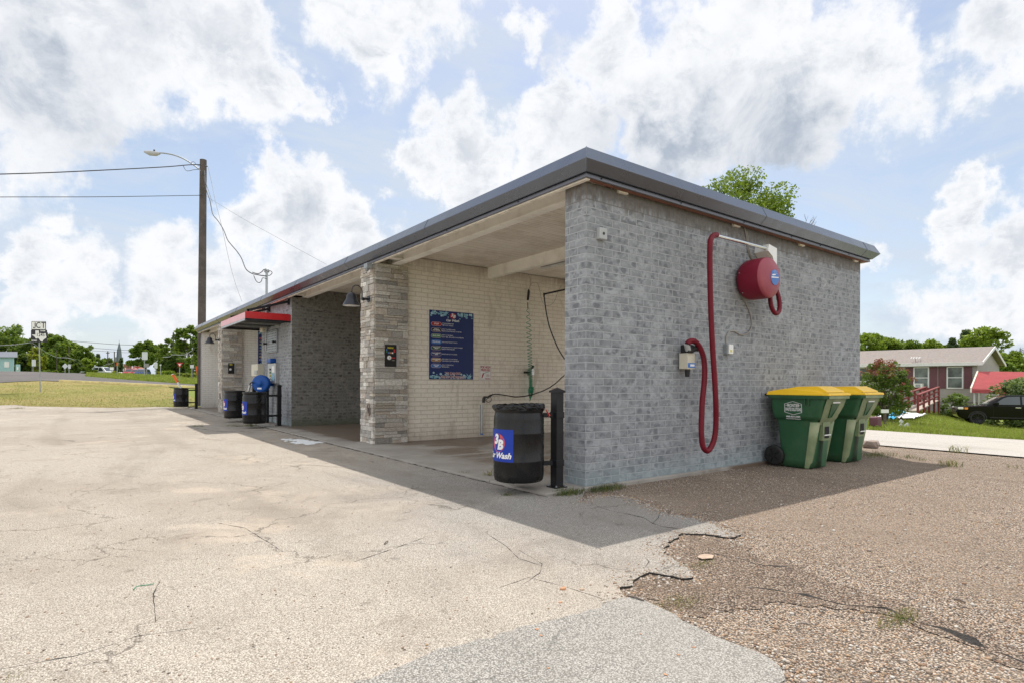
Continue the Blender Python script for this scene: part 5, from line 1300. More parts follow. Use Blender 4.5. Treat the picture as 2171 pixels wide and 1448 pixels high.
q = MB(); q.tube(smooth(hs, 4), .016, 8); q.build('hose_end', 'hose_black', t, world=True); q = MB(); q.tube([pd(530, 816, 14.88), pd(526.5, 829, 14.88)], .028, 8); q.build('nozzle', 'brushed_steel', t, world=True)

# ---------------------------------------------------------------- vacuum on the end wall
VY0, VY1 = -.055, -.36
cF = onY(1628, 589.5, VY1 + .03)
vac = thing('wall_vacuum', (cF.x, 0, cF.z), 'round dark red wall vacuum canister with a blue sticker on the grey end wall', 'vacuum')
RV = .262
def ylathe(mb, prof, x, z, seg=48, mi=0):
    n = len(prof); V = []
    for r, y in prof: V += [(x + r * math.cos(2 * PI * k / seg), y, z + r * math.sin(2 * PI * k / seg)) for k in range(seg)]
    mb.add(V, [(i * seg + k, i * seg + (k + 1) % seg, (i + 1) * seg + (k + 1) % seg, (i + 1) * seg + k) for i in range(n - 1) for k in range(seg)], mi, True); return mb
q = ylathe(MB(), [(.001, -.03), (RV * .86, -.03), (RV * .94, -.06), (RV * .985, -.10), (RV, -.15), (RV, -.305), (RV * .985, -.335)], cF.x, cF.z); q.build('canister', 'vacuum_red', vac, world=True)
q = ylathe(MB(), [(RV * .986, -.334), (RV * .96, -.352), (RV * .88, -.368), (RV * .5, -.39), (.001, -.40)], cF.x, cF.z); face = q.build('lid', 'vacuum_face', vac, world=True)
sx_, sz_ = cF.x + .045, cF.z + .0
q = MB(); n = 32; q.add([(sx_ + .098 * math.cos(2 * PI * k / n), -.4005 + .0003, sz_ + .098 * math.sin(2 * PI * k / n)) for k in range(n)] + [(sx_ + .098 * math.cos(2 * PI * k / n), -.385, sz_ + .098 * math.sin(2 * PI * k / n)) for k in range(n)], [tuple(range(n))] + [(k, (k + 1) % n, n + (k + 1) % n, n + k) for k in range(n)]); q.build('sticker', 'ink_blue', face, world=True, fixn=False)
q = MB(); fv = lambda u, v: (sx_ + u, -.4018, sz_ + v)
q.add([fv(u, v) for u, v in ((-.075, .02), (-.06, .035), (.01, .045), (.015, .03), (-.05, .018))], [(0, 1, 2, 3, 4)])
q.add([fv(u, v) for u, v in ((-.085, .002), (.085, .012), (.085, .0), (-.085, -.014))], [(0, 1, 2, 3)])
for k in range(5): a_ = .4 + k * .45; q.add([fv(.02 * math.cos(a_), .035 + .02 * math.sin(a_)), fv(.055 * math.cos(a_ - .04), .035 + .055 * math.sin(a_ - .04)), fv(.055 * math.cos(a_ + .04), .035 + .055 * math.sin(a_ + .04))], [(0, 1, 2)])
q.build('emblem', 'white_ink', face, world=True, fixn=False)
for (a_, y_) in ((2.9, -.09), (3.9, -.10), (5.0, -.10)):
    q = MB(); c_ = Vector((cF.x + RV * math.cos(a_), y_, cF.z + RV * math.sin(a_))); q.cyl(c_, c_ + Vector((math.cos(a_), 0, math.sin(a_))) * .006, .008, 8); q.build('screw', 'bright_steel', vac, world=True)
# boom pipe and bracket
P0 = onY(1519, 500, -.30); P1 = onY(1627, 528, -.16)
boom = thing('boom_pipe', tuple(P1), 'shiny steel boom pipe with a white bracket above the red vacuum', 'pipe')
q = MB(); q.cyl(P0, P1, .021, 16); q.build('pipe', 'bright_steel', boom, world=True)
bz_ = P1.z
q = MB(); q.prism([(P1.x - .03, bz_ + .05), (P1.x + .17, bz_ + .02), (P1.x + .17, bz_ - .32), (P1.x + .06, bz_ - .10), (P1.x - .05, bz_ - .04)], -.20, -.17, axis='y'); q.prism([(P1.x - .03, bz_ + .05), (P1.x - .05, bz_ - .04), (P1.x + .06, bz_ - .11), (P1.x + .08, bz_ - .10), (P1.x, bz_ + .0)], -.168, -.002, axis='y'); q.box(P1.x + .13, P1.x + .17, -.167, -.001, bz_ - .3, bz_ + .018); q.build('bracket', 'white_plastic', boom, world=True)
# long hose: boom end, down in a loop, up to the nozzle box
def ribbed(pts, r, name, m, lab, cat, loc):
    pts = smooth(pts, 8); out = []; acc = [pts[0]]
    L = 0; 
    dense = []
    for a_, b_ in zip(pts[:-1], pts[1:]):
        k = max(1, int((b_ - a_).length / .0065))
        for i in range(k): dense.append(a_ + (b_ - a_) * (i / k))
    dense.append(pts[-1]); rs = [r * (1.0 if (i // 1) % 3 else .93) for i in range(len(dense))]
    q = MB(); q.tube(dense, rs, 14); return tag(q.build(name, m, loc=loc, world=True), lab, cat)
yh = -.32
hp = [onY(x, y, o) for x, y, o in [(1520, 499, -.30), (1514, 500, -.305), (1508, 506, -.31), (1505.5, 520, yh), (1505, 560, yh), (1506, 620, yh), (1508, 680, yh), (1511, 740, yh), (1515, 800, yh), (1517.5, 850, yh), (1518, 890, -.30), (1516, 920, -.29), (1510, 942, -.28), (1500, 955, -.27), (1491, 947, -.26), (1487.5, 925, -.25), (1487, 900, -.24), (1489, 850, -.23), (1493, 810, -.22), (1494, 780, -.21), (1491, 755, -.20), (1483, 735, -.19), (1473, 724, -.18), (1463, 723.5, -.17), (1457, 729, -.16)]]
ribbed(hp, .0325, 'vacuum_hose', 'vacuum_hose', 'long dark red vacuum hose hanging in a loop from the steel boom pipe', 'hose', tuple(hp[0]))
hp = [onY(x, y, o) for x, y, o in [(1634, 612, -.18), (1633, 625, -.2), (1633.5, 640, -.22), (1637, 655, -.23), (1644, 665, -.24), (1651, 661, -.24), (1653, 648, -.23), (1651, 632, -.21), (1645, 612, -.17), (1640, 596, -.14)]]
ribbed(hp, .030, 'short_hose', 'vacuum_hose', 'short dark red hose loop hanging below the red vacuum canister', 'hose', tuple(hp[0]))
# nozzle holder box
A = onY(1443, 750, 0); B = onY(1473, 783, -.12)
t = thing('nozzle_holder', (A.x, 0, B.z), 'cream nozzle holder box with a black clamp on the end wall', 'box')
zt_, zb_ = onY(1465, 750, -.10).z, onY(1465, 783, -.10).z; xa = onY(1446, 770, 0).x; xb = xa + .17
q = MB(); q.bbox(xa, xa + .16, -.028, .005, zb_ + .0, zt_ + .0, .004); q.build('back_plate', 'cream_box', t, world=True)
x0 = onY(1458, 770, -.14).x; q = MB(); q.bbox(x0 - .012, x0 + .125, -.15, -.0285, zb_ + .005, zt_ + .005, .005); q.build('housing', 'cream_box', t, world=True)
q = MB(); q.box(x0 - .010, x0 + .123, -.1525, -.1505, zb_ + .02, zb_ + .075); q.build('sticker', 'ink_blue', t, world=True); q = MB(); q.box(x0 + .03, x0 + .11, -.1545, -.153, zb_ + .035, zb_ + .06); q.build('sticker', 'white_ink', t, world=True)
q = MB(); q.bbox(x0 - .02, x0 + .08, -.17, -.05, zt_ + .006, zt_ + .10, .01); q.build('clamp', 'rubber', t, world=True)
q = MB(); q.tube([(x0 + .06, -.15, zt_ + .035), (x0 + .10, -.15, zt_ + .055), (x0 + .15, -.15, zt_ + .065), (x0 + .185, -.15, zt_ + .05)], [.02, .034, .036, .025], 10); q.build('lever', 'rubber', t, world=True)
q = MB(); q.tube([onY(1459, 742, -.14), onY(1456, 730, -.15)], [.034, .032], 12); q.build('cuff', 'grey_box', t, world=True)
q = MB(); q.tube([(x0 + .035, -.11, zb_ + .0), (x0 + .035, -.11, zb_ - .085)], [.032, .024], 12); q.build('spout', 'rubber', t, world=True)
# outlet and cable
p = onY(1538, 741, 0); t = thing('outlet_box', (p.x, 0, p.z), 'small grey outlet box with a white cover on the end wall', 'electrical box')
q = MB(); q.bbox(-.052, .045, -.06, .003, -.065, .065, .006); q.build('housing', 'galvanised', t); q = MB(); q.bbox(-.040, .055, -.082, -.0605, -.06, .062, .008); cvr = q.build('cover', 'white_plastic', t)
q = MB(); q.box(-.02, .02, -.0845, -.0825, -.035, -.005); q.build('socket_mark', 'ink_yellow', cvr)
cp = [onY(x, y, -.012) for x, y in [(1571, 617, ), (1573, 628), (1582, 645), (1589, 661), (1593.5, 680), (1593, 693), (1588, 704), (1578, 710), (1568, 709), (1560, 704), (1551, 702), (1545, 705), (1540, 715), (1539, 732)]]
q = MB(); q.tube(smooth(cp, 6), .0075, 7); tag(q.build('wall_cable', 'cable_grey', loc=tuple(cp[0]), world=True), 'grey cable curling down the end wall from the red vacuum to the outlet', 'cable')
cp = [onY(x, y, -.012) for x, y in [(1578, 478), (1580, 490), (1583, 505), (1584, 518), (1586, 532), (1592, 547), (1600, 556)]]
q = MB(); q.tube(smooth(cp, 6), .007, 7); q.tube(smooth([c_ + Vector((.03, 0, .0)) for c_ in cp[1:]], 6), .006, 7); tag(q.build('roof_cable', 'cable_grey', loc=tuple(cp[0]), world=True), 'pair of grey cables running from the soffit down to the red vacuum', 'cable')

# ---------------------------------------------------------------- wheeled bins
def wheeled_bin(x, lab):
    """local frame: front faces -y, width along x; back at y = 0"""
    t = thing('wheeled_bin', (x, -.10, tz(x + .3, -.4)), lab, 'wheelie bin', 'green wheeled bins against the end wall')
    W = .60; zr = .93
    # main tub: cross sections (z, half width bottom->top), front and back depth
    secs = [(.0, .235, -.52, -.14), (.10, .240, -.53, -.135), (.35, .250, -.565, -.115), (.60, .262, -.60, -.09), (.63, .27, -.612, -.085)]
    secs2 = [(.63, .275, -.64, -.05), (.68, .285, -.66, -.03), (.80, .292, -.71, -.01), (zr, .298, -.745, .0)]
    m = MB()
    def section(z, hw, yf, yb, r):
        cx = .3; out = []
        for (sx, sy, a0) in ((1, 1, 0), (-1, 1, 90), (-1, -1, 180), (1, -1, 270)):
            ccx = cx + sx * (hw - r); ccy = (yb - r) if sy > 0 else (yf + r)
            for k in range(5):
                a = math.radians(a0 + 90 * k / 4); out.append((ccx + r * math.cos(a), ccy + r * math.sin(a), z))
        return out
    S = [section(z, hw, a, b, .045) for z, hw, a, b in secs] + [section(z, hw, a, b, .06) for z, hw, a, b in secs2]
    n = 20; V = [v for s_ in S for v in s_]
    fs = [(i * n + k, i * n + (k + 1) % n, (i + 1) * n + (k + 1) % n, (i + 1) * n + k) for i in range(len(S) - 1) for k in range(n)] + [tuple(reversed(range(n)))]
    m.add(V, fs, 0, True); m.build('tub', 'bin_green', t, bevel=0)
    # front: worn bowed panel with grab bar recess
    q = MB()
    for sx in (-1, 1):   # rounded corner columns
        rows = []
        for z_, hw, rr, yf in ((.0, .215, .060, -.515), (.35, .222, .078, -.565), (.60, .228, .088, -.60)):
            rows += [(.3 + sx * (hw - rr * .4) + rr * math.cos(a) * 1.0, yf + .055 - rr * .9 * math.sin(a) , z_) for a in [PI * k / 10 for k in range(11)]]
        f2 = [(i * 11 + k, i * 11 + k + 1, (i + 1) * 11 + k + 1, (i + 1) * 11 + k) for i in range(2) for k in range(10)] + [tuple(range(22, 33))]
        q.add(rows, f2, 0, True)
    q.build('corner_post', 'bin_green_worn', t)
    q = MB(); q.add([(.09, -.647, .64), (.51, -.647, .64), (.565, -.715, .80), (.565, -.752, .915), (.035, -.752, .915), (.035, -.715, .80)], [(0, 1, 2, 5), (5, 2, 3, 4)]); q.add([(.12, -.60, .56), (.48, -.60, .56), (.51, -.647, .641), (.09, -.647, .641)], [(0, 1, 2, 3)])
    q.build('upper_front', 'bin_green_worn', t)
    # chute recess
    q = MB(); q.add([(.20, -.735, .83), (.40, -.735, .83), (.34, -.668, .66), (.26, -.668, .66), (.20, -.66, .83), (.40, -.66, .83), (.34, -.62, .64), (.26, -.62, .64)], [(4, 5, 6, 7), (0, 4, 7, 3), (1, 2, 6, 5), (0, 1, 5, 4)]); 
    q.add([(.19, -.7385, .835), (.41, -.7385, .835), (.345, -.652, .65), (.255, -.652, .65)], [(0, 1, 2, 3)]); q.build('chute', 'bin_green', t, fixn=False)
    q = MB(); q.add([(.20, -.7435, .845), (.40, -.7435, .845), (.40, -.749, .862), (.20, -.749, .862)], [(0, 1, 2, 3)]); q.build('stamp', 'white_ink', t, fixn=False)
    # channel and grab bar
    q = MB(); q.box(.255, .345, -.66, -.585, .0, .50) if False else None
    q.add([(.235, -.586, .02), (.365, -.586, .02), (.365, -.612, .36), (.235, -.612, .36)], [(0, 1, 2, 3)]); q.build('channel', 'bin_green', t, fixn=False)
    q = MB(); q.add([(.20, -.618, .36), (.40, -.618, .36), (.40, -.624, .60), (.20, -.624, .60)], [(0, 1, 2, 3)]); q.box(.20, .235, -.618, -.56, .36, .60); q.box(.365, .40, -.618, -.56, .36, .60); q.build('latch_housing', 'bin_green_worn', t)
    q = MB(); q.add([(.245, -.6265, .39), (.355, -.6265, .39), (.355, -.6285, .54), (.245, -.6285, .54)], [(0, 1, 2, 3)]); q.build('latch_slot', 'black_gap', t, fixn=False)
    q = MB(); q.cyl((.225, -.635, .43), (.375, -.635, .43), .009, 10); q.build('grab_bar', 'white_plastic', t)
    # rim
    q = MB(); V = []; 
    for (ex, z_) in ((.0, zr - .03), (.028, zr - .028), (.032, zr), (.032, zr + .012), (.0, zr + .012)):
        V += section(z_, .298 + ex, -.745 - ex, .0 + ex * .5, .06)
    q.add(V, [(i * n + k, i * n + (k + 1) % n, (i + 1) * n + (k + 1) % n, (i + 1) * n + k) for i in range(4) for k in range(n)], 0, False); q.build('rim', 'bin_green', t, fixn=False)
    q = MB(); q.box(.02, .58, -.782, -.7775, zr - .026, zr + .010); q.build('worn_lip', 'bin_green_worn', t)
    for sx in (.0, .6):
        q = MB(); q.box(sx - .03, sx + .03, -.50, -.49, zr - .11, zr - .03); q.box(sx - .03, sx + .03, -.55, -.54, zr - .11, zr - .03); q.build('gusset', 'bin_green', t)
    # lid: skirt, sloping deck, raised front block
    q = MB(); x0, x1 = -.012, .612; zl = zr + .014
    pr = [(-.775, zl), (-.79, zl + .012), (-.785, zl + .028), (-.70, zl + .038)]
    q.add([(x0, -.79, zl), (x1, -.79, zl), (x1 - .008, -.785, zl + .028), (x0 + .008, -.785, zl + .028), (x0, .03, zl), (x1, .03, zl), (x1 - .02, .02, zl + .045), (x0 + .02, .02, zl + .045), (x0 + .03, -.70, zl + .040), (x1 - .03, -.70, zl + .040), (x1 - .05, -.62, zl + .055), (x0 + .05, -.62, zl + .055), (x0 + .06, -.20, zl + .085), (x1 - .06, -.20, zl + .085)],
          [(0, 1, 2, 3), (3, 2, 9, 8), (8, 9, 10, 11), (11, 10, 13, 12), (12, 13, 6, 7), (7, 6, 5, 4), (0, 3, 8, 11, 12, 7, 4), (1, 5, 6, 13, 10, 9, 2), (0, 4, 5, 1)])
    ld = q.build('lid', 'bin_yellow', t, bevel=.006)
    q = MB(); q.add([(.05, -.735, zl + .040), (.55, -.735, zl + .040), (.545, -.73, zl + .056), (.055, -.73, zl + .056), (.10, -.60, zl + .118), (.50, -.60, zl + .118), (.05, -.45, zl + .06), (.55, -.45, zl + .06), (.11, -.33, zl + .112), (.49, -.33, zl + .112), (.06, -.08, zl + .06), (.54, -.08, zl + .06)],
                   [(0, 1, 2, 3), (3, 2, 5, 4), (4, 5, 9, 8), (8, 9, 11, 10), (0, 3, 4, 8, 10, 6), (1, 7, 11, 9, 5, 2)]); q.build('raised_panel', 'bin_yellow', ld, bevel=.006)
    q = MB(); q.cyl((.0, .045, zr + .015), (.6, .045, zr + .015), .015, 10); q.box(.06, .09, -.0, .05, zr - .0, zr + .04); q.box(.51, .54, -.0, .05, zr - .0, zr + .04); q.build('handle', 'rubber', t)
    # wheels
    for xx in (-.005, .545):
        q = MB(); q.M = Matrix.Translation((xx, -.07, .135)) @ Matrix.Rotation(PI / 2, 4, 'Y')
        q.lathe([(.001, .0), (.10, .0), (.128, .004), (.135, .015), (.135, .045), (.128, .056), (.001, .06)], 28); w = q.build('wheel', 'rubber', t)
        q = MB(); q.M = Matrix.Translation((xx - .003, -.07, .135)) @ Matrix.Rotation(PI / 2, 4, 'Y')
        for k in range(5):
            a = 2 * PI * k / 5 + .3; q.bar((.02 * math.cos(a), .02 * math.sin(a), 0), (.09 * math.cos(a), .09 * math.sin(a), 0), .008, .012)
        q.build('spoke', 'black_plastic', w)
    q = MB(); q.cyl((.0, -.07, .135), (.6, -.07, .135), .012, 8); q.build('axle', 'galvanised', t)
    # printed mark on the side
    q = MB(); 
    def fs_(u, v):
        z_ = .775 + v; hw = .285 + (z_ - .68) * .058; return (.3 - hw - .0025, -.33 - u, z_)
    hexo = [(-.115, .055), (0, .09), (.115, .055), (.115, -.055), (0, -.09), (-.115, -.055)]; k_ = .94
    hexi = [(a * k_ if a else 0, b * k_) for a, b in hexo]
    for i in range(6):
        j = (i + 1) % 6; q.add([fs_(*hexo[i]), fs_(*hexo[j]), fs_(*hexi[j]), fs_(*hexi[i])], [(0, 1, 2, 3)])
    place2d(q, text2d('FRONTIER', .056, bold=.0018, sx=.62), fs_, 0, 0, .033); place2d(q, text2d('WASTE SOLUTIONS', .058, bold=.0020, sx=.40), fs_, 0, 0, -.018)
    place2d(q, text2d('888-854-2905', .030, bold=.0008, sx=1.1), fs_, 0, 0, -.112); place2d(q, text2d('www.frontierwaste.com', .021, bold=.0004, sx=.95), fs_, 0, 0, -.139)
    for a in (-.088, .088): q.add([fs_(a - .016, .034), fs_(a + .016, .034), fs_(a + .016, .038), fs_(a - .016, .038)], [(0, 1, 2, 3)])
    q.build('printed_mark', 'white_ink', t, fixn=False)
    return t
b1 = wheeled_bin(3.33, 'nearer green wheeled bin with a yellow lid and white print on its side')
b2 = copy_tree(b1); b2.location.x = 4.38; b2['label'] = 'farther green wheeled bin with a yellow lid, half hidden behind the nearer one'

# ---------------------------------------------------------------- utility pole, street light and wires
PB = pd(426.5, 866, 24.9); PB.z = tz(PB.x, PB.y); PT = pd(431, 340, 24.9)
t = thing('utility_pole', tuple(PB), 'tall brown wooden utility pole behind the far end of the car wash', 'utility pole')
q = MB(); q.tube([PB - UP * .1, PB + (PT - PB) * .5, PT], [.165, .155, .135], 16); q.build('shaft', 'pole_wood', t, world=True)
def W(pts, d, n=6): return smooth([pd(x, y, dd) for (x, y), dd in zip(pts, d if hasattr(d, '__len__') else [d] * len(pts))], n)
q = MB(); q.tube(W([(428, 365), (420, 358), (408, 349), (390, 338), (370, 330), (350, 326), (337, 325)], 24.8), .028, 8); arm = q.build('lamp_arm', 'galvanised', t, world=True)
q = MB(); q.tube([pd(339, 326, 24.8), pd(330, 327, 24.8), pd(318, 325.5, 24.8), pd(306, 322.5, 24.8)], [.05, .10, .11, .04], 10); hd = q.build('lamp_head', 'grey_box', arm, world=True)
q = MB(); q.tube([pd(327, 321.5, 24.8), pd(327, 318.5, 24.8)], .035, 8); q.build('photocell', 'wire', hd, world=True)
q = MB(); q.tube([pd(434, 352, 24.7), pd(440, 354, 24.7)], .02, 6); q.tube([pd(430, 414, 24.7), pd(421, 415, 24.7)], .015, 6); q.build('wire_bolt', 'wire', t, world=True)
def wire(pts, d, r, m, lab, name='power_line', n=6):
    p_ = W(pts, d, n); q = MB(); q.tube(p_, r, 5); return tag(q.build(name, m, loc=tuple(p_[0]), world=True), lab, 'wire')
wire([(-120, 373), (0, 370), (100, 367), (200, 362.5), (300, 357.5), (360, 354), (400, 350.5), (427, 350)], [20, 20.5, 21.3, 22.2, 23.3, 24, 24.5, 24.8], .020, 'wire', 'thick twisted power line running left from the top of the pole')
wire([(-120, 419.5), (0, 418.5), (200, 418.2), (330, 416.5), (424, 415)], [20, 20.5, 22.2, 23.6, 24.8], .013, 'wire', 'thin lower line running left from the pole')
wire([(428, 360), (432, 378), (438, 405), (445, 425), (449, 447), (453, 458), (463, 470), (474, 488), (482, 508), (490, 519), (502, 533), (512, 548), (521, 570), (533, 580), (545, 583), (556, 585), (565, 586)], [24.8, 24.7, 24.4, 24, 23.7, 23.4, 22.8, 22, 21.3, 20.8, 20, 19.3, 18.6, 17.9, 17.2, 16.6, 16.2], .017, 'wire', 'dark twisted service drop sagging from the pole to the roof mast', 'service_drop')
wire([(434, 362), (436, 385), (445, 414), (450, 430)], 24.6, .010, 'wire_grey', 'light cable running down the pole beside the service drop')
wire([(441, 354), (450, 395), (456, 425), (470, 480), (484, 545), (497, 595), (513, 640)], [24.6, 24.2, 23.8, 23.2, 22.6, 22.0, 21.4], .0085, 'wire_grey', 'thin guy wire dropping steeply from the pole top behind the roof')
wire([(438, 417), (470, 437), (520, 467), (580, 500), (640, 533), (692, 561)], [24.8, 24, 23, 22, 21, 20.2], .007, 'wire_grey', 'very thin line slanting from the pole to the middle of the roof')
wire([(535, 578), (547, 581), (555, 577), (560, 572), (566, 575)], 16.2, .012, 'wire', 'short dark pigtail joining the service drop to the weatherhead')
wire([(538, 585), (543, 596), (549, 600), (554, 597), (557, 590), (566, 592)], 16.2, .010, 'wire', 'lower dark pigtail loop hanging beside the roof mast')
wire([(567, 577), (573, 575), (577, 579), (573, 584), (568, 585)], 16.2, .010, 'wire', 'small dark wire loop on the right side of the roof mast')
wire([(388, 351), (394, 362), (402, 363), (410, 361), (424, 360)], 24.8, .011, 'wire', 'dark jumper wire loop just left of the pole top')
wire([(404, 346), (411, 344), (417, 350), (428, 354)], 24.8, .010, 'wire', 'small arched jumper wire at the pole top')
# ---------------------------------------------------------------- trees and shrubs
def crown_mesh(name, clusters, leaf, m, parent, per=60, squash=.8, flat=False):
    """leaf-sized faces gathered in clumps: clusters = (centre, radius)"""
    V = []; n = 0; tot = 0
    for (c, r) in clusters:
        k = int(per); d = rng.normal(size=(k, 3)); d /= np.linalg.norm(d, axis=1)[:, None] + 1e-9
        rad = r * rng.uniform(.25, 1.0, k) ** .5
        p = d * rad[:, None] * [1, 1, squash] + np.array(c[:])
        nn = rng.normal(size=(k, 3)) + [0, 0, .5]; nn /= np.linalg.norm(nn, axis=1)[:, None]
        a = np.cross(nn, rng.normal(size=(k, 3))); a /= np.linalg.norm(a, axis=1)[:, None] + 1e-9; b = np.cross(nn, a)
        s = leaf * rng.uniform(.55, 1.25, k)[:, None]
        V.append(np.stack([p - a * s, p + b * s * .5 + a * s * .1, p + a * s, p - b * s * .5 + a * s * .1], 1).reshape(-1, 3)); tot += k
    V = np.concatenate(V); off = np.array(parent.location[:]) if parent else 0
    me = bpy.data.meshes.new(name); me.from_pydata((V - off).tolist(), [], (np.arange(tot)[:, None] * 4 + np.arange(4)).tolist())
    for x in (m if isinstance(m, list) else [m]): me.materials.append(MATS[x])
    if isinstance(m, list): me.polygons.foreach_set('material_index', rng.choice(len(m), tot, p=[.6, .4] if len(m) == 2 else None).tolist())
    o = bpy.data.objects.new(name, me); COL.objects.link(o); o.parent = parent; return o
def tree(px, d, ytop, wpx, label, m='leaf_mid', ybot=None, trunk_px=None, n=46, per=90, leaf=None, name='tree', group=None, shape='round', base=None, trunk_r=None, trunk_vis=.35, gaps=1.0):
    p = pd(px, 812, d); zb = tz(p.x, p.y) if base is None else base
    zt = zpx(px, ytop, d); H = zt - zb; Wd = wpx / FPX * d / 2
    t = thing(name, (p.x, p.y, zb), label, 'tree' if name != 'bush' else 'bush', group)
    leaf = leaf or max(.05, d * .0032)
    tr = trunk_r or H * .022
    q = MB(); rnd = random.Random(int(px * 7 + d)); fork = Vector((p.x, p.y, zb + H * trunk_vis))
    q.tube([(p.x, p.y, zb - .1), (p.x + rnd.uniform(-.05, .05) * H, p.y, zb + H * trunk_vis * .5), fork], [tr * 1.25, tr, tr * .8], 8)
    q.tube([fork, fork + Vector((rnd.uniform(-.1, .1) * Wd, rnd.uniform(-.1, .1) * Wd, H * (.93 - trunk_vis) * .4)), Vector((p.x + rnd.uniform(-.2, .2) * Wd, p.y, zb + H * (trunk_vis + .55 * (1 - trunk_vis))))], [tr * .8, tr * .5, tr * .12], 6)
    cl = []
    zlo = zb + H * (trunk_vis * .75); 
    for i in range(n):
        if shape == 'round':
            a = rnd.uniform(0, 2 * PI); v = rnd.uniform(-.95, 1); rr = math.sqrt(max(0, 1 - v * v)) * rnd.uniform(.45, 1.0)
            c = Vector((p.x + Wd * .82 * rr * math.cos(a), p.y + Wd * .82 * rr * math.sin(a), (zlo + zt) / 2 + (zt - zlo) / 2 * .88 * v)); r = Wd * rnd.uniform(.17, .32)
        elif shape == 'cone':
            v = rnd.random() ** 1.5 * .92; a = rnd.uniform(0, 2 * PI); rr = (1 - v) * rnd.uniform(.2, .9)
            c = Vector((p.x + Wd * .9 * rr * math.cos(a), p.y + Wd * .9 * rr * math.sin(a), zlo + (zt - zlo) * v * .96)); r = Wd * rnd.uniform(.24, .38) * (1.1 - v * .75)
        elif shape == 'wide':
            a = rnd.uniform(0, 2 * PI); v = rnd.uniform(-.5, 1); rr = math.sqrt(max(0, 1 - v * v)) * rnd.uniform(.3, 1.0)
            c = Vector((p.x + Wd * .85 * rr * math.cos(a), p.y + Wd * .85 * rr * math.sin(a), zb + H * .62 + H * .33 * v - .1 * H * rr)); r = Wd * rnd.uniform(.14, .24)
        else:   # hedge
            c = Vector((p.x + RT.x * Wd * rnd.uniform(-.9, .9) + FW.x * rnd.uniform(-1, 1) * .3 * H, p.y + RT.y * Wd * rnd.uniform(-.9, .9) + FW.y * rnd.uniform(-1, 1) * .3 * H, zb + H * rnd.uniform(.1, .78))); r = H * rnd.uniform(.16, .30)
        cl.append((c, r))
        if i % 3 == 0 and shape != 'hedge': q.tube([fork + Vector((0, 0, rnd.uniform(-.05, .2) * H)), (fork + c) / 2 + Vector((0, 0, -.03 * H)), c], [tr * .42, tr * .25, tr * .07], 5)
    q.build('trunk' if name != 'bush' else 'stem', 'bark', t, world=True)
    crown_mesh('crown' if name != 'bush' else 'foliage', cl, leaf, m, t, per)
    return t
G1 = 'trees beyond the highway'
for a in [
    (22, 95, 687, 95, 'tall dark tree at the far left above the pale blue house', 'leaf_mid', 'round'),
    (-25, 90, 700, 90, 'tree cut by the left edge of the picture', 'leaf_dark', 'round'),
    (88, 86, 706, 90, 'dark tree standing behind the junction road sign', 'leaf_dark', 'round'),
    (22, 74, 757, 34, 'small bushy tree in front of the pale blue house', 'leaf_mid', 'round'),
    (52, 76, 752, 48, 'dark young tree right of the pale blue house', 'leaf_dark', 'round'),
    (76, 73, 736, 40, 'yellow-green young tree just left of the sign pole', 'leaf_yellow', 'round'),
    (125, 82, 713, 70, 'broad tree right of the junction road sign', 'leaf_mid', 'round'),
    (152, 84, 724, 60, 'second broad tree right of the junction road sign', 'leaf_bright', 'round'),
    (176, 80, 731, 44, 'leafy tree left of the tall grass bank', 'leaf_mid', 'round'),
    (110, 78, 745, 50, 'lower leafy tree between the sign and the grey poles', 'leaf_mid', 'round'),
    (186, 74, 758, 36, 'bright low tree at the left tip of the grass bank', 'leaf_bright', 'round'),
    (160, 72, 762, 40, 'dark low tree behind the diamond warning sign', 'leaf_dark', 'round'),
    (191, 110, 731, 26, 'taller slender tree left of the church steeple', 'leaf_mid', 'round'),
    (206, 105, 756, 34, 'rounded tree left of the white pickup', 'leaf_mid', 'round'),
    (228, 120, 757, 34, 'dull green tree behind the utility poles', 'leaf_dark', 'round'),
    (240, 118, 765, 30, 'small dark tree left of the church steeple', 'leaf_dark', 'round'),
    (256, 92, 752, 15, 'narrow dark evergreen below the church steeple', 'leaf_pine', 'cone'),
    (208, 125, 742, 14, 'small grey-green conifer on the skyline', 'leaf_pine', 'cone'),
    (358, 74, 717, 46, 'middle tree of the right group over the yield sign', 'leaf_mid', 'round'),
    (345, 80, 735, 44, 'yellowish tree between the spreading tree and the tall one', 'leaf_bright', 'round'),
    (398, 70, 688, 66, 'tallest dense tree beside the far end of the car wash', 'leaf_mid', 'round'),
    (430, 66, 705, 50, 'dense tree directly behind the utility pole', 'leaf_dark', 'round'),
    (372, 66, 745, 60, 'low dark tree behind the yield sign', 'leaf_dark', 'round'),
    (412, 62, 752, 40, 'low leafy tree behind the farthest drum', 'leaf_mid', 'round')]:
    tree(a[0], a[1], a[2], a[3], a[4], a[5], shape=a[6], group=G1, trunk_vis=.18, n=42 if a[3] > 40 else 26, per=85 if a[3] > 40 else 60)
tree(308, 68, 721, 72, 'spreading tree with an open trunk right of the church steeple', 'leaf_mid', shape='wide', group=G1, trunk_vis=.45, n=60, per=90)
for (px, d, yt, w, lab, m) in [(343, 58, 786, 26, 'round bright hedge bush left of the yield sign', 'leaf_yellow'), (357, 58, 785, 24, 'bright hedge bush just left of the yield sign', 'leaf_bright'), (382, 54, 790, 34, 'bright leafy bush under the yield sign', 'blade_green'), (404, 52, 789, 38, 'pale green leafy bush right of the yield sign', 'blade_green'), (246, 60, 786, 8, 'small yellow-green bush behind the grass bank', 'leaf_yellow'), (100, 62, 783, 50, 'low reddish-green hedge behind the sign pole', 'leaf_mid'), (278, 60, 790, 12, 'small dry bush in front of the red pickup', 'leaf_yellow')]:
    tree(px, d, yt, w, lab, m, shape='hedge', name='bush', n=26, per=70, leaf=.12, trunk_vis=.3)
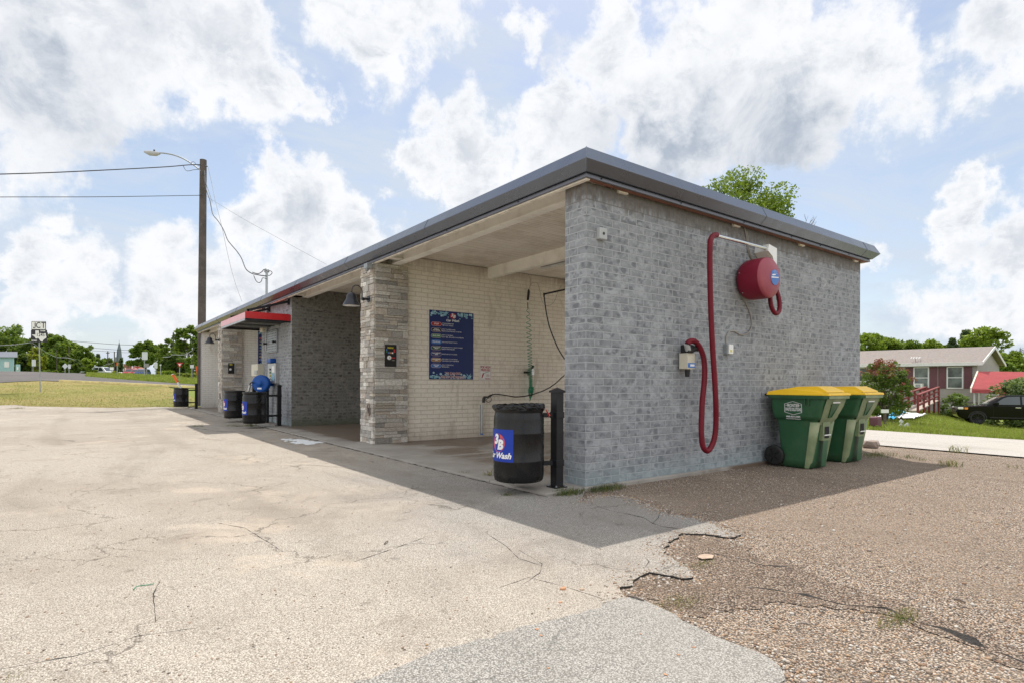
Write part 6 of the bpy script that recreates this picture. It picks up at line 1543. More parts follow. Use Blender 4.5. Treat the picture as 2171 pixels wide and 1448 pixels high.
# right side, behind and beside the mobile home
G2 = 'trees behind the mobile home'
0 and print('DBG', [(x, y, round((onG(x, y) - CAM).dot(FW), 1), round(onG(x, y).z, 2)) for x, y in ((2072, 899), (2030, 871), (2150, 872), (1876, 893), (1930, 872), (2171, 934))])
for a in [
    (1842, 62, 703, 96, 'leafy tree just right of the brick end wall', 'leaf_bright', 'round'), (1888, 64, 716, 92, 'second leafy tree behind the mobile home roof', 'leaf_bright', 'round'),
    (1935, 60, 717, 66, 'third leafy tree behind the mobile home roof', 'leaf_mid', 'round'), (1975, 62, 721, 84, 'rounded bright tree behind the middle of the mobile home', 'leaf_bright', 'round'),
    (2018, 66, 704, 86, 'dark grey-green cedar above the mobile home ridge', 'leaf_pine', 'cone'), (2046, 66, 686, 104, 'taller dark cedar left of the big tree', 'leaf_pine', 'cone'),
    (1866, 70, 712, 70, 'dark tree filling the gap behind the left of the mobile home', 'leaf_mid', 'round'), (1912, 70, 722, 70, 'dark tree between the second and third trees behind the mobile home', 'leaf_dark', 'round'), (1954, 72, 726, 60, 'low tree just right of the third tree behind the mobile home', 'leaf_mid', 'round'), (2003, 70, 727, 60, 'low bright tree just left of the cedars', 'leaf_bright', 'round'), (2072, 68, 712, 70, 'leafy tree between the taller cedar and the big bright tree', 'leaf_mid', 'round'),
        (2095, 56, 691, 124, 'big bright tree rising behind the gable of the mobile home', 'leaf_bright', 'round'), (2140, 50, 742, 90, 'leafy tree above the red carport at the right', 'leaf_bright', 'round'), (2205, 52, 745, 110, 'tree cut by the right edge of the picture', 'leaf_mid', 'round'), (2120, 48, 752, 60, 'lower tree between the gable and the carport', 'leaf_mid', 'round')]:
    tree(a[0], a[1], a[2], a[3], a[4], a[5], shape=a[6], group=G2, trunk_vis=.2, n=70, per=110, base=-1.4)
# tree standing behind the car wash: only its head shows above the roof
tree(1572, 34, 357, 225, 'open leafy tree crown showing above the roof of the car wash', ['leaf_mid', 'leaf_bright'], shape='round', trunk_vis=.68, n=95, per=210, leaf=.105, trunk_r=.26)
def bare(px, d, ytop, label, spread, seed, y0=None):
    p = pd(px, 812, d); rnd = random.Random(seed); zb = tz(p.x, p.y); zt = zpx(px, ytop, d)
    t = thing('bare_tree', (p.x, p.y, zb), label, 'tree'); q = MB(); q.tube([(p.x, p.y, zb), (p.x, p.y, zb + (zt - zb) * .75)], [.15, .05], 8); q.build('trunk', 'twig', t, world=True)
    q = MB()
    def grow(a, dr, L, r, k):
        b = a + dr * L; q.tube([a, (a + b) / 2 + Vector((rnd.uniform(-.04, .04), 0, .02)), b], [r, r * .8, r * .6], 5)
        if k:
            for _ in range(3):
                nd = (dr + Vector((rnd.uniform(-.7, .7), rnd.uniform(-.5, .5), rnd.uniform(-.25, .5)))).normalized(); grow(a + dr * L * rnd.uniform(.4, 1), nd, L * rnd.uniform(.5, .8), r * .6, k - 1)
    h0 = zb + (zt - zb) * .74
    for i in range(4): grow(Vector((p.x, p.y, h0)), Vector((rnd.uniform(-.6, .9), rnd.uniform(-.3, .3), .7)).normalized(), (zt - h0) * spread, .035, 3)
    q.build('branches', 'twig', t, world=True)
bare(1700, 32, 425, 'bare twiggy branches showing above the roof at the right', .36, 3)
bare(1432, 34, 362, 'small bare twigs poking above the roof left of the leafy crown', .14, 5)
bare(2160, 60, 720, 'bare grey branches at the right edge above the trees', .3, 9)
# crape myrtle at the street
p = onG(1876, 893); d = (p - CAM).dot(FW)
t = thing('flowering_bush', tuple(p), 'dark crape myrtle bush with red flower tips beside the street', 'bush'); q = MB(); cl = []; rcl = []
H = zpx(1880, 762, d) - p.z
for i in range(9):
    a = 2 * PI * i / 9; tip = p + Vector((math.cos(a) * .62, math.sin(a) * .62, H * random.uniform(.65, .9)))
    q.tube([p + Vector((math.cos(a) * .05, math.sin(a) * .05, 0)), p + Vector((math.cos(a) * .2, math.sin(a) * .2, H * .3)), tip], [.03, .022, .008], 6)
q.build('stem', 'bark', t, world=True)
for i in range(130):
    v = random.uniform(.12, .93); a = random.uniform(0, 2 * PI); rr = (1.05 * math.sin(PI * min(1, v * .85 + .14)) ** .6) * random.uniform(.3, 1)
    cl.append((p + Vector((math.cos(a) * rr * .86, math.sin(a) * rr * .86, H * v)), .16))
crown_mesh('foliage', cl, .045, ['leaf_dark', 'leaf_mid'], t, 80)
for i in range(34):
    a = random.uniform(0, 2 * PI); rr = random.uniform(.1, .9); rcl.append((p + Vector((math.cos(a) * rr, math.sin(a) * rr, H * (1.0 - .32 * rr) + random.uniform(-.1, .12))), .13))
for i in range(5): rcl.append((p + Vector((random.uniform(-.8, .8), random.uniform(-.8, .8), H * random.uniform(.4, .75))), .07))
crown_mesh('flowers', rcl, .034, 'leaf_red', t, 60)
def shrub(px, d, w, ytop, m, lab, per=80, n=50, leaf=.05, cat='bush'):
    p = gat(px, d); W_ = w / FPX * d / 2; H = zpx(px, ytop, d) - p.z
    t = thing('shrub', tuple(p), lab, cat); cl = []; q = MB()
    for i in range(n):
        a = random.uniform(0, 2 * PI); v = random.random(); rr = math.sqrt(max(0, 1 - v * v)) * random.uniform(.2, 1)
        c = p + Vector((math.cos(a) * rr * W_ * .85, math.sin(a) * rr * W_ * .85, H * (.08 + .8 * v))); cl.append((c, H * .13))
        if i % 6 == 0: q.tube([p, (p + c) / 2 + Vector((0, 0, .1)), c], [.02, .015, .006], 5)
    q.build('stem', 'bark', t, world=True); crown_mesh('foliage', cl, leaf, m, t, per); return t
shrub(2030, 32.5, 80, 831, ['leaf_grey', 'leaf_mid'], 'pale feathery green shrub between the ramp and the black car', leaf=.08, n=46)
shrub(2158, 31.6, 160, 796, ['leaf_grey', 'leaf_dark'], 'large grey-green bush behind the black car', leaf=.09, n=90, per=90)

# ---------------------------------------------------------------- mobile home
NX = Vector((.66, -.751)); NY = Vector((.751, .66))   # camera frame (right, forward): along the front to the right, and away
O2 = Vector((28.9, 36.0))
def hw(a, b, z):       # a: metres left of the right front corner, b: metres behind the front
    c = O2 - NX * a + NY * b; w = CAM + RT * c.x + FW * c.y; return Vector((w.x, w.y, z))
hb = hw(0, 0, -.5); home = thing('mobile_home', tuple(hb), 'tan mobile home with dark red shutters across the side street', 'house')
ZE = 2.41; ZR = 3.44; ZB = -.62; LH = 17.0; WH = 7.0
q = MB()
def hq(mb, pts, mi=0): mb.add([hw(*p_) for p_ in pts], [tuple(range(len(pts)))], mi)
hq(q, [(0, 0, .0), (LH, 0, .0), (LH, 0, ZE), (0, 0, ZE)]); hq(q, [(0, 0, 0), (0, WH, 0), (0, WH, ZE), (0, WH / 2, ZR - .06), (0, 0, ZE)]); hq(q, [(0, WH, 0), (LH, WH, 0), (LH, WH, ZE), (0, WH, ZE)]); hq(q, [(LH, 0, 0), (LH, WH, 0), (LH, WH, ZE), (LH, WH / 2, ZR - .06), (LH, 0, ZE)])
wl = q.build('wall', 'siding', home, world=True)
q = MB(); k = 0
z_ = .02
while z_ < ZE:     # lap siding boards: real shallow steps
    a0 = [hw(-.012, -.004, z_), hw(LH, -.004, z_), hw(LH, -.022, z_), hw(-.022, -.022, z_), hw(LH, -.004, z_ + .115), hw(-.012, -.004, z_ + .115)]
    q.add([a0[3], a0[2], a0[4], a0[5], a0[0], a0[1]], [(0, 1, 2, 3), (4, 5, 1, 0)])
    b0 = [hw(-.022, -.022, z_), hw(-.022, WH, z_), hw(-.004, WH, z_ + .115), hw(-.004, -.004, z_ + .115)]; q.add(b0, [(0, 1, 2, 3)]); z_ += .125
q.build('lap_boards', 'siding', wl, world=True, fixn=False)
q = MB(); hq(q, [(0, .03, ZB - .6), (LH, .03, ZB - .6), (LH, .03, .01), (0, .03, .01)]); hq(q, [(.03, 0, ZB - .6), (.03, WH, ZB - .6), (.03, WH, .01), (.03, 0, .01)]); q.build('skirting', 'skirting', home, world=True)
def slab3(mb, A_, B_, C_, D_, th): 
    n_ = (B_ - A_).cross(D_ - A_).normalized() * th; mb.add([A_, B_, C_, D_, A_ + n_, B_ + n_, C_ + n_, D_ + n_], [(0, 1, 2, 3), (7, 6, 5, 4), (0, 4, 5, 1), (1, 5, 6, 2), (2, 6, 7, 3), (3, 7, 4, 0)])
q = MB(); ov = .30; dz = (ZR - ZE) / (WH / 2) * ov
slab3(q, hw(-.3, -ov, ZE - dz + .1), hw(LH + .3, -ov, ZE - dz + .1), hw(LH + .3, WH / 2, ZR + .1), hw(-.3, WH / 2, ZR + .1), .05); slab3(q, hw(-.3, WH + ov, ZE - dz + .1), hw(LH + .3, WH + ov, ZE - dz + .1), hw(LH + .3, WH / 2, ZR + .1), hw(-.3, WH / 2, ZR + .1), .05); rf = q.build('roof', 'shingle', home, world=True)
q = MB(); rr_ = random.Random(2)
for i in range(16):   # shingle courses
    f0 = i / 16; b_ = -ov + (WH / 2 + ov) * f0; zz0 = ZE - dz + .155 + (ZR - ZE + dz) * f0
    q.add([hw(-.3, b_, zz0 + .022), hw(LH + .3, b_, zz0 + .022), hw(LH + .3, b_ + .24, zz0 + .075), hw(-.3, b_ + .24, zz0 + .075), hw(-.3, b_, zz0), hw(LH + .3, b_, zz0)], [(0, 1, 2, 3), (4, 5, 1, 0)])
q.build('shingle_courses', 'shingle', rf, world=True, fixn=False)
q = MB(); q.bar(hw(-.33, -ov - .02, ZE - dz + .07), hw(LH, -ov - .02, ZE - dz + .07), .04, .20); q.build('eave_trim', 'white_trim', home, world=True)
q = MB(); q.bar(hw(-.33, -ov, ZE - dz + .1), hw(-.33, WH / 2, ZR + .1), .04, .17); q.bar(hw(-.33, WH + ov, ZE - dz + .1), hw(-.33, WH / 2, ZR + .1), .04, .17); q.build('gable_trim', 'white_trim', home, world=True)
def hx(px):     # metres left of the corner for an image column on the front wall
    r = (px - 1085.5) / FPX; c = O2; return (c.x - r * c.y) / (NX.x - r * NX.y)
def hz(px, py):
    a = hx(px); c = O2 - NX * a; return 1.05 + (812.6 + .004 * (px - 1085) - py) / FPX * c.y
def rect(name, m, x0, x1, z0, z1, b0=-.03, b1=-.005, par=None):
    q = MB(); a0, a1 = sorted((x0, x1)); V = [hw(a, b, z_) for b in (b0, b1) for a, z_ in ((a0, z0), (a1, z0), (a1, z1), (a0, z1))]
    q.add(V, [(0, 1, 2, 3), (7, 6, 5, 4), (0, 4, 5, 1), (1, 5, 6, 2), (2, 6, 7, 3), (3, 7, 4, 0)]); return q.build(name, m, par or home, world=True)
def hwindow(px0, px1, py0, py1, shl=True, shr=True):
    x0, x1 = hx(px0), hx(px1); zt_, zb_ = hz(px0, py0), hz(px0, py1)
    f_ = rect('window', 'white_trim', x0 + .04, x1 - .04, zb_ - .04, zt_ + .04, -.06, -.02)
    rect('pane', 'window_glass', x0 - .03, x1 + .03, (zb_ + zt_) / 2 + .025, zt_ - .03, -.066, -.061, f_); rect('pane', 'curtain' if False else 'window_glass', x0 - .03, x1 + .03, zb_ + .03, (zb_ + zt_) / 2 - .025, -.066, -.061, f_)
    sw = .40
    if shl: rect('shutter', 'shutter', x0 + .08, x0 + .08 + sw, zb_ - .02, zt_ + .02, -.055, -.02)
    if shr: rect('shutter', 'shutter', x1 - .08 - sw, x1 - .08, zb_ - .02, zt_ + .02, -.055, -.02)
hwindow(2009, 2041, 778, 822); hwindow(1938.5, 1968.5, 779, 822); hwindow(1800, 1843, 780, 808)
rect('rail_trim', 'red_timber', hx(1935), hx(1985), hz(1950, 826), hz(1950, 821), -.12, -.03)
# air conditioner in the window, aerial
ac = thing('air_conditioner', tuple(hw(hx(1954), -.2, hz(1954, 818))), 'white window air conditioner in the middle window of the mobile home', 'air conditioner')
x0, x1 = hx(1942), hx(1960); za, zb2 = hz(1950, 812.5), hz(1950, 820.5)
rect('housing', 'white_plastic', x0, x1, zb2, za, -.45, -.07, ac); rect('grille', 'galvanised', x0 - .08, x1 + .12, zb2 + .03, za - .05, -.46, -.452, ac)
pa = hw(hx(1940.5), .15, 2.42); an = thing('aerial', tuple(pa), 'thin television aerial on the eave of the mobile home', 'aerial')
d_ = (pa - CAM).dot(FW); q = MB(); q.cyl(pa, pd(1940.5, 758, d_), .018, 6); q.build('mast', 'wire_grey', an, world=True); q = MB(); q.tube([pd(1930, 759, d_), pd(1953, 758, d_)], .022, 6)
for x_ in (1932, 1937, 1943, 1949): q.tube([pd(x_ - 1.2, 760.5, d_ - .3), pd(x_ + 1.2, 756.5, d_ + .3)], .015, 5)
q.build('elements', 'white_trim', an, world=True)
# ramp with red railings
rd0 = pd(1912, 873.5, 29.5); rd1 = pd(1946, 872.5, 29.2); ru1 = pd(1990, 846, 34.6); ru0 = pd(1962, 846, 35.2)
zlow = tz(rd1.x, rd1.y) + .12
for v_ in (rd0, rd1): v_.z = zlow
for v_ in (ru0, ru1): v_.z = .10
ramp = thing('wheelchair_ramp', tuple(rd1), 'grey board ramp with red timber railings leading up to the mobile home', 'ramp')
q = MB(); slab3(q, rd0, rd1, ru1, ru0, .06); q.build('deck', 'ramp_boards', ramp, world=True)
def rail(a, b, hgt=.85, npost=5):
    q = MB(); q.bar(a + UP * hgt, b + UP * hgt, .14, .05); q.build('handrail', 'red_timber', ramp, world=True)
    for f_ in (.38, .70) : q = MB(); q.bar(a + UP * hgt * f_, b + UP * hgt * f_, .04, .09); q.build('rail', 'red_timber', ramp, world=True)
    for i in range(npost):
        c_ = a + (b - a) * (i / (npost - 1)); q = MB(); q.bar(Vector((c_.x, c_.y, min(c_.z, tz(c_.x, c_.y)) - .1)), c_ + UP * (hgt - .02), .09, .09); q.build('post', 'red_timber', ramp, world=True)
rail(rd1, ru1); rail(rd0, ru0)
# carport roof
cp_ = thing('carport', tuple(gat(2120, 32)), 'red ribbed metal carport roof beside the mobile home', 'carport')
A = pd(2073, 786.5, 35.6); B = pd(2330, 790, 35.0); C_ = pd(2330, 833, 33.2); D = pd(2058.5, 823, 33.4); E = pd(2058.5, 832, 33.3); F = pd(2330, 843, 33.1)
q = MB(); nr = 14; V = []
secs = [(0, None)]
def lerp(a, b, s): return a + (b - a) * s
for i in range(nr * 2 + 1):
    s = i / (nr * 2); up_ = .025 if i % 2 else 0; V += [lerp(A, D, s) + UP * up_, lerp(B, C_, s) + UP * up_]
for i in range(1, 7): s = i / 6; up_ = .02 if i % 2 else 0; V += [lerp(D, E, s) - FW * up_, lerp(C_, F, s) - FW * up_]
nn = len(V) // 2; q.add(V, [(2 * i, 2 * i + 1, 2 * i + 3, 2 * i + 2) for i in range(nn - 1)]); q.build('roof_sheet', 'carport_red', cp_, world=True, fixn=False)
q = MB(); q.bar(A + UP * .01, D + UP * .01, .08, .06); q.bar(D, E, .08, .06); q.build('edge_trim', 'cream_box', cp_, world=True)
for p_ in (pd(2066, 830, 33.5), pd(2076, 790, 35.5), pd(2320, 830, 33.2)):
    g_ = tz(p_.x, p_.y); q = MB(); q.bar((p_.x, p_.y, g_), p_, .08, .08); q.build('post', 'white_trim', cp_, world=True)
# post with a white plate, dark block, tarp, ornament in the yard
p = onG(1876, 898.5); t = thing('yard_post', tuple(p), 'dark post with a small white plate in front of the flowering bush', 'post'); d_ = (p - CAM).dot(FW)
q = MB(); q.bar(p, pd(1876, 872, d_), .07, .07); q.build('shaft', 'bark', t, world=True); q = MB(); q.bar(pd(1868.5, 871, d_ - .05), pd(1883.5, 871, d_ - .05), .05, .12); q.build('plate', 'white_plastic', t, world=True)
p = onG(1856, 904); d_ = (p - CAM).dot(FW); q = MB(); q.bbox(p.x - .19, p.x + .19, p.y - .13, p.y + .13, p.z, p.z + .33, .05); tag(q.build('planter', 'shutter', loc=tuple(p), world=True), 'dark purplish block under the flowering bush by the street', 'planter')
def cloth(pts, m, lab, seed):
    ps = [onG(x, y, .05).xy for x, y in pts]; r_ = random.Random(seed)
    o = sheet('tarp', [tuple(v) for v in ps], m, .22, .06, kind=None)
    for v in o.data.vertices: v.co.z += r_.uniform(0, .10)
    tag(o, lab, 'tarp')
cloth([(1880, 888), (1893, 876), (1905, 872.5), (1921, 874), (1912, 881), (1900, 887), (1886, 890)], 'tarp_blue', 'crumpled blue tarp on the yard grass at the foot of the ramp', 1)
cloth([(1898, 888.5), (1912, 881.5), (1922, 877), (1945, 878.5), (1964, 879.5), (1950, 885), (1935, 889), (1915, 887)], 'tarp_white', 'crumpled white sheet on the yard grass beside the blue tarp', 2)
cloth([(1855, 884), (1868, 880), (1876, 882), (1868, 886)], 'tarp_white', 'scrap of white sheeting behind the flowering bush', 3)
p = onG(1916, 903); d_ = (p - CAM).dot(FW); t = thing('yard_ornament', tuple(p), 'small blue-grey pinwheel ornament on the yard grass', 'ornament'); q = MB(); q.cyl(p, pd(1914, 893, d_), .012, 6); q.build('stake', 'galvanised', t, world=True)
for (x_, y_, x2, y2) in ((1908, 899, 1914, 905), (1926, 898, 1917, 904), (1909, 895, 1913, 890)): q = MB(); q.bar(pd(x_, y_, d_), pd(x2, y2, d_), .03, .10); q.build('vane', 'car_silver', t, world=True)
p = onG(2002, 870); d_ = (p - CAM).dot(FW) + 1.5; q = MB(); q.tube([pd(2017, 850, d_), pd(2017, 829, d_), pd(2019, 826, d_), pd(2024, 827, d_), pd(2025, 850, d_)], .02, 6); tag(q.build('hand_rail', 'black_steel', loc=tuple(pd(2017, 850, d_)), world=True), 'thin black metal handrail hoop in front of the mobile home', 'railing')

# ---------------------------------------------------------------- cars
def car(name, loc, ang, m, lab, kind='suv', s=1.0, detail=True, grp=None):
    """local: nose towards -x, length along x, origin on the ground under the nose-side axle centre"""
    t = thing(name, loc, lab, 'car' if kind != 'pickup' else 'pickup truck', grp, rz=ang); t.scale = (s, s, s)
    L, Wd = 5.0, 1.86
    if kind == 'suv':
        body = [(-.85, .42), (-.93, .55), (-.92, .86), (-.80, 1.02), (.25, 1.10), (.55, 1.12), (3.95, 1.13), (4.10, 1.05), (4.15, .80), (4.15, .45), (4.0, .32), (-.6, .30)]
        cab = [(.35, 1.10), (1.05, 1.58), (1.30, 1.67), (2.2, 1.715), (3.55, 1.70), (3.92, 1.62), (4.05, 1.10)]; wb = 2.95
    elif kind == 'pickup':
        body = [(-.85, .45), (-.93, .60), (-.90, .98), (-.75, 1.08), (.35, 1.15), (.6, 1.16), (4.3, 1.16), (4.35, .95), (4.35, .55), (-.6, .40)]
        cab = [(.45, 1.14), (1.05, 1.75), (1.3, 1.82), (2.4, 1.82), (2.55, 1.70), (2.65, 1.14)]; wb = 3.5
    else:
        body = [(-.8, .35), (-.88, .50), (-.85, .72), (-.60, .86), (.35, .94), (3.9, 1.0), (4.05, .85), (4.05, .45), (-.5, .28)]
        cab = [(.35, .93), (1.05, 1.36), (1.35, 1.45), (2.3, 1.46), (3.2, 1.30), (3.75, .99)]; wb = 2.75
    def loft(prof, w0, w1, zt0, zt1, mb, tuck=.10):
        n = len(prof); rows = []
        for (fy, inset) in ((-1, .06), (-1, 0), (1, 0), (1, .06)):
            pass
        V = []
        cx = sum(p[0] for p in prof) / n; cz = sum(p[1] for p in prof) / n
        for sy, k in ((-1, .965), (-.94, 1.0), (.94, 1.0), (1, .965)):
            for (x, z_) in prof:
                f_ = (z_ - zt0) / (zt1 - zt0) if zt1 > zt0 else 0; w = (w0 + (w1 - w0) * max(0, min(1, f_))) / 2
                V.append((cx + (x - cx) * k, (1 if sy > 0 else -1) * (w if abs(sy) < 1 else w + .03) if False else sy * (w + (.0 if abs(sy) == 1 else .0)), cz + (z_ - cz) * k))
        fs = [tuple(range(n)), tuple(reversed(range(3 * n, 4 * n)))] + [(r * n + i, r * n + (i + 1) % n, (r + 1) * n + (i + 1) % n, (r + 1) * n + i) for r in range(3) for i in range(n)]
        mb.add(V, fs, 0, False)
    q = MB(); loft(body, Wd, Wd, 0, 1, q); bd = q.build('body', m, t, bevel=.035)
    q = MB(); loft(cab, Wd - .06, Wd - .46, cab[0][1], cab[3][1], q); cb = q.build('cabin', m, t, bevel=.03)
    # glass, a little proud of the cabin sides
    z0_, z1_ = cab[0][1], cab[3][1]
    def wy(z_): f_ = (z_ - z0_) / (z1_ - z0_); return ((Wd - .06) + (-.40) * max(0, min(1, f_))) / 2 + .012
    side_w = {'suv': [[(.72, 1.16), (1.17, 1.52), (1.38, 1.60), (1.88, 1.62), (1.88, 1.17)], [(1.97, 1.17), (1.97, 1.62), (2.85, 1.62), (2.85, 1.17)], [(2.94, 1.17), (2.94, 1.62), (3.6, 1.60), (3.78, 1.2)]], 'pickup': [[(.82, 1.2), (1.15, 1.62), (1.35, 1.72), (1.62, 1.73), (1.62, 1.2)], [(1.7, 1.2), (1.7, 1.73), (2.4, 1.72), (2.5, 1.2)]], 'sedan': [[(.72, .98), (1.15, 1.29), (1.4, 1.38), (1.9, 1.39), (1.9, 1.0)], [(1.98, 1.0), (1.98, 1.39), (2.4, 1.37), (3.1, 1.2), (3.2, 1.02)]]}[kind]
    for sy in (-1, 1):
        for w_ in side_w:
            q = MB(); q.add([(x, sy * wy(z_), z_) for x, z_ in w_], [tuple(range(len(w_)))]); q.build('side_window', 'car_glass', t, fixn=False)
    c0, c1 = cab[0], cab[1]; y0_, y1_ = (Wd - .30) / 2, (Wd - .62) / 2
    off = Vector((c1[1] - c0[1], 0, -(c1[0] - c0[0]))).normalized() * -.014
    q = MB(); q.add([Vector((c0[0] + .06, -y0_, c0[1] + .04)) + off, Vector((c0[0] + .06, y0_, c0[1] + .04)) + off, Vector((c1[0] - .03, y1_, c1[1] - .02)) + off, Vector((c1[0] - .03, -y1_, c1[1] - .02)) + off], [(0, 1, 2, 3)]); q.build('windscreen', 'car_glass', t, fixn=False)
    for wx in (0, wb):
        for sy in (-1, 1):
            q = MB(); q.M = Matrix.Translation((wx, sy * (Wd / 2 - .10), .36)) @ Matrix.Rotation(-sy * PI / 2, 4, 'X')
            q.lathe([(.001, -.09), (.34, -.09), (.36, -.07), (.362, .08), (.345, .105), (.27, .112), (.262, .10)], 30); w_ = q.build('wheel', 'rubber', t)
            q = MB(); q.M = Matrix.Translation((wx, sy * (Wd / 2 - .10), .36)) @ Matrix.Rotation(-sy * PI / 2, 4, 'X'); q.lathe([(.262, .10), (.25, .08), (.22, .05), (.001, .045)], 30)
            for k in range(10): a = 2 * PI * k / 10; q.bar((.03 * math.cos(a), .03 * math.sin(a), .085), (.255 * math.cos(a + .05), .255 * math.sin(a + .05), .098), .025, .03)
            q.lathe([(.06, .08), (.05, .105), (.001, .11)], 14); q.build('rim', 'wheel_dark' if m == 'car_black' else 'brushed_steel', w_, fixn=False)
            q = MB(); V = [(wx + .43 * math.cos(a), sy * (Wd / 2 + .004), .36 + .43 * math.sin(a)) for a in [PI * k / 14 - .05 for k in range(15)]] + [(wx + .38 * math.cos(a), sy * (Wd / 2 + .008), .36 + .38 * math.sin(a)) for a in [PI * k / 14 - .05 for k in range(15)]]
            q.add(V, [(i, i + 1, 16 + i, 15 + i) for i in range(14)]); q.build('wheel_arch', 'rubber', t, fixn=False)
    for sy in (-1, 1):
        q = MB(); q.bbox(-.90, -.64, sy * .90 - .08, sy * .90 + .03, .86, .98, .03) if kind != 'sedan' else q.bbox(-.86, -.5, sy * .93 - .10, sy * .93 + .006, .62, .76, .03); q.build('headlight', 'headlight', t)
        if detail:
            q = MB(); q.bbox(-.60, -.44, sy * .945 - .02, sy * .945 + .006, .86, .97, .004); q.build('indicator', 'amber', t)
            q = MB(); q.bbox(.72, .92, sy * 1.04 - .09, sy * 1.04 + .07, 1.16, 1.30, .03); q.build('mirror', m, t)
            for xx in (1.78, 2.78): q = MB(); q.bbox(xx - .12, xx + .12, sy * .955 - .015, sy * .955 + .015, .98, 1.02, .008); q.build('door_handle', 'chrome', t)
            for xx in (.70, 1.93, 2.90): q = MB(); q.box(xx, xx + .012, sy * .932 - .003, sy * .932 + .003, .42, 1.10); q.build('door_gap', 'black_gap', t)
            q = MB(); q.box(.55, 2.5, sy * .935 - .006, sy * .935 + .006, .40, .46); q.build('sill_trim', 'rubber', t)
    if detail: q = MB(); q.box(-.955, -.925, -.7, .7, .66, .80); q.build('grille', 'wheel_dark', t)
    return t
wc = onG(2072, 899.5); d_ = 28.0; wc = pd(2072, 899, 28.0); g_ = tz(wc.x, wc.y)
ang = math.atan2(RT.y, RT.x) - math.radians(29)
sh_ = .93 * .82
fdir = Vector((math.cos(ang), math.sin(ang), 0)); side = Vector((-math.sin(ang), math.cos(ang), 0))
wc = onG(2072, 899.5); ctr = wc + side * sh_; car('parked_suv', (ctr.x, ctr.y, wc.z + .0), ang, 'car_black', 'glossy black boxy car parked on the grass at the right edge', 'suv', .88)
def fcar(px, d, name, m, lab, kind, dirx=1, s=1.0, py=None, dz=0.0):
    p = pd(px, 812, d); z_ = (tz(p.x, p.y) if py is None else zpx(px, py, d)); a = math.atan2(RT.y, RT.x) + (0 if dirx > 0 else PI) if dirx else math.atan2(FW.y, FW.x) + .35; car(name, (p.x, p.y, z_ + dz), a, m, lab, kind, s, False, 'cars on the road behind the crest')
# the road falls away behind the crest, so only roofs show
fcar(140, 92, 'parked_car', 'car_white', 'white car roof showing behind the diamond sign', 'suv', 1, .85, 798)
fcar(157, 84, 'parked_car', 'car_silver', 'silver car roof showing right of the diamond sign', 'suv', 1, .8, 800)
fcar(240, 76, 'pickup_truck', 'car_white', 'white pickup passing behind the grass bank', 'pickup', -1, .88, 803.5)
fcar(273, 76, 'pickup_truck', 'car_red', 'dark red and white pickup facing the camera beyond the grass bank', 'pickup', 0, .66, 800)
fcar(286, 74, 'parked_car', 'car_red', 'red car left of the big sign back', 'suv', 0, .62, 799)
fcar(298, 74, 'parked_car', 'car_blue', 'dark blue car behind the big sign back', 'suv', 0, .66, 800)

# ---------------------------------------------------------------- signs along the highway
def post(t, a, b, r=.03, m='galvanised', nm='post'): q = MB(); q.cyl(a, b, r, 8); return q.build(nm, m, t, world=True)
def cam_plane(c, yaw=0.0):
    """frame of a sign standing at c and facing the camera side; returns f(u, v, w) -> world"""
    x_ = (RT * math.cos(yaw) + FW * math.sin(yaw)); n_ = (-FW * math.cos(yaw) + RT * math.sin(yaw))
    return lambda u, v, w=0.0: c + x_ * u + UP * v + n_ * w
D_ = 29.5
b_ = pd(85.5, 827, D_); b_.z = tz(b_.x, b_.y); sc_m = D_ / FPX
t = thing('road_sign', tuple(b_), 'JCT and Texas farm road 1245 signs on a steel pole on the dry lawn', 'road sign')
q = MB(); q.bar(b_, pd(82.5, 700, D_), .07, .05); q.build('post', 'galvanised', t, world=True)
def plate(t, f, w, h_, r, m, name='panel', th=.012, lay=0.0, par=None):
    v, fs = [], []
    k = 5; pts = []
    for sx, sy, a0 in ((1, 1, 0), (-1, 1, 90), (-1, -1, 180), (1, -1, 270)):
        for i in range(k): a = math.radians(a0 + 90 * i / (k - 1)); pts.append((sx * (w / 2 - r) + r * math.cos(a), sy * (h_ / 2 - r) + r * math.sin(a)))
    n = len(pts); V = [f(u, v_, .0 + lay) for u, v_ in pts] + [f(u, v_, th + lay) for u, v_ in pts]
    q = MB(); q.add(V, [tuple(range(n)), tuple(range(n, 2 * n))] + [(i, (i + 1) % n, n + (i + 1) % n, n + i) for i in range(n)]); return q.build(name, m, par or t, world=True)
c1 = pd(82.3, 690.7, D_ - .06); f1 = cam_plane(c1); w1, h1 = 30.5 * sc_m, 17.8 * sc_m
plate(t, f1, w1, h1, .04, 'sign_black'); plate(t, f1, w1 - .05, h1 - .05, .03, 'sign_white', 'face', .004, .013)
q = MB(); place2d(q, text2d('CT', .42, sx=.85, bold=.006, space=1.15), lambda u, v: f1(u + .105, v, .0185)); q.add([f1(u - .045, v, .0185) for u, v in ((-.15, .15), (-.105, .15), (-.105, -.09), (-.125, -.135), (-.17, -.155), (-.22, -.135), (-.245, -.09), (-.205, -.075), (-.19, -.105), (-.17, -.115), (-.153, -.095))], [tuple(range(11))]); q.build('lettering', 'sign_black', t, world=True, fixn=False)
c2 = pd(83, 712.6, D_ - .06); f2 = cam_plane(c2); w2, h2 = 34 * sc_m, 26.2 * sc_m
plate(t, f2, w2, h2, .05, 'sign_black')
TX = [(.275, .96), (.50, .96), (.50, .76), (.62, .72), (.75, .70), (.90, .73), (.935, .72), (.945, .55), (.985, .45), (.955, .32), (.87, .26), (.78, .17), (.73, .02), (.64, .04), (.57, .12), (.51, .26), (.44, .33), (.36, .27), (.285, .30), (.21, .45), (.02, .61), (.275, .61)]
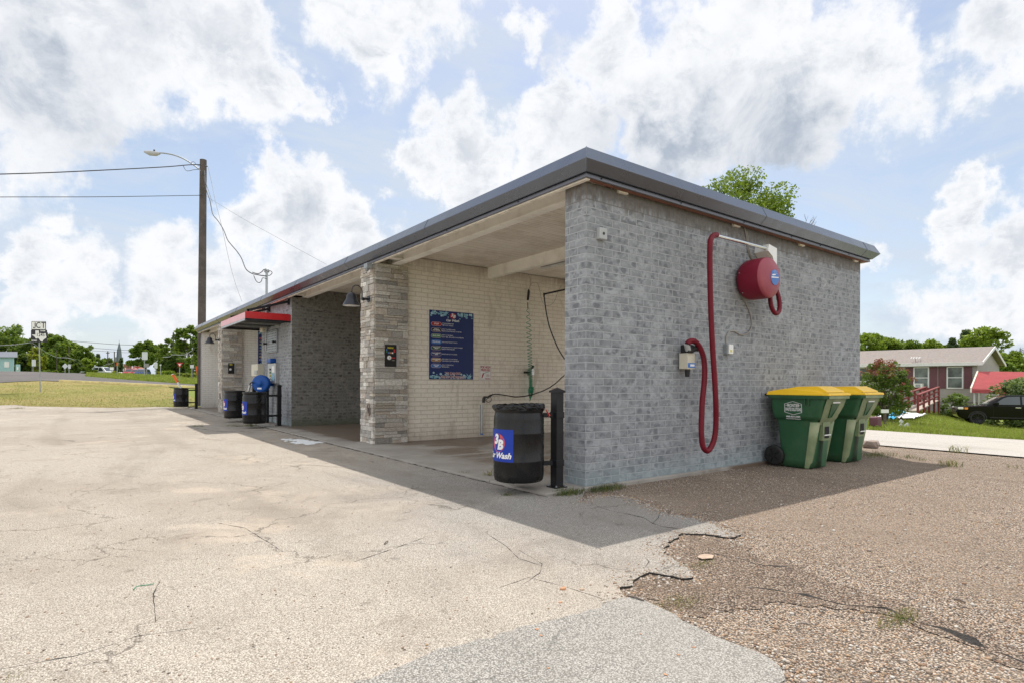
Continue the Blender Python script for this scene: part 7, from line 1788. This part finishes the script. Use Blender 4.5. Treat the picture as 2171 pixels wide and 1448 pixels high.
q = MB(); q.add([f2((u - .5) * w2 * .97, (v - .5) * h2 * .94, .0145) for u, v in TX], [tuple(range(len(TX)))]); q.build('state_outline', 'sign_white', t, world=True, fixn=False)
q = MB(); place2d(q, text2d('1245', .24, bold=.003, sx=.9), lambda u, v: f2(u + .08, v + .05, .0165)); q.build('lettering', 'sign_black', t, world=True, fixn=False)
q = MB(); place2d(q, text2d('FARM', .10, bold=.003, sx=.95), lambda u, v: f2(u + .20, v + .255, .0165)); place2d(q, text2d('ROAD', .10, bold=.003, sx=.95), lambda u, v: f2(u - .235, v - .235, .0165)); q.build('lettering', 'white_ink', t, world=True, fixn=False)
def backsign(px, d, x0, x1, y0, y1, yb, lab, m='sign_back', diamond=False, cat='road sign', name='road_sign', pw=.035, posts=None):
    b_ = pd(px, yb, d); t = thing(name, tuple(b_), lab, cat); post(t, b_ - UP * .5, pd(px, y0 + 2 if not diamond else (y0 + y1) / 2, d), pw)
    c = pd((x0 + x1) / 2, (y0 + y1) / 2, d - .08); f = cam_plane(c); k = d / FPX
    if diamond:
        r = (x1 - x0) / 2 * k; q = MB(); V = [f(0, -r), f(r, 0), f(0, r), f(-r, 0)] + [f(0, -r, .02), f(r, 0, .02), f(0, r, .02), f(-r, 0, .02)]; q.add(V, [(0, 1, 2, 3), (7, 6, 5, 4), (0, 1, 5, 4), (1, 2, 6, 5), (2, 3, 7, 6), (3, 0, 4, 7)]); q.build('panel', m, t, world=True)
    else: plate(t, f, (x1 - x0) * k, (y1 - y0) * k, .03, m)
    return t
backsign(138, 58, 132, 144, 770, 782, 796, 'grey back of a diamond warning sign beyond the highway', diamond=True)
backsign(146.5, 58, 144.5, 150, 772, 781, 796, 'grey back of a small upright sign right of the diamond sign')
backsign(306, 52, 301, 313, 746, 762.5, 800, 'large grey back of a tall highway sign beyond the grass bank')
backsign(311, 56, 307, 316, 770.5, 778.5, 800, 'dark green back of a small sign under the large sign back', m='skirting')
backsign(330.5, 54, 327, 334, 770, 780.5, 800, 'grey back of a small square sign right of the large one')
backsign(340.5, 55, 338.5, 342, 772, 775, 800, 'narrow sign seen edge on left of the yield sign')
backsign(407, 50, 403, 411, 773, 780, 800, 'small grey sign near the far end of the car wash')
backsign(70, 66, 67.5, 76, 762, 776, 792, 'pale grey meter board behind the junction sign pole')
backsign(237, 66, 233, 241, 778, 784, 796, 'row of small white notices above the white pickup', m='sign_white')
backsign(248.5, 52, 247, 250.3, 768, 775, 804, 'orange and grey marker pole in the grass bank', m='orange')
# yield sign
b_ = pd(380, 801, 44); t = thing('yield_sign', tuple(b_), 'red and white triangular yield sign beyond the highway', 'road sign'); post(t, b_ - UP * .4, pd(381, 777, 44), .03)
f = cam_plane(pd(381.3, 773, 43.9)); k = 44 / FPX; tri = lambda s, w: [f(-6.6 * k * s, 4.6 * k * s, w), f(6.6 * k * s, 4.6 * k * s, w), f(0, -6.4 * k * s, w)]
q = MB(); q.add(tri(1, 0) + tri(1, .02), [(0, 1, 2), (5, 4, 3), (0, 1, 4, 3), (1, 2, 5, 4), (2, 0, 3, 5)]); q.build('panel', 'sign_red', t, world=True); q = MB(); q.add(tri(.45, .024), [(0, 1, 2)]); q.build('inner_triangle', 'white_ink', t, world=True, fixn=False); q = MB(); q.bar(pd(374, 801, 43.9), pd(386, 801, 43.9), .05, .15) if False else q.add(tri(.80, .022), [(0, 1, 2)]); q.build('red_band', 'sign_red', t, world=True, fixn=False)
# oval sign, buildings, steeple
t = thing('oval_sign', tuple(pd(292, 790, 120)), 'oval red roadside sign on a pole in the distance', 'sign'); post(t, pd(292, 792, 120), pd(292, 774, 120), .12)
q = MB(); c = pd(292, 776.5, 119.8); f = cam_plane(c); k = 120 / FPX; q.add([f(5.4 * k * math.cos(2 * PI * i / 24), 3.3 * k * math.sin(2 * PI * i / 24), w) for w in (0, .2) for i in range(24)], [tuple(range(24)), tuple(range(24, 48))] + [(i, (i + 1) % 24, 24 + (i + 1) % 24, 24 + i) for i in range(24)]); q.build('panel', 'sign_red', t, world=True)
q = MB(); q.add([f(u * k, v * k, .25) for u, v in ((-3.6, -.6), (3.6, -.5), (3.4, .7), (-3.4, .6))], [(0, 1, 2, 3)]); q.build('white_band', 'ink_pink', t, world=True, fixn=False)
def fbox(name, x0, x1, ytop, ybot, d, dep, m, lab, roof=None, cat='building', wins=0):
    A = pd(x0, ybot, d); B = pd(x1, ybot, d); zt_ = zpx((x0 + x1) / 2, ytop, d); g_ = A.z - 2; t = thing(name, tuple(A), lab, cat)
    q = MB(); rd_ = (B - CAM); rd_.z = 0; rd_.normalize(); V = [A, B, B + rd_ * dep, A + rd_ * dep]; q.add([Vector((v.x, v.y, g_)) for v in V] + [Vector((v.x, v.y, zt_)) for v in V], [(0, 1, 2, 3), (7, 6, 5, 4), (0, 1, 5, 4), (1, 2, 6, 5), (2, 3, 7, 6), (3, 0, 4, 7)]); q.build('wall', m, t, world=True)
    if roof:
        hh = (zt_ - A.z) * roof[1]; o_ = .4; q = MB(); V2 = [A - RT * o_ - rd_ * o_, B + RT * o_ - rd_ * o_, B + RT * o_ + rd_ * (dep + o_), A - RT * o_ + rd_ * (dep + o_)]; V2 = [Vector((v.x, v.y, zt_)) for v in V2]; m1 = (V2[0] + V2[3]) / 2 + UP * hh; m2 = (V2[1] + V2[2]) / 2 + UP * hh; q.add(V2 + [m1, m2], [(0, 1, 5, 4), (2, 3, 4, 5), (0, 4, 3), (1, 2, 5), (3, 2, 1, 0)]); q.build('roof', roof[0], t, world=True)
    for i in range(wins):
        s = (i + .5) / wins; c = A + (B - A) * s; f = cam_plane(Vector((c.x, c.y, A.z + (zt_ - A.z) * .55)) - FW * .02); plate(t, f, (B - A).length / wins * .35, (zt_ - A.z) * .35, .02, 'white_trim', 'window', .03)
    return t
fbox('blue_house', -60, 30, 757, 791, 70, 8, 'house_blue', 'pale blue house with a grey roof at the far left', ('house_blue_roof', .42), 'house', 3)
fbox('blue_shed', 33, 43, 772, 791, 69, 3, 'house_blue', 'narrow pale blue shed beside the pale blue house', None, 'shed', 1)
fbox('brick_building', 262, 279, 771, 800, 130, 10, 'brick_far', 'small brown brick building left of the oval sign', None, 'building', 2)
fbox('brick_block', 271, 277, 773, 800, 128, 3, 'brick_far', 'brick chimney block in front of the distant brick building', None, 'building')
fbox('low_brick_building', 284, 305, 783, 800, 130, 10, 'brick_far', 'low brown building under the oval sign', ('brick_far', .5), 'building', 2)
fbox('white_shop', 395, 420, 782, 800, 64, 5, 'white_paint', 'pale low shop wall glimpsed beyond the last drum', None, 'building', 2) if False else None
d_ = 260; st_ = thing('church_steeple', tuple(pd(252.5, 800, d_)), 'slender grey church steeple on the skyline', 'church')
q = MB(); w0, w1_ = 2.0, 1.4; A = pd(252.5, 800, d_)
def sq(zc, w, c=A): return [Vector((c.x, c.y, zc)) + RT * sx * w + FW * sy * w for sx, sy in ((-1, -1), (1, -1), (1, 1), (-1, 1))]
zy = lambda y: zpx(252.5, y, d_)
q.add(sq(zy(800), 1.1) + sq(zy(757), 1.1), [(0, 1, 5, 4), (1, 2, 6, 5), (2, 3, 7, 6), (3, 0, 4, 7), (4, 5, 6, 7)]); q.build('tower', 'slate', st_, world=True)
q = MB(); q.add(sq(zy(757), .75) + sq(zy(740), .55), [(0, 1, 5, 4), (1, 2, 6, 5), (2, 3, 7, 6), (3, 0, 4, 7)]); q.build('belfry', 'slate', st_, world=True)
q = MB(); q.add(sq(zy(741), .55) + [Vector((A.x, A.y, zy(724)))], [(0, 1, 4), (1, 2, 4), (2, 3, 4), (3, 0, 4)]); q.build('spire', 'slate', st_, world=True)
q = MB(); q.bar(Vector((A.x, A.y, zy(724))), Vector((A.x, A.y, zy(721.5))), .12, .12); q.build('cross', 'slate', st_, world=True)
# distant utility poles and their wires
GP = 'distant utility poles'
def fpole(px, d, yt, yb, lab, arm=0, w=.14):
    w *= .34 * d / 70
    b_ = pd(px, yb, d); t = thing('power_pole', tuple(b_), lab, 'utility pole', GP); post(t, b_ - UP * 1.0, pd(px, yt, d), w, 'pole_wood', 'shaft')
    if arm: q = MB(); q.bar(pd(px - arm, yt + 4, d), pd(px + arm, yt + 4, d), .10, .12); q.build('crossarm', 'pole_wood', t, world=True)
fpole(67.5, 66, 722, 792, 'dark utility pole behind the junction sign panel'); fpole(120.5, 70, 741, 792, 'grey pole between the two broad trees'); fpole(146.5, 72, 735, 792, 'slender pole above the small upright sign')
fpole(228.5, 95, 744, 794, 'utility pole with a crossarm above the white pickup', 3.5, .16); fpole(242.5, 110, 745, 794, 'utility pole left of the church steeple', 0, .16); fpole(249.5, 70, 741, 800, 'grey street light pole in front of the church steeple', 0, .10)
fpole(272, 120, 767, 796, 'thin distant pole left of the oval sign', 0, .10); fpole(284, 120, 766, 796, 'thin distant pole just left of the oval sign', 0, .10)
fpole(367.5, 68, 705, 792, 'dark pole rising through the trees left of the yield sign', 0, .20); fpole(409.5, 50, 732, 796, 'grey metal pole at the edge of the trees', 0, .12); fpole(189, 92, 731, 790, 'thin pole in front of the slender tree', 0, .12); fpole(241, 100, 770, 794, 'short thin pole', 0, .05) if False else None
wire([(-60, 736), (0, 732.5), (30, 731), (50, 728.5), (67, 726)], 66, .035, 'wire_grey', 'pale sagging line left of the junction sign'); wire([(67, 726), (100, 748), (120, 757), (146, 759), (165, 766)], [66, 68, 70, 71, 72], .03, 'wire_grey', 'pale line sagging through the trees right of the junction sign')
wire([(150, 723), (200, 727), (250, 730.5), (300, 731.5), (366, 730)], 95, .035, 'wire', 'upper thin line crossing the sky over the church steeple'); wire([(190, 737), (228, 740), (260, 742), (310, 742.5)], 95, .03, 'wire', 'middle thin line crossing behind the church steeple'); wire([(190, 743), (228, 745), (260, 747), (300, 748)], 95, .025, 'wire', 'lower thin line crossing behind the church steeple')
wire([(214, 778), (228, 771), (236, 771), (242, 766)], 95, .035, 'wire_grey', 'short pale line sagging between the two distant poles'); wire([(345, 757), (360, 756), (366, 752), (390, 752), (409, 742)], 60, .03, 'wire_grey', 'pale line sagging through the trees behind the yield sign')
# orange barrier frame by the trees
t = thing('barrier_frame', tuple(pd(417, 800, 46)), 'orange barrier frame just left of the utility pole', 'barrier'); q = MB(); q.bar(pd(416, 776, 46), pd(419.5, 797, 46), .06, .10); q.bar(pd(419, 776, 46), pd(420, 797, 46), .06, .10); q.build('leg', 'orange', t, world=True)
